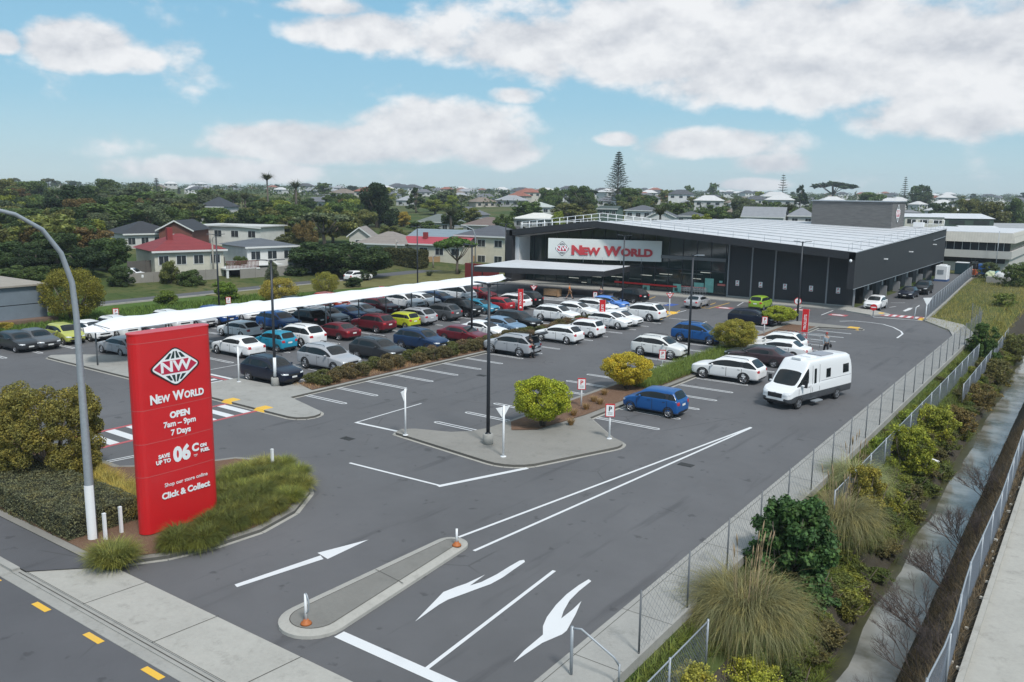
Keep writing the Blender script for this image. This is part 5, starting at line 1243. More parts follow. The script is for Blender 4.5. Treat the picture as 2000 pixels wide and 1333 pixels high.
# ---------------------------------------------------------------- vegetation kit
def mesh_np(name,V,F,m,mi=None):
    me=bpy.data.meshes.new(name); nv=len(V); nf=len(F); k=F.shape[1]
    me.vertices.add(nv); me.vertices.foreach_set('co',V.astype(np.float32).ravel()); me.loops.add(nf*k); me.loops.foreach_set('vertex_index',F.astype(np.int32).ravel())
    me.polygons.add(nf); me.polygons.foreach_set('loop_start',np.arange(0,nf*k,k,dtype=np.int32)); me.polygons.foreach_set('loop_total',np.full(nf,k,dtype=np.int32))
    me.materials.append(m); me.update(calc_edges=True); return me
def unit(a): return a/np.maximum(1e-9,np.linalg.norm(a,axis=1,keepdims=True))
def leaves(Pt,N,size,rg,asp=.62,tilt=.7):
    n=len(Pt); N=unit(N+rg.normal(0,tilt,(n,3))); A=unit(np.cross(N,rg.normal(0,1,(n,3)))); B=np.cross(N,A)
    s=(size*rg.uniform(.55,1.3,n))[:,None]; a=A*s; b=B*s*asp
    V=np.stack([Pt-a,Pt+b*.9-a*.1,Pt+a,Pt-b*.9-a*.1],1).reshape(-1,3); F=np.arange(4*n).reshape(-1,4); return V,F
def lobes_pts(lobes,n,rg,shell=.22,low=-1):
    w=np.array([max(.05,(l[3]*l[4]*l[5])**.667) for l in lobes]); w/=w.sum(); idx=rg.choice(len(lobes),n,p=w); Lb=np.array(lobes)[idx]
    d=unit(rg.normal(0,1,(n,3))); r=1-np.abs(rg.normal(0,shell,n)); r=np.clip(r,.25,1.03)[:,None]
    P=Lb[:,:3]+d*r*Lb[:,3:6]; N=d/Lb[:,3:6]
    if low>-1: k=P[:,2]>low; P,N=P[k],N[k]
    return P,unit(N)
def crown_mesh(kind,seed,n,leaf,w=8.,h=8.):
    rg=np.random.default_rng(seed); lb=[]
    if kind=='round':
        for i in range(40):
            a=rg.uniform(0,2*PI); r=rg.uniform(.0,.80)**.8; z=rg.uniform(.24,.88); k=max(.2,1-((z-.52)/.50)**2)**.5
            s=rg.uniform(.18,.31); lb.append((math.cos(a)*r*k*w/2,math.sin(a)*r*k*w/2,z*h,s*w/2,s*w/2,s*h*.36))
    elif kind=='bush':
        for i in range(44):
            a=rg.uniform(0,2*PI); r=rg.uniform(.1,.78); z=rg.uniform(.12,.84); k=max(.25,(1-((z-.42)/.62)**2))**.5
            s=rg.uniform(.17,.30); lb.append((math.cos(a)*r*k*w/2,math.sin(a)*r*k*w/2,z*h,s*w/2,s*w/2,s*h*.5))
    elif kind=='umbrella':
        for i in range(20):
            a=rg.uniform(0,2*PI); r=rg.uniform(0,.8); s=rg.uniform(.16,.28); lb.append((math.cos(a)*r*w/2,math.sin(a)*r*w/2,h*(.84-.22*r*r+rg.uniform(-.04,.04)),s*w/2,s*w/2,h*.075))
    elif kind=='cone':
        for i in range(34):
            z=rg.uniform(.12,.97); k=(1-z)**.75*.92+.05; a=rg.uniform(0,2*PI); s=.20*(1.15-z); lb.append((math.cos(a)*k*w/2*.8,math.sin(a)*k*w/2*.8,z*h,s*w/2+.2,s*w/2+.2,h*.05))
    elif kind=='ball':
        for i in range(120):
            d=rg.normal(0,1,3); d/=np.linalg.norm(d); s=rg.uniform(.12,.25); j=rg.uniform(.86,1.08); lb.append((d[0]*.77*j*w/2,d[1]*.77*j*w/2,(.5+d[2]*.38*j)*h,s*w/2,s*w/2,s*h*.5))
    P,N=lobes_pts(lb,n,rg,.20,.02*h if kind in('bush','ball') else -1); V,F=leaves(P,N,leaf,rg); return mesh_np('crown',V,F,LEAF)
def trunk_mesh(h=8.,r=.28,spread=1.6,seed=0,top=.62,stems=1,base=.25):
    rg=random.Random(seed); q=MB()
    for s in range(stems):
        a=2*PI*s/max(1,stems); ox,oy=(math.cos(a)*.3,math.sin(a)*.3) if stems>1 else (0,0); rr=r/(stems**.6)
        q.tube([(ox,oy,-.3),(ox*1.3,oy*1.3,h*base*.5),(ox*2+rg.uniform(-.2,.2),oy*2+rg.uniform(-.2,.2),h*base),(ox*3,oy*3,h*top)],[rr*1.25,rr,rr*.85,rr*.3],8)
    for i in range(6):
        a=i*PI/3+rg.uniform(-.3,.3); q.tube([(0,0,h*base),(math.cos(a)*spread*.45,math.sin(a)*spread*.45,h*(base+.17)),(math.cos(a)*spread,math.sin(a)*spread,h*(top+rg.uniform(-.05,.12)))],[r*.6,r*.38,r*.12],6)
    return q
KIT={}
def kit(key,mk):
    if key not in KIT: KIT[key]=mk()
    return KIT[key]
def tmesh(key,**k):
    def f():
        o=trunk_mesh(**k).build('trunk',BARK); me=o.data; bpy.data.objects.remove(o); return me
    return kit(key,f)
SPEC={ # kind: (variants, leaves, leaf size, trunk args)
 'round':(3,9000,.24,dict(r=.26,spread=2.2)),'bush':(2,9000,.22,dict(r=.16,spread=2.4,base=.08,stems=3)),'umbrella':(2,4200,.26,dict(r=.2,spread=2.7,base=.34,top=.78)),
 'cone':(2,4200,.30,dict(r=.22,spread=.8,top=.9)),'dense':(3,15000,.19,dict(r=.3,spread=2.2)),'far':(3,1600,.48,dict(r=.25,spread=1.5)),'farcone':(1,700,.5,dict(r=.2,spread=.6,top=.9)),'farumb':(1,800,.5,dict(r=.22,spread=2.5,base=.4,top=.8)),
 'fine':(2,26000,.10,dict(r=.3,spread=2.4,base=.1,stems=4))}
SHAPE={'dense':'bush','far':'round','farcone':'cone','farumb':'umbrella','fine':'ball'}
def tree(kind,x,y,z,w,h,col,label,name='tree',cat='tree',group=None,seed=None,rz=None,tscale=1):
    v=SPEC[kind]; sd=(seed if seed is not None else random.randrange(100))%v[0]
    cm=kit((kind,sd),lambda:crown_mesh(SHAPE.get(kind,kind),sd*11+hash(kind)%1+len(kind),v[1],v[2]))
    tm=tmesh(('t',kind,sd),seed=sd,**v[3])
    t=thing(name,label,cat,(x,y,z),rz if rz is not None else random.uniform(0,6.28),group,(w/8,w/8,h/8))
    if kind not in('bush',) or h>1.5: link(tm,'trunk',t)
    c=link(cm,'crown',t); j=random.uniform(.85,1.15); c.color=(col[0]*j,col[1]*j*random.uniform(.95,1.05),col[2]*j,1); return t
TD=(.032,.054,.02); TM=(.05,.08,.025); TO=(.085,.098,.033); TY=(.12,.15,.028); TYY=(.26,.22,.045); TB=(.085,.065,.028); TG=(.065,.085,.05); TP=(.05,.058,.022); TV=(.018,.034,.014)
def ptree(kind,px,ptop,wpx,d,col,label,base=None,**k):
    """tree standing d metres out at bearing px, with its top seen at ptop"""
    p=dp(px,ptop,d); z0=terr(p.x,p.y); 
    if base is not None: z0=dp(px,base,d).z
    w=wpx*d/FPX; tree(kind,p.x,p.y,z0,w,max(1.2,p.z-z0),col,label,**k)
BG=[('dense',40,405,190,165,TM,'big mid-green tree at the left edge behind the street lamp arm'),
 ('dense',105,452,120,118,TD,'dark spreading tree behind the yellow-green bush at left'),('dense',22,470,120,112,TD,'dark tree above the blue-grey wall at the left edge'),
 ('dense',208,462,108,112,TD,'dark dense tree left of the red-roofed house'),('dense',160,478,90,106,TV,'darkest tree low behind the yellow-green bush'),('dense',65,480,100,106,TV,'very dark tree between the wall and the yellow-green bush'),('dense',45,515,110,99,TM,'leafy tree right behind the blue-grey building'),('dense',235,520,60,104,TD,'small dark tree at the left end of the low paling fence'),('dense',-40,455,130,115,TD,'dark tree cut by the left edge of the photo'),
 ('bush',330,505,50,108,TO,'loose shrub against the white corner of the red-roofed house'),('bush',372,525,60,108,TM,'dark green shrub under the windows of the red-roofed house'),('bush',470,498,36,121,TM,'rounded shrub between the deck and the grey-roofed white house'),('bush',530,505,34,104,TG,'small tree in front of the weathered paling fence'),
 ('dense',190,392,190,175,TM,'broad green tree with visible limbs above the dark trees'),('dense',240,400,110,185,TY,'yellow-green tree left of the dark hipped roof'),
 ('dense',55,352,95,300,TM,'rounded tree on the left skyline'),('round',15,368,80,300,TO,'olive tree at the far left of the skyline'),('dense',120,368,90,240,TD,'dark tree in front of the left skyline house'),
 ('dense',207,348,60,330,TM,'tall rounded tree on the skyline right of the left house'),('round',180,362,60,300,TM,'tree just left of the tall skyline tree'),('round',250,365,90,300,TG,'grey-green spreading tree on the left skyline'),
 ('round',300,372,110,260,TM,'large round tree above the brick gable'),('round',345,385,120,230,TG,'grey-green feathery tree right above the brick gable'),('round',270,400,90,230,TB,'brownish tree above the dark hipped roof'),
 ('round',365,395,95,215,TO,'olive tree left of the modern black and white house'),('round',400,368,60,300,TM,'tree on the skyline above the modern house'),('round',440,372,60,320,TM,'tree behind the palm row on the skyline'),
 ('dense',475,408,105,185,TY,'yellow-green domed tree above the white flat-roofed block'),('round',540,385,70,240,TM,'green tree right of the tall palm trunk'),('dense',560,420,80,180,TO,'olive tree left of the orange-brown tree'),
 ('umbrella',632,410,140,160,TG,'wide grey-green tree with pale spreading limbs'),('dense',596,425,56,150,TB,'orange-brown flowering tree beside the grey-roofed white house'),('dense',560,455,60,150,TP,'brown-grey tree behind the grey-roofed house'),
 ('dense',628,466,190,126,TD,'very wide dark tree on the left of the street junction'),('dense',712,476,120,122,TD,'dark tree right half over the parked cars on the back road'),
 ('dense',735,354,95,230,TV,'tallest dark evergreen dome on the middle skyline'),('dense',700,405,80,215,TO,'olive yellow tree left below the dark evergreen dome'),('dense',788,412,42,235,TYY,'bright yellow tree right of the dark evergreen dome'),
 ('dense',765,440,60,190,TO,'olive tree above the beige-roofed house'),('cone',812,367,52,300,TD,'layered cedar right of the dark evergreen dome'),('round',850,388,60,290,TY,'yellow-green tree right of the layered cedar'),
 ('round',830,430,70,210,TM,'bushy tree in front of the hipped houses'),('round',885,400,50,220,TM,'green tree between the hipped grey roofs'),('round',985,415,46,190,TM,'tree beside the white low-roofed house'),
 ('umbrella',893,458,100,130,(.045,.085,.02),'flat-topped green tree with a bent pale trunk at the street junction'),
 ('dense',1080,362,60,330,TM,'tree left of the tall twin tree on the skyline'),('dense',1135,360,70,330,TM,'large skyline tree left of the Norfolk pine'),('dense',1120,395,110,250,TO,'bushy olive trees behind the shop roof rail'),
 ('round',1030,392,70,250,TM,'tree behind the white low-roofed house'),('dense',1228,364,70,320,TM,'broad dark tree leaning on the Norfolk pine'),('bush',1092,408,34,200,TY,'small yellow-green bush over the left roof rail'),
 ('round',1250,380,60,300,TO,'olive tree right of the Norfolk pine'),('round',1310,395,80,260,TM,'tree clump right of the white two-storey house'),('round',1395,398,70,270,TM,'tree behind the low grey roofs'),
 ('round',1375,415,60,215,TY,'light green shrub tree near the shop roof'),('dense',1450,385,70,300,TG,'grey-green tree over the shop roof middle'),('round',1500,390,60,330,TM,'tree over the shop roof right of the middle'),
 ('cone',1565,358,42,420,TV,'dark conifer standing left of the plant room'),('dense',1540,398,60,250,TM,'palm-like bushy tree left of the plant room'),('farumb',1628,352,90,600,TV,'flat-topped dark tree on the right skyline'),
 ('dense',1800,372,60,500,TD,'dark tree on the right skyline'),('farumb',1800,358,50,520,TD,'umbrella-shaped tree on the right skyline'),('dense',1940,390,95,260,TO,'big olive tree behind the right sheds'),('dense',1890,385,70,300,TO,'round olive tree left of the big olive one'),
 ('dense',1985,385,60,300,TM,'green tree at the right edge of the skyline'),('round',1700,375,70,450,TM,'tree above the plant room top'),('round',1840,392,50,320,TD,'dark tree behind the white shed roof'),
 ('far',1395,357,26,700,TM,'lone round tree on the far skyline'),('far',1345,362,24,700,TM,'lone feathery tree on the far skyline above the houses')]
for (k_,px,pt,w_,d,col,lab) in BG:
    if k_ in('dense','round') and px<330: pass
    ptree(k_,px,pt,w_,d,col,lab)
# lot-side bushes
for (px,pt,pb,w_,col,lab) in [(145,518,632,128,(.13,.13,.025),'large round yellow-green bush at the end of the blue-grey wall'),(441,547,592,60,(.075,.12,.022),'round green bush on the bank under the lamp post'),
    (546,541,598,84,(.22,.19,.045),'golden domed bush on the bank behind the canopy'),(636,529,580,58,(.17,.17,.04),'pale yellow-green bush on the bank beside the back road'),(325,566,600,56,(.085,.13,.025),'low spreading green bush on the bank'),
    (690,540,566,40,(.03,.055,.02),'small dark shrub on the bank by the road'),(12,628,650,30,(.22,.20,.04),'small yellow bush at the left edge below the wall')]:
    x,y=g(px,pb-4); d=x*HEAD.x+y*HEAD.y; w=w_*d/FPX; h=dp(px,pt,d).z
    tree('fine' if w>3.5 else 'bush',x,y,0,w,h,col,lab,name='bush',cat='bush')
# island bushes
for (px,pt,pb,w_,col,lab) in [(1060,727,838,122,(.19,.225,.025),'lime green multi-stemmed round bush in the near island'),(1224,684,765,100,(.27,.235,.03),'golden yellow round bush between the two near signs'),
    (1436,621,690,96,(.17,.165,.035),'orange-tipped green oblong bush beside the blue SUV'),(1522,595,640,64,(.18,.22,.03),'round lime bush beside the round speed sign')]:
    x,y=g(px,pb-6,.15); d=x*HEAD.x+y*HEAD.y; w=w_*d/FPX*1.08; h=dp(px,pt,d).z-.15
    key=('fineball',px); 
    cm=kit(key,lambda:crown_mesh('ball',px,30000,.05,w,h*.86)); t=thing('round_bush',lab,'bush',(x,y,.15)); c=link(cm,'crown',t,(0,0,h*.10)); c.color=(*col,1)
    q=MB()
    for i in range(7): a=i*.9; q.tube([(math.cos(a)*.12,math.sin(a)*.12,0),(math.cos(a)*.3,math.sin(a)*.3,h*.3),(math.cos(a)*w*.28,math.sin(a)*w*.28,h*.6)],[.035,.03,.012],5)
    q.build('trunk',BARK,t)
# big bush by the hedge
for (px,pt,pb,w_,col,lab,n) in [(100,742,950,225,(.125,.12,.035),'big rounded olive-gold bush beside the street lamp',52000),(-35,735,950,120,(.13,.12,.035),'olive-gold bush cut by the left edge of the photo',20000)]:
    x,y=g(px,pb-10,.1); d=x*HEAD.x+y*HEAD.y; w=w_*d/FPX*1.05; h=dp(px,pt,d).z
    rg=np.random.default_rng(5+len(lab)); lb=[]
    for i in range(150):
        a=rg.uniform(0,2*PI); z=rg.uniform(.08,.88); k=max(.2,1-((z-.45)/.58)**2)**.5; s=rg.uniform(.11,.21); lb.append((math.cos(a)*.74*k*w/2,math.sin(a)*.74*k*w/2,z*h,s*w/2,s*w/2,s*h*.45))
    P,N=lobes_pts(lb,int(n*1.5),rg,.2,.02); V,F=leaves(P,N,.055,rg,.5,.8); t=thing('large_bush',lab,'bush',(x,y,.1)); c=link(mesh_np('crown',V,F,LEAF),'crown',t); c.color=(*col,1)
    q=trunk_mesh(h=h,r=.16,spread=w*.3,seed=2,stems=4,base=.12,top=.7); q.build('trunk',BARK,t)
# clipped hedge
def hedge(x0,y0,x1,y1,h,n,leaf,col,label,seed=1,z=.1,wave=.05,name='clipped_hedge',poly=None):
    rg=np.random.default_rng(seed); lx,ly=x1-x0,y1-y0; ar=np.array([lx*ly,lx*h,lx*h,ly*h,ly*h]); ar/=ar.sum(); f=rg.choice(5,n,p=ar); u,v=rg.uniform(0,1,n),rg.uniform(0,1,n); P=np.zeros((n,3)); N=np.zeros((n,3))
    for k in range(5):
        m_=f==k
        if k==0: P[m_]=np.c_[x0+u[m_]*lx,y0+v[m_]*ly,np.full(m_.sum(),h)]; N[m_]=(0,0,1)
        if k in(1,2): P[m_]=np.c_[x0+u[m_]*lx,np.full(m_.sum(),y0 if k==1 else y1),v[m_]*h]; N[m_]=(0,-1 if k==1 else 1,0)
        if k in(3,4): P[m_]=np.c_[np.full(m_.sum(),x0 if k==3 else x1),y0+u[m_]*ly,v[m_]*h]; N[m_]=(-1 if k==3 else 1,0,0)
    wv=np.array([noise.noise(Vector((p[0]*1.1,p[1]*1.1,p[2]*1.1+seed)))+.5*noise.noise(Vector((p[0]*3.3,p[1]*3.3,p[2]*3.3+seed))) for p in P])
    P+=N*(wv*wave*2)[:,None]+rg.normal(0,.02,P.shape); V,F=leaves(P,N,leaf,rg,.7,.7); V[:,2]+=z
    t=thing(name,label,'hedge',((x0+x1)/2,(y0+y1)/2,0)); V[:,0]-=(x0+x1)/2; V[:,1]-=(y0+y1)/2
    c=link(mesh_np('foliage',V,F,LEAF),'foliage',t); c.color=(*col,1)
    q=MB(); q.box(-lx/2+.12,-ly/2+.12,z-.1,lx/2-.12,ly/2-.12,z+h-.12); q.build('inner_shade_core',mat('twig shade',(.03,.032,.02),.95),t); return t  # solid dark core against see-through; shade inside the hedge put into its colour
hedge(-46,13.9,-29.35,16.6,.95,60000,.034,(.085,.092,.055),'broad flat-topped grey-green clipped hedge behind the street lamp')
A_=dp(748,512,141); B_=dp(832,512,139)
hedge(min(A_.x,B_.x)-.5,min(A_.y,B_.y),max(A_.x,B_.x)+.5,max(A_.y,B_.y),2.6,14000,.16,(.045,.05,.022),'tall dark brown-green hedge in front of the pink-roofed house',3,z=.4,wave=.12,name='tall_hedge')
# ---------------------------------------------------------------- blades: flax, sedge, pampas
def blades(n,L,r0,droop,w,seed,up=.6,nseg=4,rnd=.3):
    rg=np.random.default_rng(seed); a=rg.uniform(0,2*PI,n); rr=r0*np.sqrt(rg.uniform(0,1,n)); dirr=a+rg.normal(0,.75,n); B=np.c_[np.cos(a)*rr,np.sin(a)*rr,np.zeros(n)]
    Ln=L*rg.uniform(1-rnd,1+rnd*.6,n); e=np.clip(rg.normal(up,.22,n),.05,1.45); D=np.c_[np.cos(dirr),np.sin(dirr),np.zeros(n)]; Sd=np.c_[-np.sin(dirr),np.cos(dirr),np.zeros(n)]
    rows=[]
    p=B.copy(); ang=PI/2-e*.9; wid=w*rg.uniform(.6,1.2,n)
    for k in range(nseg+1):
        f=k/nseg; ww=(wid*(1-f**1.5)+.0008)[:,None]; rows.append(np.stack([p-Sd*ww,p+Sd*ww],1))
        p=p+(D*np.cos(ang)[:,None]+np.array([0,0,1])*np.sin(ang)[:,None])*(Ln/nseg)[:,None]; ang=ang-droop*rg.uniform(.2,1.8,n)*(.35+f); tw=rg.normal(0,.16,n); D=np.c_[D[:,0]*np.cos(tw)-D[:,1]*np.sin(tw),D[:,0]*np.sin(tw)+D[:,1]*np.cos(tw),D[:,2]]
    V=np.stack(rows,1).reshape(-1,3); m=2*(nseg+1); base=np.arange(n)[:,None]*m
    F=np.concatenate([base+np.array([[2*k,2*k+1,2*k+3,2*k+2]]) for k in range(nseg)],0); return V,F
def clump(x,y,z,L,r0,droop,w,n,col,label,name='grass_clump',cat='plant',up=.6,seed=None,group=None,extra=None):
    V,F=blades(n,L,r0,droop,w,seed if seed is not None else random.randrange(999),up); me=mesh_np('leaves',V,F,LEAF); o=link(me,name,None,(x,y,z)); o.color=(*col,1); o['label']=label; o['category']=cat
    if group: o['group']=group
    return o
FLX=(.17,.18,.055)
x,y=g(222,1103,.1); clump(x,y,.1,.95,.42,.62,.011,2600,(.12,.135,.04),'near flax clump spilling over the footpath corner below the two white posts','flax_clump',up=.55,seed=1)
sp=[(345,1076),(412,1058),(392,1072),(455,1038),(497,1022),(532,1004),(566,984),(586,962),(580,938),(552,922),(520,922),(488,930),(458,940),(436,960),(480,968),(520,960),(552,950),(445,1000),(485,1000),(350,1062),(455,1015),(430,1030),(500,985),(515,975),(470,985),(440,978),(530,940),(505,945),(475,948),(450,955),(570,955),(410,1040)]
for i,(px,py) in enumerate(sp):
    x,y=g(px,py-6,.15); fl=6<=i<=16
    clump(x,y,.14,.72 if fl else .82,.30 if fl else .2,.62 if fl else .9,.010,1900,random.choice([(.15,.16,.045),(.12,.14,.035),(.17,.17,.055)]) if fl else random.choice([(.07,.085,.022),(.085,.095,.025),(.065,.08,.022)]),'sedge tussock in the mass planted round the tip of the planter island','sedge_tussock',seed=20+i,group='sedge tussocks on the planter island',up=.6)
for i,(px,py) in enumerate([(230,975),(262,985),(205,958),(180,945),(245,1000),(275,1005),(160,935)]):
    x,y=g(px,py,.15); clump(x,y,.14,.95,.38,.5,.010,1500,(.24,.21,.06),'yellowish tussock in the row behind the clipped hedge','tussock',seed=60+i,group='tussocks behind the clipped hedge',up=.55)
# brown hedge shrubs between the rows
kit('hedgeball',lambda:crown_mesh('ball',77,3800,.05,1.5,1.0))
yy=36.2; i=0
while yy<76:
    for xo in (-42.35,-41.35):
        if random.random()<.88:
            t=thing('clipped_shrub','rounded brown-green shrub in the clipped double row along the parking bays','shrub',(xo+random.uniform(-.1,.1),yy+random.uniform(-.15,.15),.12),random.uniform(0,6),'clipped shrubs along the parking bays',(random.uniform(.75,1.0),random.uniform(.75,1.0),random.uniform(.7,1.0)))
            c=link(KIT['hedgeball'],'crown',t); v=random.choice([(.075,.070,.035),(.09,.075,.04),(.11,.085,.055),(.07,.08,.03)]); c.color=(*v,1)
            link(tmesh('shrubt',h=1.,r=.05,spread=.3,base=.1),'trunk',t)
    yy+=1.18
V,F=blades(9000,.28,1,.5,.006,5,.8,3); rg=np.random.default_rng(4); k=V.reshape(9000,-1,3); k-=k[:,:1]; k+=np.c_[rg.uniform(-42.8,-40.9,9000),rg.uniform(35,76,9000),np.full(9000,.15)][:,None]; o=link(mesh_np('dry_grass',k.reshape(-1,3),F,LEAF),'dry_grass',kind='stuff'); o.color=(.26,.19,.11,1)
n=16000; V,F=blades(n,.55,1,.55,.009,6,.7,3); k=V.reshape(n,-1,3); k-=k[:,:1]; k+=np.c_[rg.uniform(-26.7,-24.2,n),rg.uniform(48.5,66,n),np.full(n,.15)][:,None]; o=link(mesh_np('green_groundcover',k.reshape(-1,3),F,LEAF),'green_groundcover',kind='stuff'); o.color=(.085,.125,.03,1)
for (px,py) in [(1145,800),(1160,785),(1120,812),(1172,790),(1180,772),(1115,830)]:
    x,y=g(px,py,.15); clump(x,y,.15,.42,.12,.35,.007,260,(.20,.14,.07),'thin brown tuft on the mulch between the lime and yellow bushes','brown_tuft',group='brown tufts on the mulch',up=.35)
# bank above the car park
n=30000; V,F=blades(n,.5,1,.5,.03,8,.8,2); k=V.reshape(n,-1,3); k-=k[:,:1]; k+=np.c_[rg.uniform(-84,-73.5,n),rg.uniform(28,68,n),np.full(n,.02)][:,None]; o=link(mesh_np('bank_groundcover',k.reshape(-1,3),F,LEAF),'bank_groundcover',kind='stuff'); o.color=(.06,.105,.022,1)
# creek banks
def bankz(u): return float(np.interp(u,[-9.72,-9.0,-8.4,-7.6,-7.0,-6.5,-5.6,-4.75,-4.4,-3.7,-3.15,-2.9],[-.35,-.75,-.95,-1.9,-2.7,-3.15,-3.3,-3.2,-2.5,-1.2,-.15,0]))
n=90000; V,F=blades(n,.52,1,.7,.012,9,.8,3); k=V.reshape(n,-1,3); k-=k[:,:1]; uu=rg.uniform(-9.6,-6.55,n); yv=14+86*rg.uniform(0,1,n)**1.3; kp=np.array([noise.noise(Vector((a*.9,b*.35,0)))>-.3+.28*(a+8.2) for a,b in zip(uu,yv)])
k=k[kp]+np.c_[uu-.022*(yv-20),yv,np.interp(uu,[-9.72,-9,-8.4,-7.6,-7,-6.5],[-.35,-.75,-.95,-1.9,-2.7,-3.15])][kp][:,None]; F2=(np.concatenate([np.arange(len(k))[:,None]*8+np.array([[2*j,2*j+1,2*j+3,2*j+2]]) for j in range(3)],0)); o=link(mesh_np('bank_weeds',k.reshape(-1,3),F2,LEAF),'bank_weeds',kind='stuff'); o.color=(.085,.115,.028,1)
n=36000; V,F=blades(n,.45,1,.4,.012,10,.6,2); k=V.reshape(n,-1,3); k-=k[:,:1]; yv=rg.uniform(84,190,n); uu=rg.uniform(-18,-7.5,n); kp=(uu>np.interp(yv,[84,95,150],[-9.5,-15.5,-17.5])); k=k+np.c_[uu-.022*(yv-20),yv,np.full(n,-.1)][:,None]; k=k[kp]; F2=(np.concatenate([np.arange(len(k))[:,None]*6+np.array([[2*j,2*j+1,2*j+3,2*j+2]]) for j in range(2)],0)); o=link(mesh_np('rough_field_grass',k.reshape(-1,3),F2,LEAF),'rough_field_grass',kind='stuff'); o.color=(.17,.16,.05,1)
PAM=(.135,.135,.07)
def pampasU(u_,y_,*a,**k): x_,yy_=PU(u_,y_); return pampas(x_,yy_,bankz(u_),*a,**k)
def leafU(u_,y_,w,h,n,leaf,col,label,**k): x_,yy_=PU(u_,y_); return leafshrub(x_,yy_,bankz(u_),w,h,n,leaf,col,label,xy=True,**k)
def pampas(px,py,z,L,label,n=2600,seed=1,col=PAM,r0=.5):
    x,y=px,py; t=thing('pampas_grass',label,'plant',(x,y,z))
    V,F=blades(n,L,r0,.62,.0085,seed,.36,7,.35); c=link(mesh_np('leaves',V,F,LEAF),'leaves',t); c.color=(*col,1)
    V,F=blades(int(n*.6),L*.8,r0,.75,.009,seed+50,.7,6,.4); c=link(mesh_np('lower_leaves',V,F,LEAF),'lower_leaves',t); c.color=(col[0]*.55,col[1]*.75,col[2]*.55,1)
    rgp=random.Random(seed); q=MB()
    for i in range(16):
        a=rgp.uniform(0,6.28); r=rgp.uniform(0,r0); hh=L*rgp.uniform(.75,1.15); tx,ty=math.cos(a)*(r+.25),math.sin(a)*(r+.25); q.tube([(math.cos(a)*r,math.sin(a)*r,0),(tx,ty,hh)],[.009,.006],4)
        if rgp.random()<.7: q.tube([(tx,ty,hh-.1),(tx*1.05,ty*1.05,hh+.12),(tx*1.12,ty*1.12,hh+.32)],[.012,.028,.004],5)
    q.build('flower_stalks',mat('dry stalk',(.30,.22,.13),.9),t)
def leafshrub(px,py,z,w,h,n,leaf,col,label,name='shrub',seed=3,tilt=.8,asp=.7,xy=False):
    x,y=(px,py) if xy else g(px,py,z); rg=np.random.default_rng(seed); lb=[]
    for i in range(120):
        a=rg.uniform(0,2*PI); zz=rg.uniform(.04,.92); k=max(.15,1-((zz-.4)/.66)**2)**.5*rg.uniform(.8,1.12); s=rg.uniform(.07,.2); r=rg.uniform(.2,.95); lb.append((math.cos(a)*r*k*w/2,math.sin(a)*r*k*w/2,zz*h,s*w/2,s*w/2,s*h*.42))
    P,N=lobes_pts(lb,n,rg,.32,.0); P+=rg.normal(0,.05,P.shape); N[:,2]+=.5; V,F=leaves(P,unit(N),leaf,rg,asp,tilt*.6); t=thing(name,label,'shrub',(x,y,z)); c=link(mesh_np('crown',V,F,LEAF),'crown',t); c.color=(*col,1)
    trunk_mesh(h=h,r=.06,spread=w*.3,seed=seed,stems=3,base=.15,top=.75).build('trunk',BARK,t); return t
pampasU(-8.55,24.4,2.75,'large arching pampas clump at the bottom of the picture beside the path',5200,1,r0=.6)
pampasU(-8.3,34.6,2.5,'pampas clump with silky leaves right behind the broad-leaved shrub',4400,2)
pampasU(-8.9,39.5,2.2,'pampas clump with feather plumes furthest along the path',3000,3,col=(.17,.19,.10))
leafU(-8.35,28.3,3.3,3.5,21000,.075,(.035,.075,.026),'dark green broad-leaved shrub beside the concrete path between the pampas clumps',asp=.8)
leafU(-7.9,28.2,2.4,2.2,9000,.07,(.04,.085,.03),'lower dark green broad-leaved shrub hanging over the creek bank',seed=9,asp=.8)
leafU(-7.95,37.5,1.8,2.7,14000,.045,(.15,.14,.03),'yellow-orange ferny shrub on the bank above the water',seed=4)
leafU(-7.9,46.5,3.0,2.5,18000,.055,(.14,.165,.025),'yellow-green shrub mass below the chain-link fence',seed=5)
leafU(-7.9,54,3.0,2.1,14000,.055,(.16,.18,.03),'light green shrub mass further along the chain-link fence',seed=6)
leafU(-9.15,46,1.1,.8,5000,.04,(.14,.19,.03),'fresh green weeds between the two fences',seed=7)
leafU(-9.1,53,1.2,.9,5000,.045,(.13,.17,.03),'bright weeds between the fences further up the path',seed=17)
leafU(-8.3,81,2.9,3.2,16000,.07,(.040,.075,.02),'round dark green shrub at the end of the path fence',seed=8)
leafU(-8.5,20.3,1.4,.75,8000,.035,(.19,.19,.04),'yellow ferns at the very bottom beside the chain-link rail',seed=11)
leafU(-7.7,22.6,1.9,1.1,9000,.035,(.22,.24,.04),'yellow-green ferns below the large pampas clump',seed=12)
leafU(-7.35,60,2.6,1.6,9000,.055,(.11,.09,.035),'brownish scrub hanging over the far creek bank',seed=13)
leafU(-7.2,68,3.2,1.9,10000,.055,(.10,.085,.035),'brownish scrub mass beyond the brown scrub on the bank',seed=14)
leafU(-7.2,78,3.4,2.2,11000,.06,(.09,.09,.035),'olive scrub above the water below the round dark shrub',seed=15)
leafU(-7.2,92,3.6,2.4,9000,.07,(.08,.09,.03),'olive-green scrub at the right edge above the water',seed=25)
leafU(-6.9,43,1.3,.9,4000,.045,(.09,.10,.03),'weedy tuft low on the creek wall under the yellow-green mass',seed=26)
leafU(-7.0,31,1.3,.9,4000,.045,(.09,.10,.03),'weedy tuft low on the creek wall below the broad-leaved shrub',seed=27)
leafU(-6.8,51,1.3,.8,4000,.045,(.07,.09,.03),'dark weeds at the water line under the light green mass',seed=28)
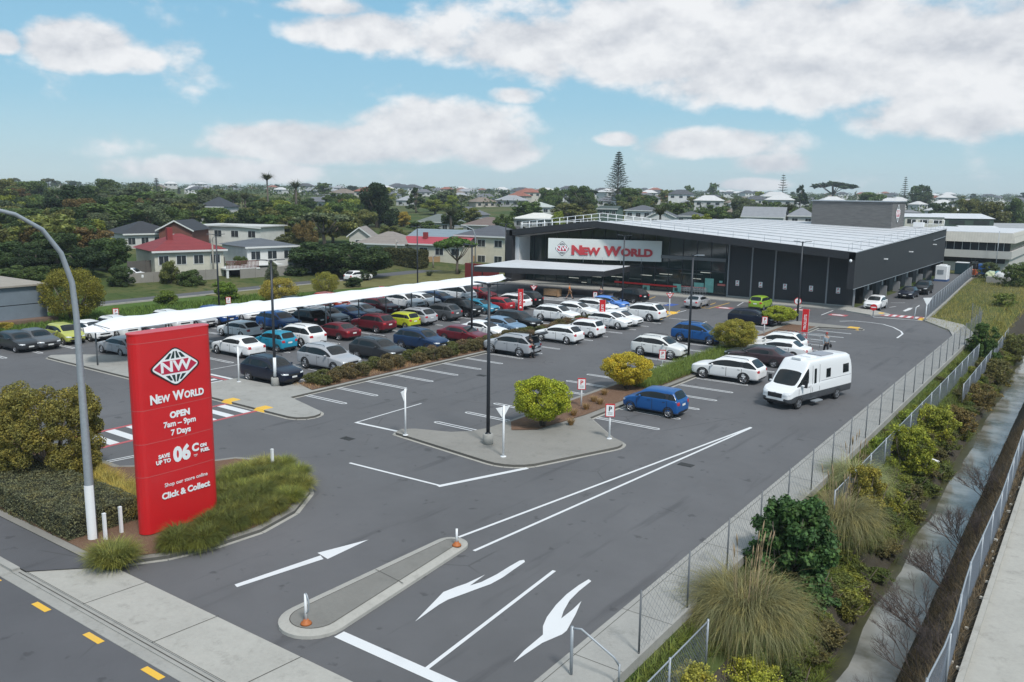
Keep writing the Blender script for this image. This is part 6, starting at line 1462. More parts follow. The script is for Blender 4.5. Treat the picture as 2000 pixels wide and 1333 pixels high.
BK=[leafU(-9.2,32,1.4,1.2,7000,.045,(.10,.12,.035),'weedy shrub on the creek bank under the fences',seed=41),leafU(-8.0,33.5,1.6,1.3,7000,.05,(.08,.10,.03),'weedy shrub on the creek bank under the fences',seed=42),leafU(-7.6,41,1.5,1.2,7000,.045,(.15,.16,.03),'weedy shrub on the creek bank under the fences',seed=43)]
bpy.context.view_layer.update(); BKT=[tree_of(b) for b in BK]
for b in BK: b['group']='weedy shrubs on the creek bank'
rk=random.Random(9)
for i in range(190):
    y_=18+84*rk.random()**1.25; u_=rk.choice([rk.uniform(-9.4,-8.9),rk.uniform(-8.4,-7.4),rk.uniform(-7.7,-6.8),rk.uniform(-7.9,-7.0)]); x_,_=PU(u_,y_); k=rk.randrange(3)
    if y_<31 and u_<-8.6: continue
    n_=dup(BK[k],(x_,y_,bankz(u_)-.1),rk.uniform(0,6.28),BK[k]['label'],tree=BKT[k],scale=(rk.uniform(.6,1.15)*(.75 if u_<-8.8 else 1),)*2+(rk.uniform(.35,.75)*(.7 if u_<-8.8 else 1),))
    cc=rk.choice([(.07,.09,.028),(.10,.125,.03),(.12,.14,.032),(.075,.075,.035),(.055,.08,.025),(.09,.085,.04)])
    for c in kids(n_):
        if c.name.startswith('crown'): c.color=(*cc,1)
leafshrub(1985,560,0,5.5,3.6,8000,.11,(.06,.09,.03),'large green shrub beside the white commercial building',seed=16)
leafshrub(1960,600,-.1,3,1.6,5000,.08,(.09,.12,.03),'green shrub in the rough field at the right edge',seed=18)
leafshrub(1930,545,0,3.6,2.6,6000,.10,(.055,.075,.035),'grey-green shrub beside the heap of bags',seed=19)
def twigs(px,py,z,hh,label,seed):
    x,y=PU(px,py); rg=random.Random(seed); q=MB()
    def br(p,d,L,r,k):
        e=p+d*L; m=p+d*L*.5+Vector((rg.uniform(-.05,.05),rg.uniform(-.05,.05),0)); q.tube([p,m,e],[r,r*.85,r*.7],3,cap=False)
        if k>0:
            for i in range(3): br(e if i else m,(d+Vector((rg.uniform(-.6,.6),rg.uniform(-.6,.6),rg.uniform(-.15,.35)))).normalized(),L*rg.uniform(.55,.85),r*.72,k-1)
    for i in range(9): a=rg.uniform(0,6.28); br(Vector((math.cos(a)*.2,math.sin(a)*.2,0)),Vector((math.cos(a)*.6-.35,math.sin(a)*.6,.8)).normalized(),hh*.5,.02,4)
    q.build('bare_shrub',mat('dead twig',(.11,.085,.075),.9),loc=(x,y,z),label=label,category='shrub') ; 
for i,(px,py,z,hh,lab) in enumerate([(-3.9,21.5,-1.6,1.2,'bare twiggy bush nearest the bottom on the right bank'),(-3.7,25.5,-1.3,1.3,'bare brown twiggy bush leaning over the water, second from the bottom'),(-3.9,28.8,-1.6,1.4,'bare brown twiggy bush third from the bottom on the right bank'),(-3.8,32.5,-1.4,1.3,'bare twiggy bush fourth along the right bank'),(-3.9,37,-1.5,1.3,'bare twiggy bush fifth along the right bank'),(-3.8,44,-1.4,1.4,'bare twiggy bush at the right edge of the picture')]):
    twigs(px,py,z,hh,lab,i+3)
n=26000; V,F=blades(n,.38,1,.4,.008,12,.9,2); k=V.reshape(n,-1,3); k-=k[:,:1]; yv=rg.uniform(14,60,n); uu=rg.uniform(-4.4,-2.65,n); k=k+np.c_[uu-.022*(yv-20),yv,np.interp(uu,[-4.4,-3.7,-3.15,-2.9],[-2.5,-1.2,-.15,0])][:,None]; o=link(mesh_np('dead_bank_growth',k.reshape(-1,3),F,LEAF),'dead_bank_growth',kind='stuff'); o.color=(.10,.08,.055,1)
# ---------------------------------------------------------------- palms and Norfolk pines
def palm(px,ptop,d,label,crown=2.6,thin=.22,short=False,base=None):
    p=dp(px,ptop,d); z0=terr(p.x,p.y); h=p.z-z0; t=thing('palm_tree',label,'palm',(p.x,p.y,z0)); q=MB(); q.tube([(0,0,-.2),(.1,0,h*.5),(0,0,h-crown*.45)],[thin*1.3,thin,thin*.8],8); q.build('trunk',BARK,t)
    V,F=blades(260,crown*1.25,.15,.42,.10,int(px),.75,5,.2); V[:,2]+=h-crown*.55; c=link(mesh_np('crown',V,F,LEAF),'crown',t); c.color=(.045,.055,.028,1)
palm(521,343,225,'very tall thin palm standing above the tree line on the left',2.3); palm(577,358,280,'palm with a full crown right of the tall thin palm',3.2,.35)
for px,pt,d,lab in [(312,382,230,'palm hanging over the dark roof'),(455,382,260,'left one of the small palms above the modern house'),(478,380,265,'right one of the small palms above the modern house'),(880,410,215,'palm in front of the hipped roofs in the middle'),(1135,392,250,'spreading palm behind the roof rail'),(1290,408,200,'palm in front of the white two-storey house'),(1540,402,240,'palm left of the plant room')]: palm(px,pt,d,lab,2.8,.3)
def norfolk(px,ptop,wpx,d,label,tiers=22,col=(.016,.03,.016)):
    p=dp(px,ptop,d); z0=terr(p.x,p.y); h=p.z-z0; w=wpx*d/FPX/2; t=thing('norfolk_pine',label,'pine tree',(p.x,p.y,z0)); q=MB(); q.tube([(0,0,-.3),(0,0,h*.99)],[.45,.05],8); q.build('trunk',BARK,t)
    q=MB(); rg=random.Random(int(px)); Ls=[]
    for i in range(tiers):
        f=i/tiers; z=h*(.14+.84*f); L=w*(1-f**1.6)*rg.uniform(.85,1.1)+.15
        for j in range(6):
            a=j*PI/3+i*.5; c,s=math.cos(a),math.sin(a); L2=L*rg.uniform(.75,1.1); e=.10+.25*f
            q.tube([(0,0,z),(c*L2*.5,s*L2*.5,z+L2*e*.3),(c*L2,s*L2,z+L2*e)],[.09,.07,.02],4,cap=False)
            for m in range(5):
                r=L2*(.35+.65*m/5); 
                for sg in(1,-1): Ls.append(((c*r-s*sg*.22,s*r+c*sg*.22,z+r*e+.10),L2))
    q.build('branches',BARK,t); P=np.array([l[0] for l in Ls]); P=np.repeat(P,5,0); r2=np.random.default_rng(2); P=P+r2.normal(0,.16,P.shape)*np.array([1.4,1.4,.6]); V,F=leaves(P,np.tile([0,0,1.],(len(P),1)),.24,r2,.45,.5); c=link(mesh_np('crown',V,F,LEAF),'crown',t); c.color=(*col,1)
norfolk(1209,293,62,330,'tall tiered Norfolk pine rising above the shop sign',24); norfolk(305,347,16,500,'small Norfolk pine top on the left skyline',9); norfolk(1770,343,18,650,'small Norfolk pine on the right skyline above the plant room',12); norfolk(1531,338,24,600,'ragged sparse pine on the skyline left of the plant room',10); norfolk(349,366,8,600,'tiny pine on the left skyline',8)
# ---------------------------------------------------------------- houses
RFM={}
def rmat(c): return mat('roof %s'%(c,),c,.75,fn=f_siding(2.6,2,.28))
def wmat(c): return mat('wall %s'%(c,),c,.8,fn=f_siding(5.5,2,.12))
DKW=mat('dark window',(.03,.036,.042),.12,spec=.8); WFR=mat('window frame white',(.62,.63,.62),.6)
HP=[]
def house(px0,px1,d0,d1,pe,pr,label,roof,wall,depth=8,kind='hip',storeys=1,nwin=3,oh=.45,pb=None,chim=False,name='house',cat='house',near=True,wins=None,group=None):
    A=dp(px0,pe,d0);B=dp(px1,pe,d1); zE=(A.z+B.z)/2; M_=(A+B)/2; zR=dp((px0+px1)/2,pr,(d0+d1)/2+ (depth/2 if kind!='gablefront' else 0)).z; zB=min(terr(A.x,A.y),terr(B.x,B.y))-.5
    if pb: zB=min(zB,dp((px0+px1)/2,pb,(d0+d1)/2).z)
    u=Vector((B.x-A.x,B.y-A.y,0)); W=u.length; rz=math.atan2(u.y,u.x); t=thing(name,label,cat,(M_.x,M_.y,zB),rz,group); E_=zE-zB; Rr=max(zR-zB,E_+.3); x0,x1=-W/2,W/2
    HP.append((M_.x,M_.y,max(W/2,depth)+2.5)); q=MB(); q.box(x0,0,0,x1,depth,E_); 
    if kind=='gablefront': q.add([(x0,0,E_),(x1,0,E_),(0,0,Rr)],[(0,1,2)]); q.add([(x0,depth,E_),(x1,depth,E_),(0,depth,Rr)],[(2,1,0)])
    if kind=='gable': q.add([(x0,0,E_),(x0,depth,E_),(x0,depth/2,Rr)],[(2,1,0)]); q.add([(x1,0,E_),(x1,depth,E_),(x1,depth/2,Rr)],[(0,1,2)])
    q.build('wall',wmat(wall),t)
    q=MB(); a,b=x0-oh,x1+oh; f,k=-oh,depth+oh
    if kind=='hip':
        r_=min(depth/2,W/2-.3); vs=[(a,f,E_),(b,f,E_),(b,k,E_),(a,k,E_),(a+r_+oh,depth/2,Rr),(b-r_-oh,depth/2,Rr)]; fs=[(0,1,5,4),(2,3,4,5),(1,2,5),(3,0,4),(3,2,1,0)]
    elif kind=='gable': vs=[(a,f,E_-.05),(b,f,E_-.05),(b,k,E_-.05),(a,k,E_-.05),(a,depth/2,Rr+.1),(b,depth/2,Rr+.1)]; fs=[(0,1,5,4),(2,3,4,5)]
    elif kind=='gablefront': vs=[(a,f,E_-.05),(0,f,Rr+.1),(b,f,E_-.05),(a,k,E_-.05),(0,k,Rr+.1),(b,k,E_-.05)]; fs=[(0,1,4,3),(1,2,5,4)]
    else: vs=[(a,f,E_),(b,f,E_),(b,k,E_),(a,k,E_),(a,f,E_+.2),(b,f,E_+.2),(b,k,E_+.2),(a,k,E_+.2)]; fs=[(0,3,2,1),(4,5,6,7),(0,1,5,4),(1,2,6,5),(2,3,7,6),(3,0,4,7)]
    q.add(vs,fs); ro=q.build('roof',rmat(roof),t)
    if near:
        q=MB(); q.box(a,f-.06,E_-.22,b,f+.02,E_+.02)if kind in('hip','gable') else q.add([(a,f-.03,E_-.25),(0,f-.03,Rr-.1),(b,f-.03,E_-.25),(a,f-.03,E_),(0,f-.03,Rr+.14),(b,f-.03,E_)],[(0,1,4,3),(1,2,5,4)])
        q.build('gutter',WFR,ro)
    if chim:
        q=MB(); q.box(x0+W*.28,depth*.3,E_+.2,x0+W*.28+.7,depth*.3+.7,Rr+.9); q.build('chimney',mat('chimney red',(.22,.03,.03),.8),ro)
    wins=wins or [(x0+W*(i+.5)/nwin,s_) for s_ in range(storeys) for i in range(nwin)]
    for j,(wx,s_) in enumerate(wins):
        sh_=E_/storeys if storeys>1 else E_; zc=E_-1.25-s_*2.7; ww=min(1.5,W/nwin*.55)/2; hh=.55
        if zc<.4: continue
        q=MB(); q.box(wx-ww-.07,-.05,zc-hh-.07,wx+ww+.07,-.005,zc+hh+.07); w_=q.build('window',WFR,t)
        if near:
            for sd in((-1,1) if ww>.4 else (0,)):
                q=MB(); c_0=wx+sd*ww*.5; q.box(c_0-ww*(.46 if sd else .9),-.065,zc-hh,c_0+ww*(.46 if sd else .9),-.045,zc+hh); q.build('pane',DKW,w_)
        else:
            q=MB(); q.box(wx-ww,-.065,zc-hh,wx+ww,-.045,zc+hh); q.build('pane',DKW,w_)
    return t,W,E_
h1,W1,E1=house(301,436,111.5,117,489,456,'single-storey cream house with a red tiled hipped roof and deck',(.20,.028,.032),(.52,.50,.42),9,'hip',nwin=4,chim=True)
q=MB(); q.box(W1/2-.5,-2.2,E1-2.7,W1/2+4.2,2.5,E1-2.5); q.box(W1/2-.4,-2.1,0,W1/2-.1,-1.8,E1-2.7); q.box(W1/2+3.8,-2.1,0,W1/2+4.1,-1.8,E1-2.7); q.build('deck',WFR,h1)
q=MB()
for i in range(24): x=W1/2-.4+i*.19; q.box(x,-2.15,E1-2.5,x+.09,-2.1,E1-1.55)
q.box(W1/2-.5,-2.17,E1-1.6,W1/2+4.2,-2.08,E1-1.5); q.build('deck_railing',mat('red brown rail',(.17,.07,.065),.8),h1)
q=MB(); q.box(W1/2-.2,.3,0,W1/2+3.6,2.4,E1-2.75); q.build('garage',mat('dark garage',(.04,.04,.04),.8),h1)
q=MB(); q.box(W1/2+3,-.3,E1-2.45,W1/2+8.5,2.6,E1-2.35); q.build('carport_roof',WFR,h1)
house(243,345,144,150,456,432,'white two-storey house under a charcoal hipped roof behind the red roof',(.030,.032,.038),(.56,.55,.53),9,'hip',nwin=4)
house(310,375,147,147,450,432,'brick gabled wing with white bargeboards right of the charcoal roof',(.03,.032,.038),(.16,.06,.045),8,'gablefront',nwin=1)
house(377,508,158,154,443,440,'long white flat-roofed block above the garages',(.5,.5,.48),(.62,.61,.58),8,'flat',nwin=4)
house(482,578,121,126,481,465,'white weatherboard two-storey house with a grey hipped roof',(.10,.11,.125),(.60,.60,.58),8.5,'hip',2,3)
house(390,436,232,230,404,385,'modern black and white house high among the trees',(.04,.045,.055),(.55,.56,.57),7,'hip',2,2)
house(697,788,150,147,476,452,'beige-roofed cream house behind the tall hedge',(.24,.21,.19),(.52,.49,.40),8,'hip',nwin=2)
house(682,722,160,160,462,445,'small pale gabled house behind the beige-roofed one',(.25,.22,.2),(.48,.46,.42),7,'gablefront',nwin=1)
house(782,905,149,145,477,464,'low cream house with a pink-red iron roof and red chimney',(.36,.05,.07),(.52,.50,.42),7,'gable',nwin=4,chim=True)
house(800,905,164,160,463,449,'house with a long blue-grey iron roof behind the pink roof',(.20,.25,.29),(.40,.40,.38),8,'gable',nwin=3)
house(893,990,151,146,461,440,'cream two-storey house with a slate grey hipped roof beside the shop',(.085,.09,.105),(.58,.54,.44),9,'hip',2,3)
house(870,935,262,258,420,404,'grey hipped house with two roofs in the middle distance',(.13,.135,.15),(.40,.41,.43),8,'hip',2,3)
house(815,880,232,228,434,418,'low house with a green-grey hipped roof in the middle distance',(.14,.16,.15),(.36,.37,.36),8,'hip',1,3)
house(905,982,215,211,440,424,'house with a wide brown tiled roof behind the cream two-storey house',(.16,.12,.105),(.46,.44,.40),9,'hip',1,3)
house(940,1000,192,188,452,442,'dark-roofed low house left of the shop roof rail',(.07,.065,.065),(.25,.24,.22),8,'gable',1,2)
house(1004,1085,215,212,427,416,'low house with a broad white roof behind the roof rail',(.62,.61,.57),(.30,.30,.30),8,'hip',1,4)
house(1020,1075,300,298,404,395,'pale green-roofed house among trees behind the white roof',(.42,.46,.43),(.5,.5,.48),8,'hip',1,3)
house(1222,1272,235,232,411,401,'white two-storey house with grey hipped roof above the shop ridge',(.10,.105,.12),(.60,.60,.60),9,'hip',2,3)
house(1265,1318,225,223,424,412,'white house with grey gables right of the two-storey one',(.10,.105,.12),(.58,.58,.58),8,'gablefront',1,2)
house(1322,1372,240,238,422,413,'low dark-roofed house above the shop roof',(.07,.075,.08),(.45,.45,.43),8,'hip',1,3)
house(1168,1205,260,258,408,403,'low green-walled house left of the white two-storey one',(.05,.07,.06),(.09,.14,.12),8,'gable',1,3)
house(1450,1530,230,226,424,405,'grey-roofed house with two gables left of the plant room',(.24,.25,.27),(.5,.5,.5),9,'gable',1,2)
house(1540,1592,232,230,422,406,'grey hipped house tucked against the plant room',(.22,.23,.25),(.48,.48,.48),9,'hip',1,2)
house(1370,1405,300,298,408,398,'grey-roofed house between trees over the shop roof',(.15,.16,.17),(.4,.4,.4),8,'hip',1,2)
house(1492,1545,560,560,384,375,'long white two-storey block on the right hillside',(.5,.5,.5),(.62,.62,.62),10,'hip',2,6)
house(1260,1350,520,520,392,383,'house with a long orange tiled roof on the hillside',(.42,.16,.07),(.5,.42,.35),10,'hip',1,5)
house(1915,1990,430,430,400,392,'row of white flat-roofed flats on the right hillside',(.5,.5,.5),(.62,.62,.62),9,'flat',1,6)
house(125,170,330,330,383,372,'white gabled house on the left skyline',(.10,.10,.11),(.66,.66,.66),8,'hip',1,2)
# scattered suburb
cols=[((.13,.135,.15),(.5,.5,.49)),((.26,.10,.07),(.5,.47,.42)),((.30,.31,.33),(.42,.42,.42)),((.075,.08,.09),(.6,.6,.6)),((.20,.16,.13),(.45,.42,.37)),((.55,.55,.55),(.5,.5,.5))]
nms=['mid-grey','terracotta','pale grey','charcoal','brown','white']
def farhouse(i,px,d,first):
    rc,wc=cols[i]; p=dp(px,380,d); z=terr(p.x,p.y); t=thing('hillside_house','small house with a %s roof among the trees on the far hillside'%nms[i],'house',(p.x,p.y,z),R(36)+random.uniform(-.6,.6),'far hillside houses with %s roofs'%nms[i])
    st=1+(i%2); q=MB(); q.box(-6,-4,-1,6,4,2.7*st); q.build('wall',wmat(wc),t)
    q=MB(); E_=2.7*st; q.add([(-6.6,-4.6,E_),(6.6,-4.6,E_),(6.6,4.6,E_),(-6.6,4.6,E_),(-2,0,E_+2.2),(2,0,E_+2.2)],[(0,1,5,4),(2,3,4,5),(1,2,5),(3,0,4),(3,2,1,0)]); q.build('roof',rmat(rc),t)
    for x in(-4,0,3.6): q=MB(); q.box(x-.8,-4.06,E_-1.8,x+.8,-4.0,E_-.7); q.build('window',DKW,t)
    return t
bpy.context.view_layer.update()
FH=[farhouse(i,[640,720,1000,1330,1440,1700][i],[330,430,380,420,460,520][i],True) for i in range(6)]
bpy.context.view_layer.update(); FT=[tree_of(t) for t in FH]
placed=[]
rs=random.Random(11)
for i in range(300):
    px=rs.uniform(-40,2040); d=rs.choice([rs.uniform(330,600),rs.uniform(500,1250),rs.uniform(500,1250)]); 
    if px<560 and d<600: continue
    p=dp(px,380,d); 
    if any((p-q_).length<16 for q_ in placed): continue
    placed.append(Vector(p)); k=rs.choice([0,0,2,2,3,3,4,5,5,1]); n_=dup(FH[k],(p.x,p.y,terr(p.x,p.y)-.2),R(36)+rs.uniform(-.7,.7),FH[k]['label'],tree=FT[k],scale=rs.uniform(.72,1.1))
# scattered trees
nl=0
while nl<96:
    px=rs.uniform(-90,720); d=rs.uniform(118,300); p=dp(px,380,d)
    if p.x>-101 or any(math.hypot(p.x-a,p.y-b)<r_+1.5 for a,b,r_ in HP): continue
    if 236<px<600 and d<178: continue
    if px>600 and d<150: continue
    nl+=1; hh=rs.uniform(4.5,7.5); tree(rs.choice(['dense','dense','round']),p.x,p.y,terr(p.x,p.y)-.3,hh*rs.uniform(1.1,1.6),hh,rs.choice([TM,TM,TD,TO,TG,TY,TB]),'leafy tree among the close trees on the left slope',group='close trees on the left slope')
for i in range(165):
    px=rs.uniform(-60,2060); d=rs.choice([rs.uniform(200,330),rs.uniform(300,560),rs.uniform(500,1100)])
    if px>1000 and d<240 : continue
    if 880<px<1000 and d<230: continue
    p=dp(px,380,d); z=terr(p.x,p.y); k=rs.choice(['far','far','far','farumb','farcone']) if d>330 else rs.choice(['round','round','dense','cone'])
    if any((Vector((p.x,p.y,0))-Vector((q_.x,q_.y,0))).length<9 for q_ in placed) : continue
    hh=rs.uniform(4.5,8.5)*(1 if px>250 else 1.25); nm={'far':'rounded','farumb':'spreading','farcone':'pointed','round':'rounded','dense':'leafy','cone':'conical'}[k]
    far='far hillside' if d>330 else 'near hillside'
    tree(k,p.x,p.y,z-.3,hh*rs.uniform(.9,1.5) if 'cone' not in k else hh*.6,hh,rs.choice([TD,TM,TM,TO,TG,TP,TV,TO,TY]),'%s tree between the houses on the %s'%(nm,far),group='%s trees on the %s'%(nm,far))
# unbroken woodland cover between them
rg=np.random.default_rng(21); lb=[]
while len(lb)<1900:
    px=rg.uniform(-80,2080); d=200+ (rg.uniform(0,1)**.8)*1300; p=dp(px,380,d)
    if (px>800 and d<300): continue
    if noise.noise(Vector((p.x/45,p.y/45,2)))<-.10: continue
    s=rg.uniform(2.2,4.2)*(1+d/1500); lb.append((p.x,p.y,terr(p.x,p.y)+s*.35,s,s,s*.62))
P,N=lobes_pts(lb,90000,rg,.12); V,F=leaves(P,N,.75,rg,.7,.6); o=link(mesh_np('far_woodland',V,F,LEAF),'far_woodland',kind='stuff'); o.color=(.038,.058,.022,1)
# ---------------------------------------------------------------- fences and walls behind the car park
def board_fence(pxa,pya,pxb,pyb,h,label,name='timber_fence',m=FENCEW,z=0.0):
    a=gt(pxa,pya); b=gt(pxb,pyb); z=min(a.z,b.z)-.15; h+=abs(a.z-b.z)*.6+.15; a=a.to_2d(); b=b.to_2d(); L_=(b-a).length; t=thing(name,label,'fence',(a.x,a.y,z),math.atan2(b.y-a.y,b.x-a.x)); q=MB(); q.box(0,-.03,0,L_,.03,h); q.build('palings',m,t)
    for i in range(int(L_/2.4)+1): q=MB(); q.box(i*2.4-.06,-.09,0,i*2.4+.06,-.03,h+.06); q.build('fence_post',m,t)
DKF=mat('dark fence timber',(.11,.10,.09),.9,fn=f_siding(6,0,.35)); WFN=mat('white fence',(.6,.6,.6),.7)
board_fence(224,555,332,552,1.3,'low paling fence in front of the white utility vehicle'); board_fence(370,553,425,550,1.6,'short paling fence with a letterbox below the deck'); board_fence(470,550,590,542,1.7,'tall weathered paling fence in front of the grey-roofed house'); 
board_fence(585,540,608,538,1.9,'white board fence left of the wide dark tree',m=WFN); board_fence(250,535,440,528,1.7,'dark retaining fence under the red-roofed house',m=DKF,z=.6)
board_fence(832,515,930,512,1.1,'golden timber fence below the pink-roofed house',m=mat('golden timber',(.32,.21,.11),.85,fn=f_siding(6,0,.3))); board_fence(935,512,985,508,2.3,'dark timber fence left of the entrance canopy',m=DKF); board_fence(985,508,1006,506,2.2,'pale fence panel beside the shop wall',m=mat('pale fence',(.36,.35,.33),.85,fn=f_siding(6,0,.3)))
p_=gt(258,548); v_=vehicle('compact',p_.x,p_.y,R(35),CW,'white car behind the low paling fence at left',name='car_in_drive'); v_.location.z=p_.z+.05
# blue-grey block wall at the left edge
t=thing('grey_panel_building','low blue-grey panel building with a flat roof at the left edge','building',(-84,20,0)); q=MB(); q.box(-9,-30,0,2.2,18.6,1.75); q.box(-9,-30,1.83,2.2,18.6,3.45); q.build('wall',mat('blue grey panel',(.155,.19,.225),.75,nscale=1.5,namt=.15),t)
q=MB(); q.box(-9,-30,1.75,2.12,18.5,1.83); q.build('panel_joint',BLK,t); q=MB(); q.box(-9.3,-30,3.45,2.5,18.9,3.6); q.build('roof',mat('tan roof',(.30,.27,.23),.9,nscale=1,namt=.2),t); q=MB(); q.box(2.2,-30,0,3.4,19,.5); q.build('planter_edge',mat('brick edge',(.17,.11,.08),.9,nscale=6,namt=.3),t)
# power poles in the back street
for (px,py,pt,lab) in [(418,548,455,'pale power pole with a street lamp in front of the red-roofed house'),(774,516,468,'pale wooden pole in front of the tall hedge'),(846,524,498,'short pale pole on the verge beside the hedge')]:
    p_=gt(px,py); x,y=p_.x,p_.y; d=x*HEAD.x+y*HEAD.y; h=dp(px,pt,d).z-p_.z; t=thing('power_pole',lab,'pole',(x,y,p_.z)); q=MB(); q.tube([(0,0,0),(0,0,h)],[.13,.10],8); q.build('pole',mat('pale timber pole',(.34,.31,.27),.9),t); q=MB(); q.tube([(0,0,h*.85),(.9,-.4,h*.92)],.05,5); q.build('bracket',GALV,t)
for (px,py,pt,lab) in [(928,540,442,'arched galvanised street lamp above the street junction')]:
    x,y=g(px,py-4); d=x*HEAD.x+y*HEAD.y; h=dp(px,pt,d).z; t=thing('street_lamp',lab,'street lamp',(x,y,0)); q=MB(); q.tube([(0,0,0),(0,0,h*.8),(-.3,-.2,h*.93),(-1.2,-.9,h),(-2,-1.5,h)],[.11,.08,.07,.06,.05],8); q.build('pole',GALV,t); q=MB(); q.box(-2.6,-1.9,h-.06,-1.9,-1.45,h+.08); q.build('lamp_head',GALV,t)
for i,(px,py) in enumerate([(838,540),(895,536),(920,536)]):
    x,y=g(px,py); clump(x,y,.05,1.1,.2,.35,.03,160,(.045,.06,.03),'small cabbage tree like tuft on the dry verge','verge_tuft',group='tufts on the dry verge',up=.6)
# ---------------------------------------------------------------- commercial buildings and yard at right
t=thing('commercial_building','white two-storey commercial building with a dark window band behind the shop','building',(-28.5,165,-.3)); WCB=mat('pale concrete wall',(.50,.49,.46),.8,nscale=1.2,namt=.12)
q=MB(); q.box(-4,0,0,11.2,26,4.2); q.build('ground_floor',WCB,t); q=MB(); q.box(-4,-1.2,2.75,11.6,26,4.0); q.build('balcony_band',WCB,t)
q=MB(); q.box(-4,-.3,4.0,11.2,26,5.4); q.build('upper_window',DKW,t); q=MB()
for x in np.arange(-3.5,11.3,1.25): q.box(x-.04,-.34,4.0,x+.04,-.3,5.4)
for y in np.arange(.8,26,1.6): q.box(11.2,y-.04,4.0,11.24,y+.04,5.4)
q.build('window_mullion',WFR,t)
q=MB(); q.add([(-4.2,-1.5,5.4),(12,-1.5,5.4),(12,26,5.4),(-4.2,26,5.4),(-4.2,-.9,7.0),(11.5,-.9,7.0),(11.5,26,7.0),(-4.2,26,7.0)],[(4,5,6,7),(0,1,5,4),(1,2,6,5),(0,3,2,1)]); q.build('ribbed_parapet',mat('ribbed parapet',(.47,.45,.40),.7,fn=f_siding(2.4,0,.25)),t)
q=MB(); q.box(-4,-.6,7.0,11.3,26,7.08); q.build('roof',ROOFW,t)
q=MB(); q.box(1.2,-.08,1.9,10.6,-.02,2.65); q.build('dark_sign_band',BLK,t); q=MB(); q.box(5.8,-.06,0,9,-.01,1.7); q.build('roller_door',mat('dark roller',(.05,.035,.03),.7),t); q=MB(); q.box(-.6,-.06,0,.9,-.01,2.65); q.build('doorway',DARKIN,t)
q=MB(); q.tube([(9.6,-2.2,0),(9.6,-2.2,7.4)],.06,6); q.build('downpipe',GALV,t)
def shed(px0,px1,d0,pe,pr,label,rc,wc,depth,kind='gable',nb=4):
    A=dp(px0,pe,d0);B=dp(px1,pe,d0); zR=dp(px0,pr,d0+depth/2).z; u=B-A; t=thing('industrial_shed',label,'shed',(A.x,A.y,0),math.atan2(u.y,u.x)); W=Vector((u.x,u.y)).length; E_=A.z
    q=MB(); q.box(0,0,0,W,depth,E_); q.add([(W,0,E_),(W,depth,E_),(W,depth/2,zR)],[(0,1,2)]); q.build('wall',wmat(wc),t)
    q=MB(); q.add([(-.3,-.3,E_),(W+.3,-.3,E_),(W+.3,depth/2,zR),(-.3,depth/2,zR),(-.3,depth+.3,E_),(W+.3,depth+.3,E_)],[(0,1,2,3),(3,2,5,4)]); q.build('roof',ROOFW if rc is None else rmat(rc),t)
    for i in range(nb):
        x=W*(i+.5)/nb; q=MB(); q.box(x-W/nb*.32,-.05,E_-1.5,x+W/nb*.32,-.01,E_-.5); q.build('window',DKW,t)
shed(1845,1942,222,427,417,'long shed with a white roof and dark green wall',None,(.045,.075,.06),14,nb=2); shed(1768,1845,205,424,417,'cream-walled shed with a white roof right of the plant room',None,(.50,.49,.44),12,nb=3)
shed(1890,1962,205,450,441,'low white gabled roof in front of the green shed',None,(.3,.3,.3),10,nb=2); shed(1948,2040,235,446,436,'black-walled shed at the right edge',(.30,.31,.32),(.03,.032,.04),14,nb=2)
shed(1720,1800,270,415,410,'long grey shed behind the plant room',(.2,.2,.21),(.25,.25,.25),14,nb=3)
# yard things
def boxthing(name,label,cat,x,y,z,sx,sy,h,m,rz=0,bev=.06,parts=()):
    t=thing(name,label,cat,(x,y,z),rz); q=MB(); b=bev
    q.prism([(-sx/2+b,-sy/2),(sx/2-b,-sy/2),(sx/2,-sy/2+b),(sx/2,sy/2-b),(sx/2-b,sy/2),(-sx/2+b,sy/2),(-sx/2,sy/2-b),(-sx/2,-sy/2+b)],.12,h); q.build('shell',m,t)
    for (nm,a,mm) in parts: q=MB(); q.box(*a); q.build(nm,mm,t)
    return t
boxthing('refrigeration_unit','white boxy refrigeration unit on a blue base in the delivery yard','machine',-23.6,143,0,1.7,2.2,2.3,WHT,0,.1,[('base_skid',(-.88,-1.13,0,.88,1.13,.3),mat('skid blue',(.04,.09,.22),.6)),('vent_grille',(-.5,-1.14,1.1,.35,-1.08,1.75),GALV),('top_housing',(-.4,-.7,2.3,.5,.6,2.5),WHT)])
boxthing('skip_bin','dark teal waste container in the yard behind the refrigeration unit','container',-23.2,158,0,1.9,1.7,1.9,mat('teal bin',(.012,.04,.05),.6),0,.05,[('lid',(-.95,-.85,1.9,.95,.85,1.98),WHT)])
boxthing('blue_container','blue box container behind the heap of bags','container',-20.2,160,0,1.7,1.7,1.7,mat('container blue',(.03,.12,.35),.5),0,.05,[('ribs',(-.75,-.91,.3,.75,-.85,1.5),mat('container blue dark',(.02,.08,.25),.5))])
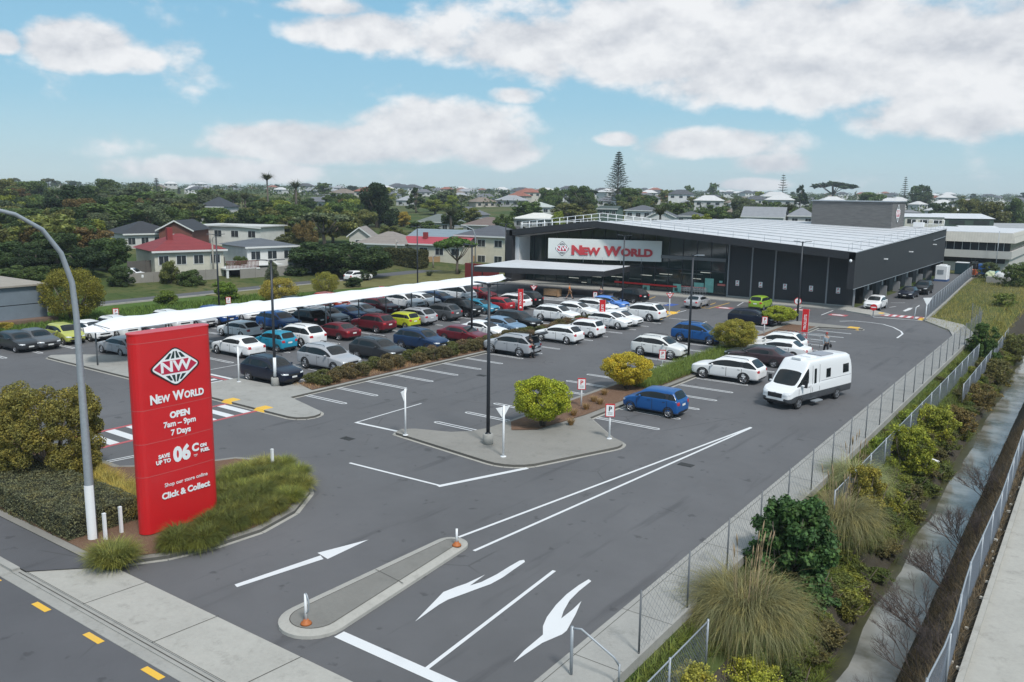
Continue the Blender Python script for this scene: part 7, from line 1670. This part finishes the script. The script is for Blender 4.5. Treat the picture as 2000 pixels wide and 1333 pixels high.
t=thing('forklift','black and orange forklift parked beside the teal container','forklift',(-21.1,155,0)); q=MB(); q.box(-.6,-1,.3,.6,.9,1.1); q.build('chassis',mat('forklift orange',(.45,.10,.03),.5),t); q=MB(); q.tube([(-.5,-.9,1.1),(-.45,-.5,2.3),(-.45,.6,2.3),(-.5,.9,1.1)],.06,5); q.tube([(.5,-.9,1.1),(.45,-.5,2.3),(.45,.6,2.3),(.5,.9,1.1)],.06,5); q.box(-.5,-.5,2.3,.5,.6,2.38); q.box(-.35,-1.2,0,-.25,-1.1,3.0); q.box(.25,-1.2,0,.35,-1.1,3.0); q.build('mast_and_cage',BLK,t)
for a,b in((-.55,-.7),(.55,-.7),(-.55,.6),(.55,.6)): q=MB(); q.lathe([(0,-.1),(.3,-.1),(.3,.1),(0,.1)],12,'x',(a,b,.3)); q.build('wheel',TYRE,t)
rb_=random.Random(5)
for i,(dx,dy,c,lab) in enumerate([(0,0,(.45,.50,.32),'pale green bulk bag at the left of the heap'),(1.1,.4,(.10,.25,.30),'teal bulk bag in the middle of the heap'),(2.1,.1,(.45,.38,.42),'pinkish bulk bag at the right of the heap'),(3.0,.3,(.5,.52,.52),'white bulk bag at the end of the heap'),(1.7,-.7,(.55,.57,.57),'low white sack at the front of the heap'),(-.1,1.1,(.3,.4,.36),'grey-green bulk bag at the back of the heap')]):
    q=MB(); bm_=bmesh.new(); bmesh.ops.create_icosphere(bm_,subdivisions=3,radius=.75)
    for v in bm_.verts: v.co+=v.co.normalized()*noise.noise(v.co*2.2+Vector((i,0,0)))*.22; v.co.z=max(-.5,v.co.z)*.85
    me=bpy.data.meshes.new('bulk_bag'); bm_.to_mesh(me); bm_.free(); me.materials.append(mat('bag fabric %d'%i,c,.8,nscale=3,namt=.3)); o=link(me,'bulk_bag',None,(-17.6+dx*.75,147+dy,.95)); o['label']=lab; o['category']='bag'
q=MB(); q.box(-17.9,144.8,-.1,-14.8,146.0,.9); q.build('loading_block',CONC,label='low concrete block wall under the heap of bags',category='wall')
# ---------------------------------------------------------------- air
if HAZE:
    q=MB(); q.box(-1500,-400,-8,1500,2200,60); hm=bpy.data.materials.new('haze'); hm.use_nodes=True; nt=hm.node_tree; nt.nodes.clear(); o_=nt.nodes.new('ShaderNodeOutputMaterial'); v_=nt.nodes.new('ShaderNodeVolumePrincipled'); v_.inputs['Color'].default_value=(.78,.88,1,1); v_.inputs['Density'].default_value=HAZE; nt.links.new(v_.outputs[0],o_.inputs['Volume'])
    q.build('haze',hm,kind='stuff')
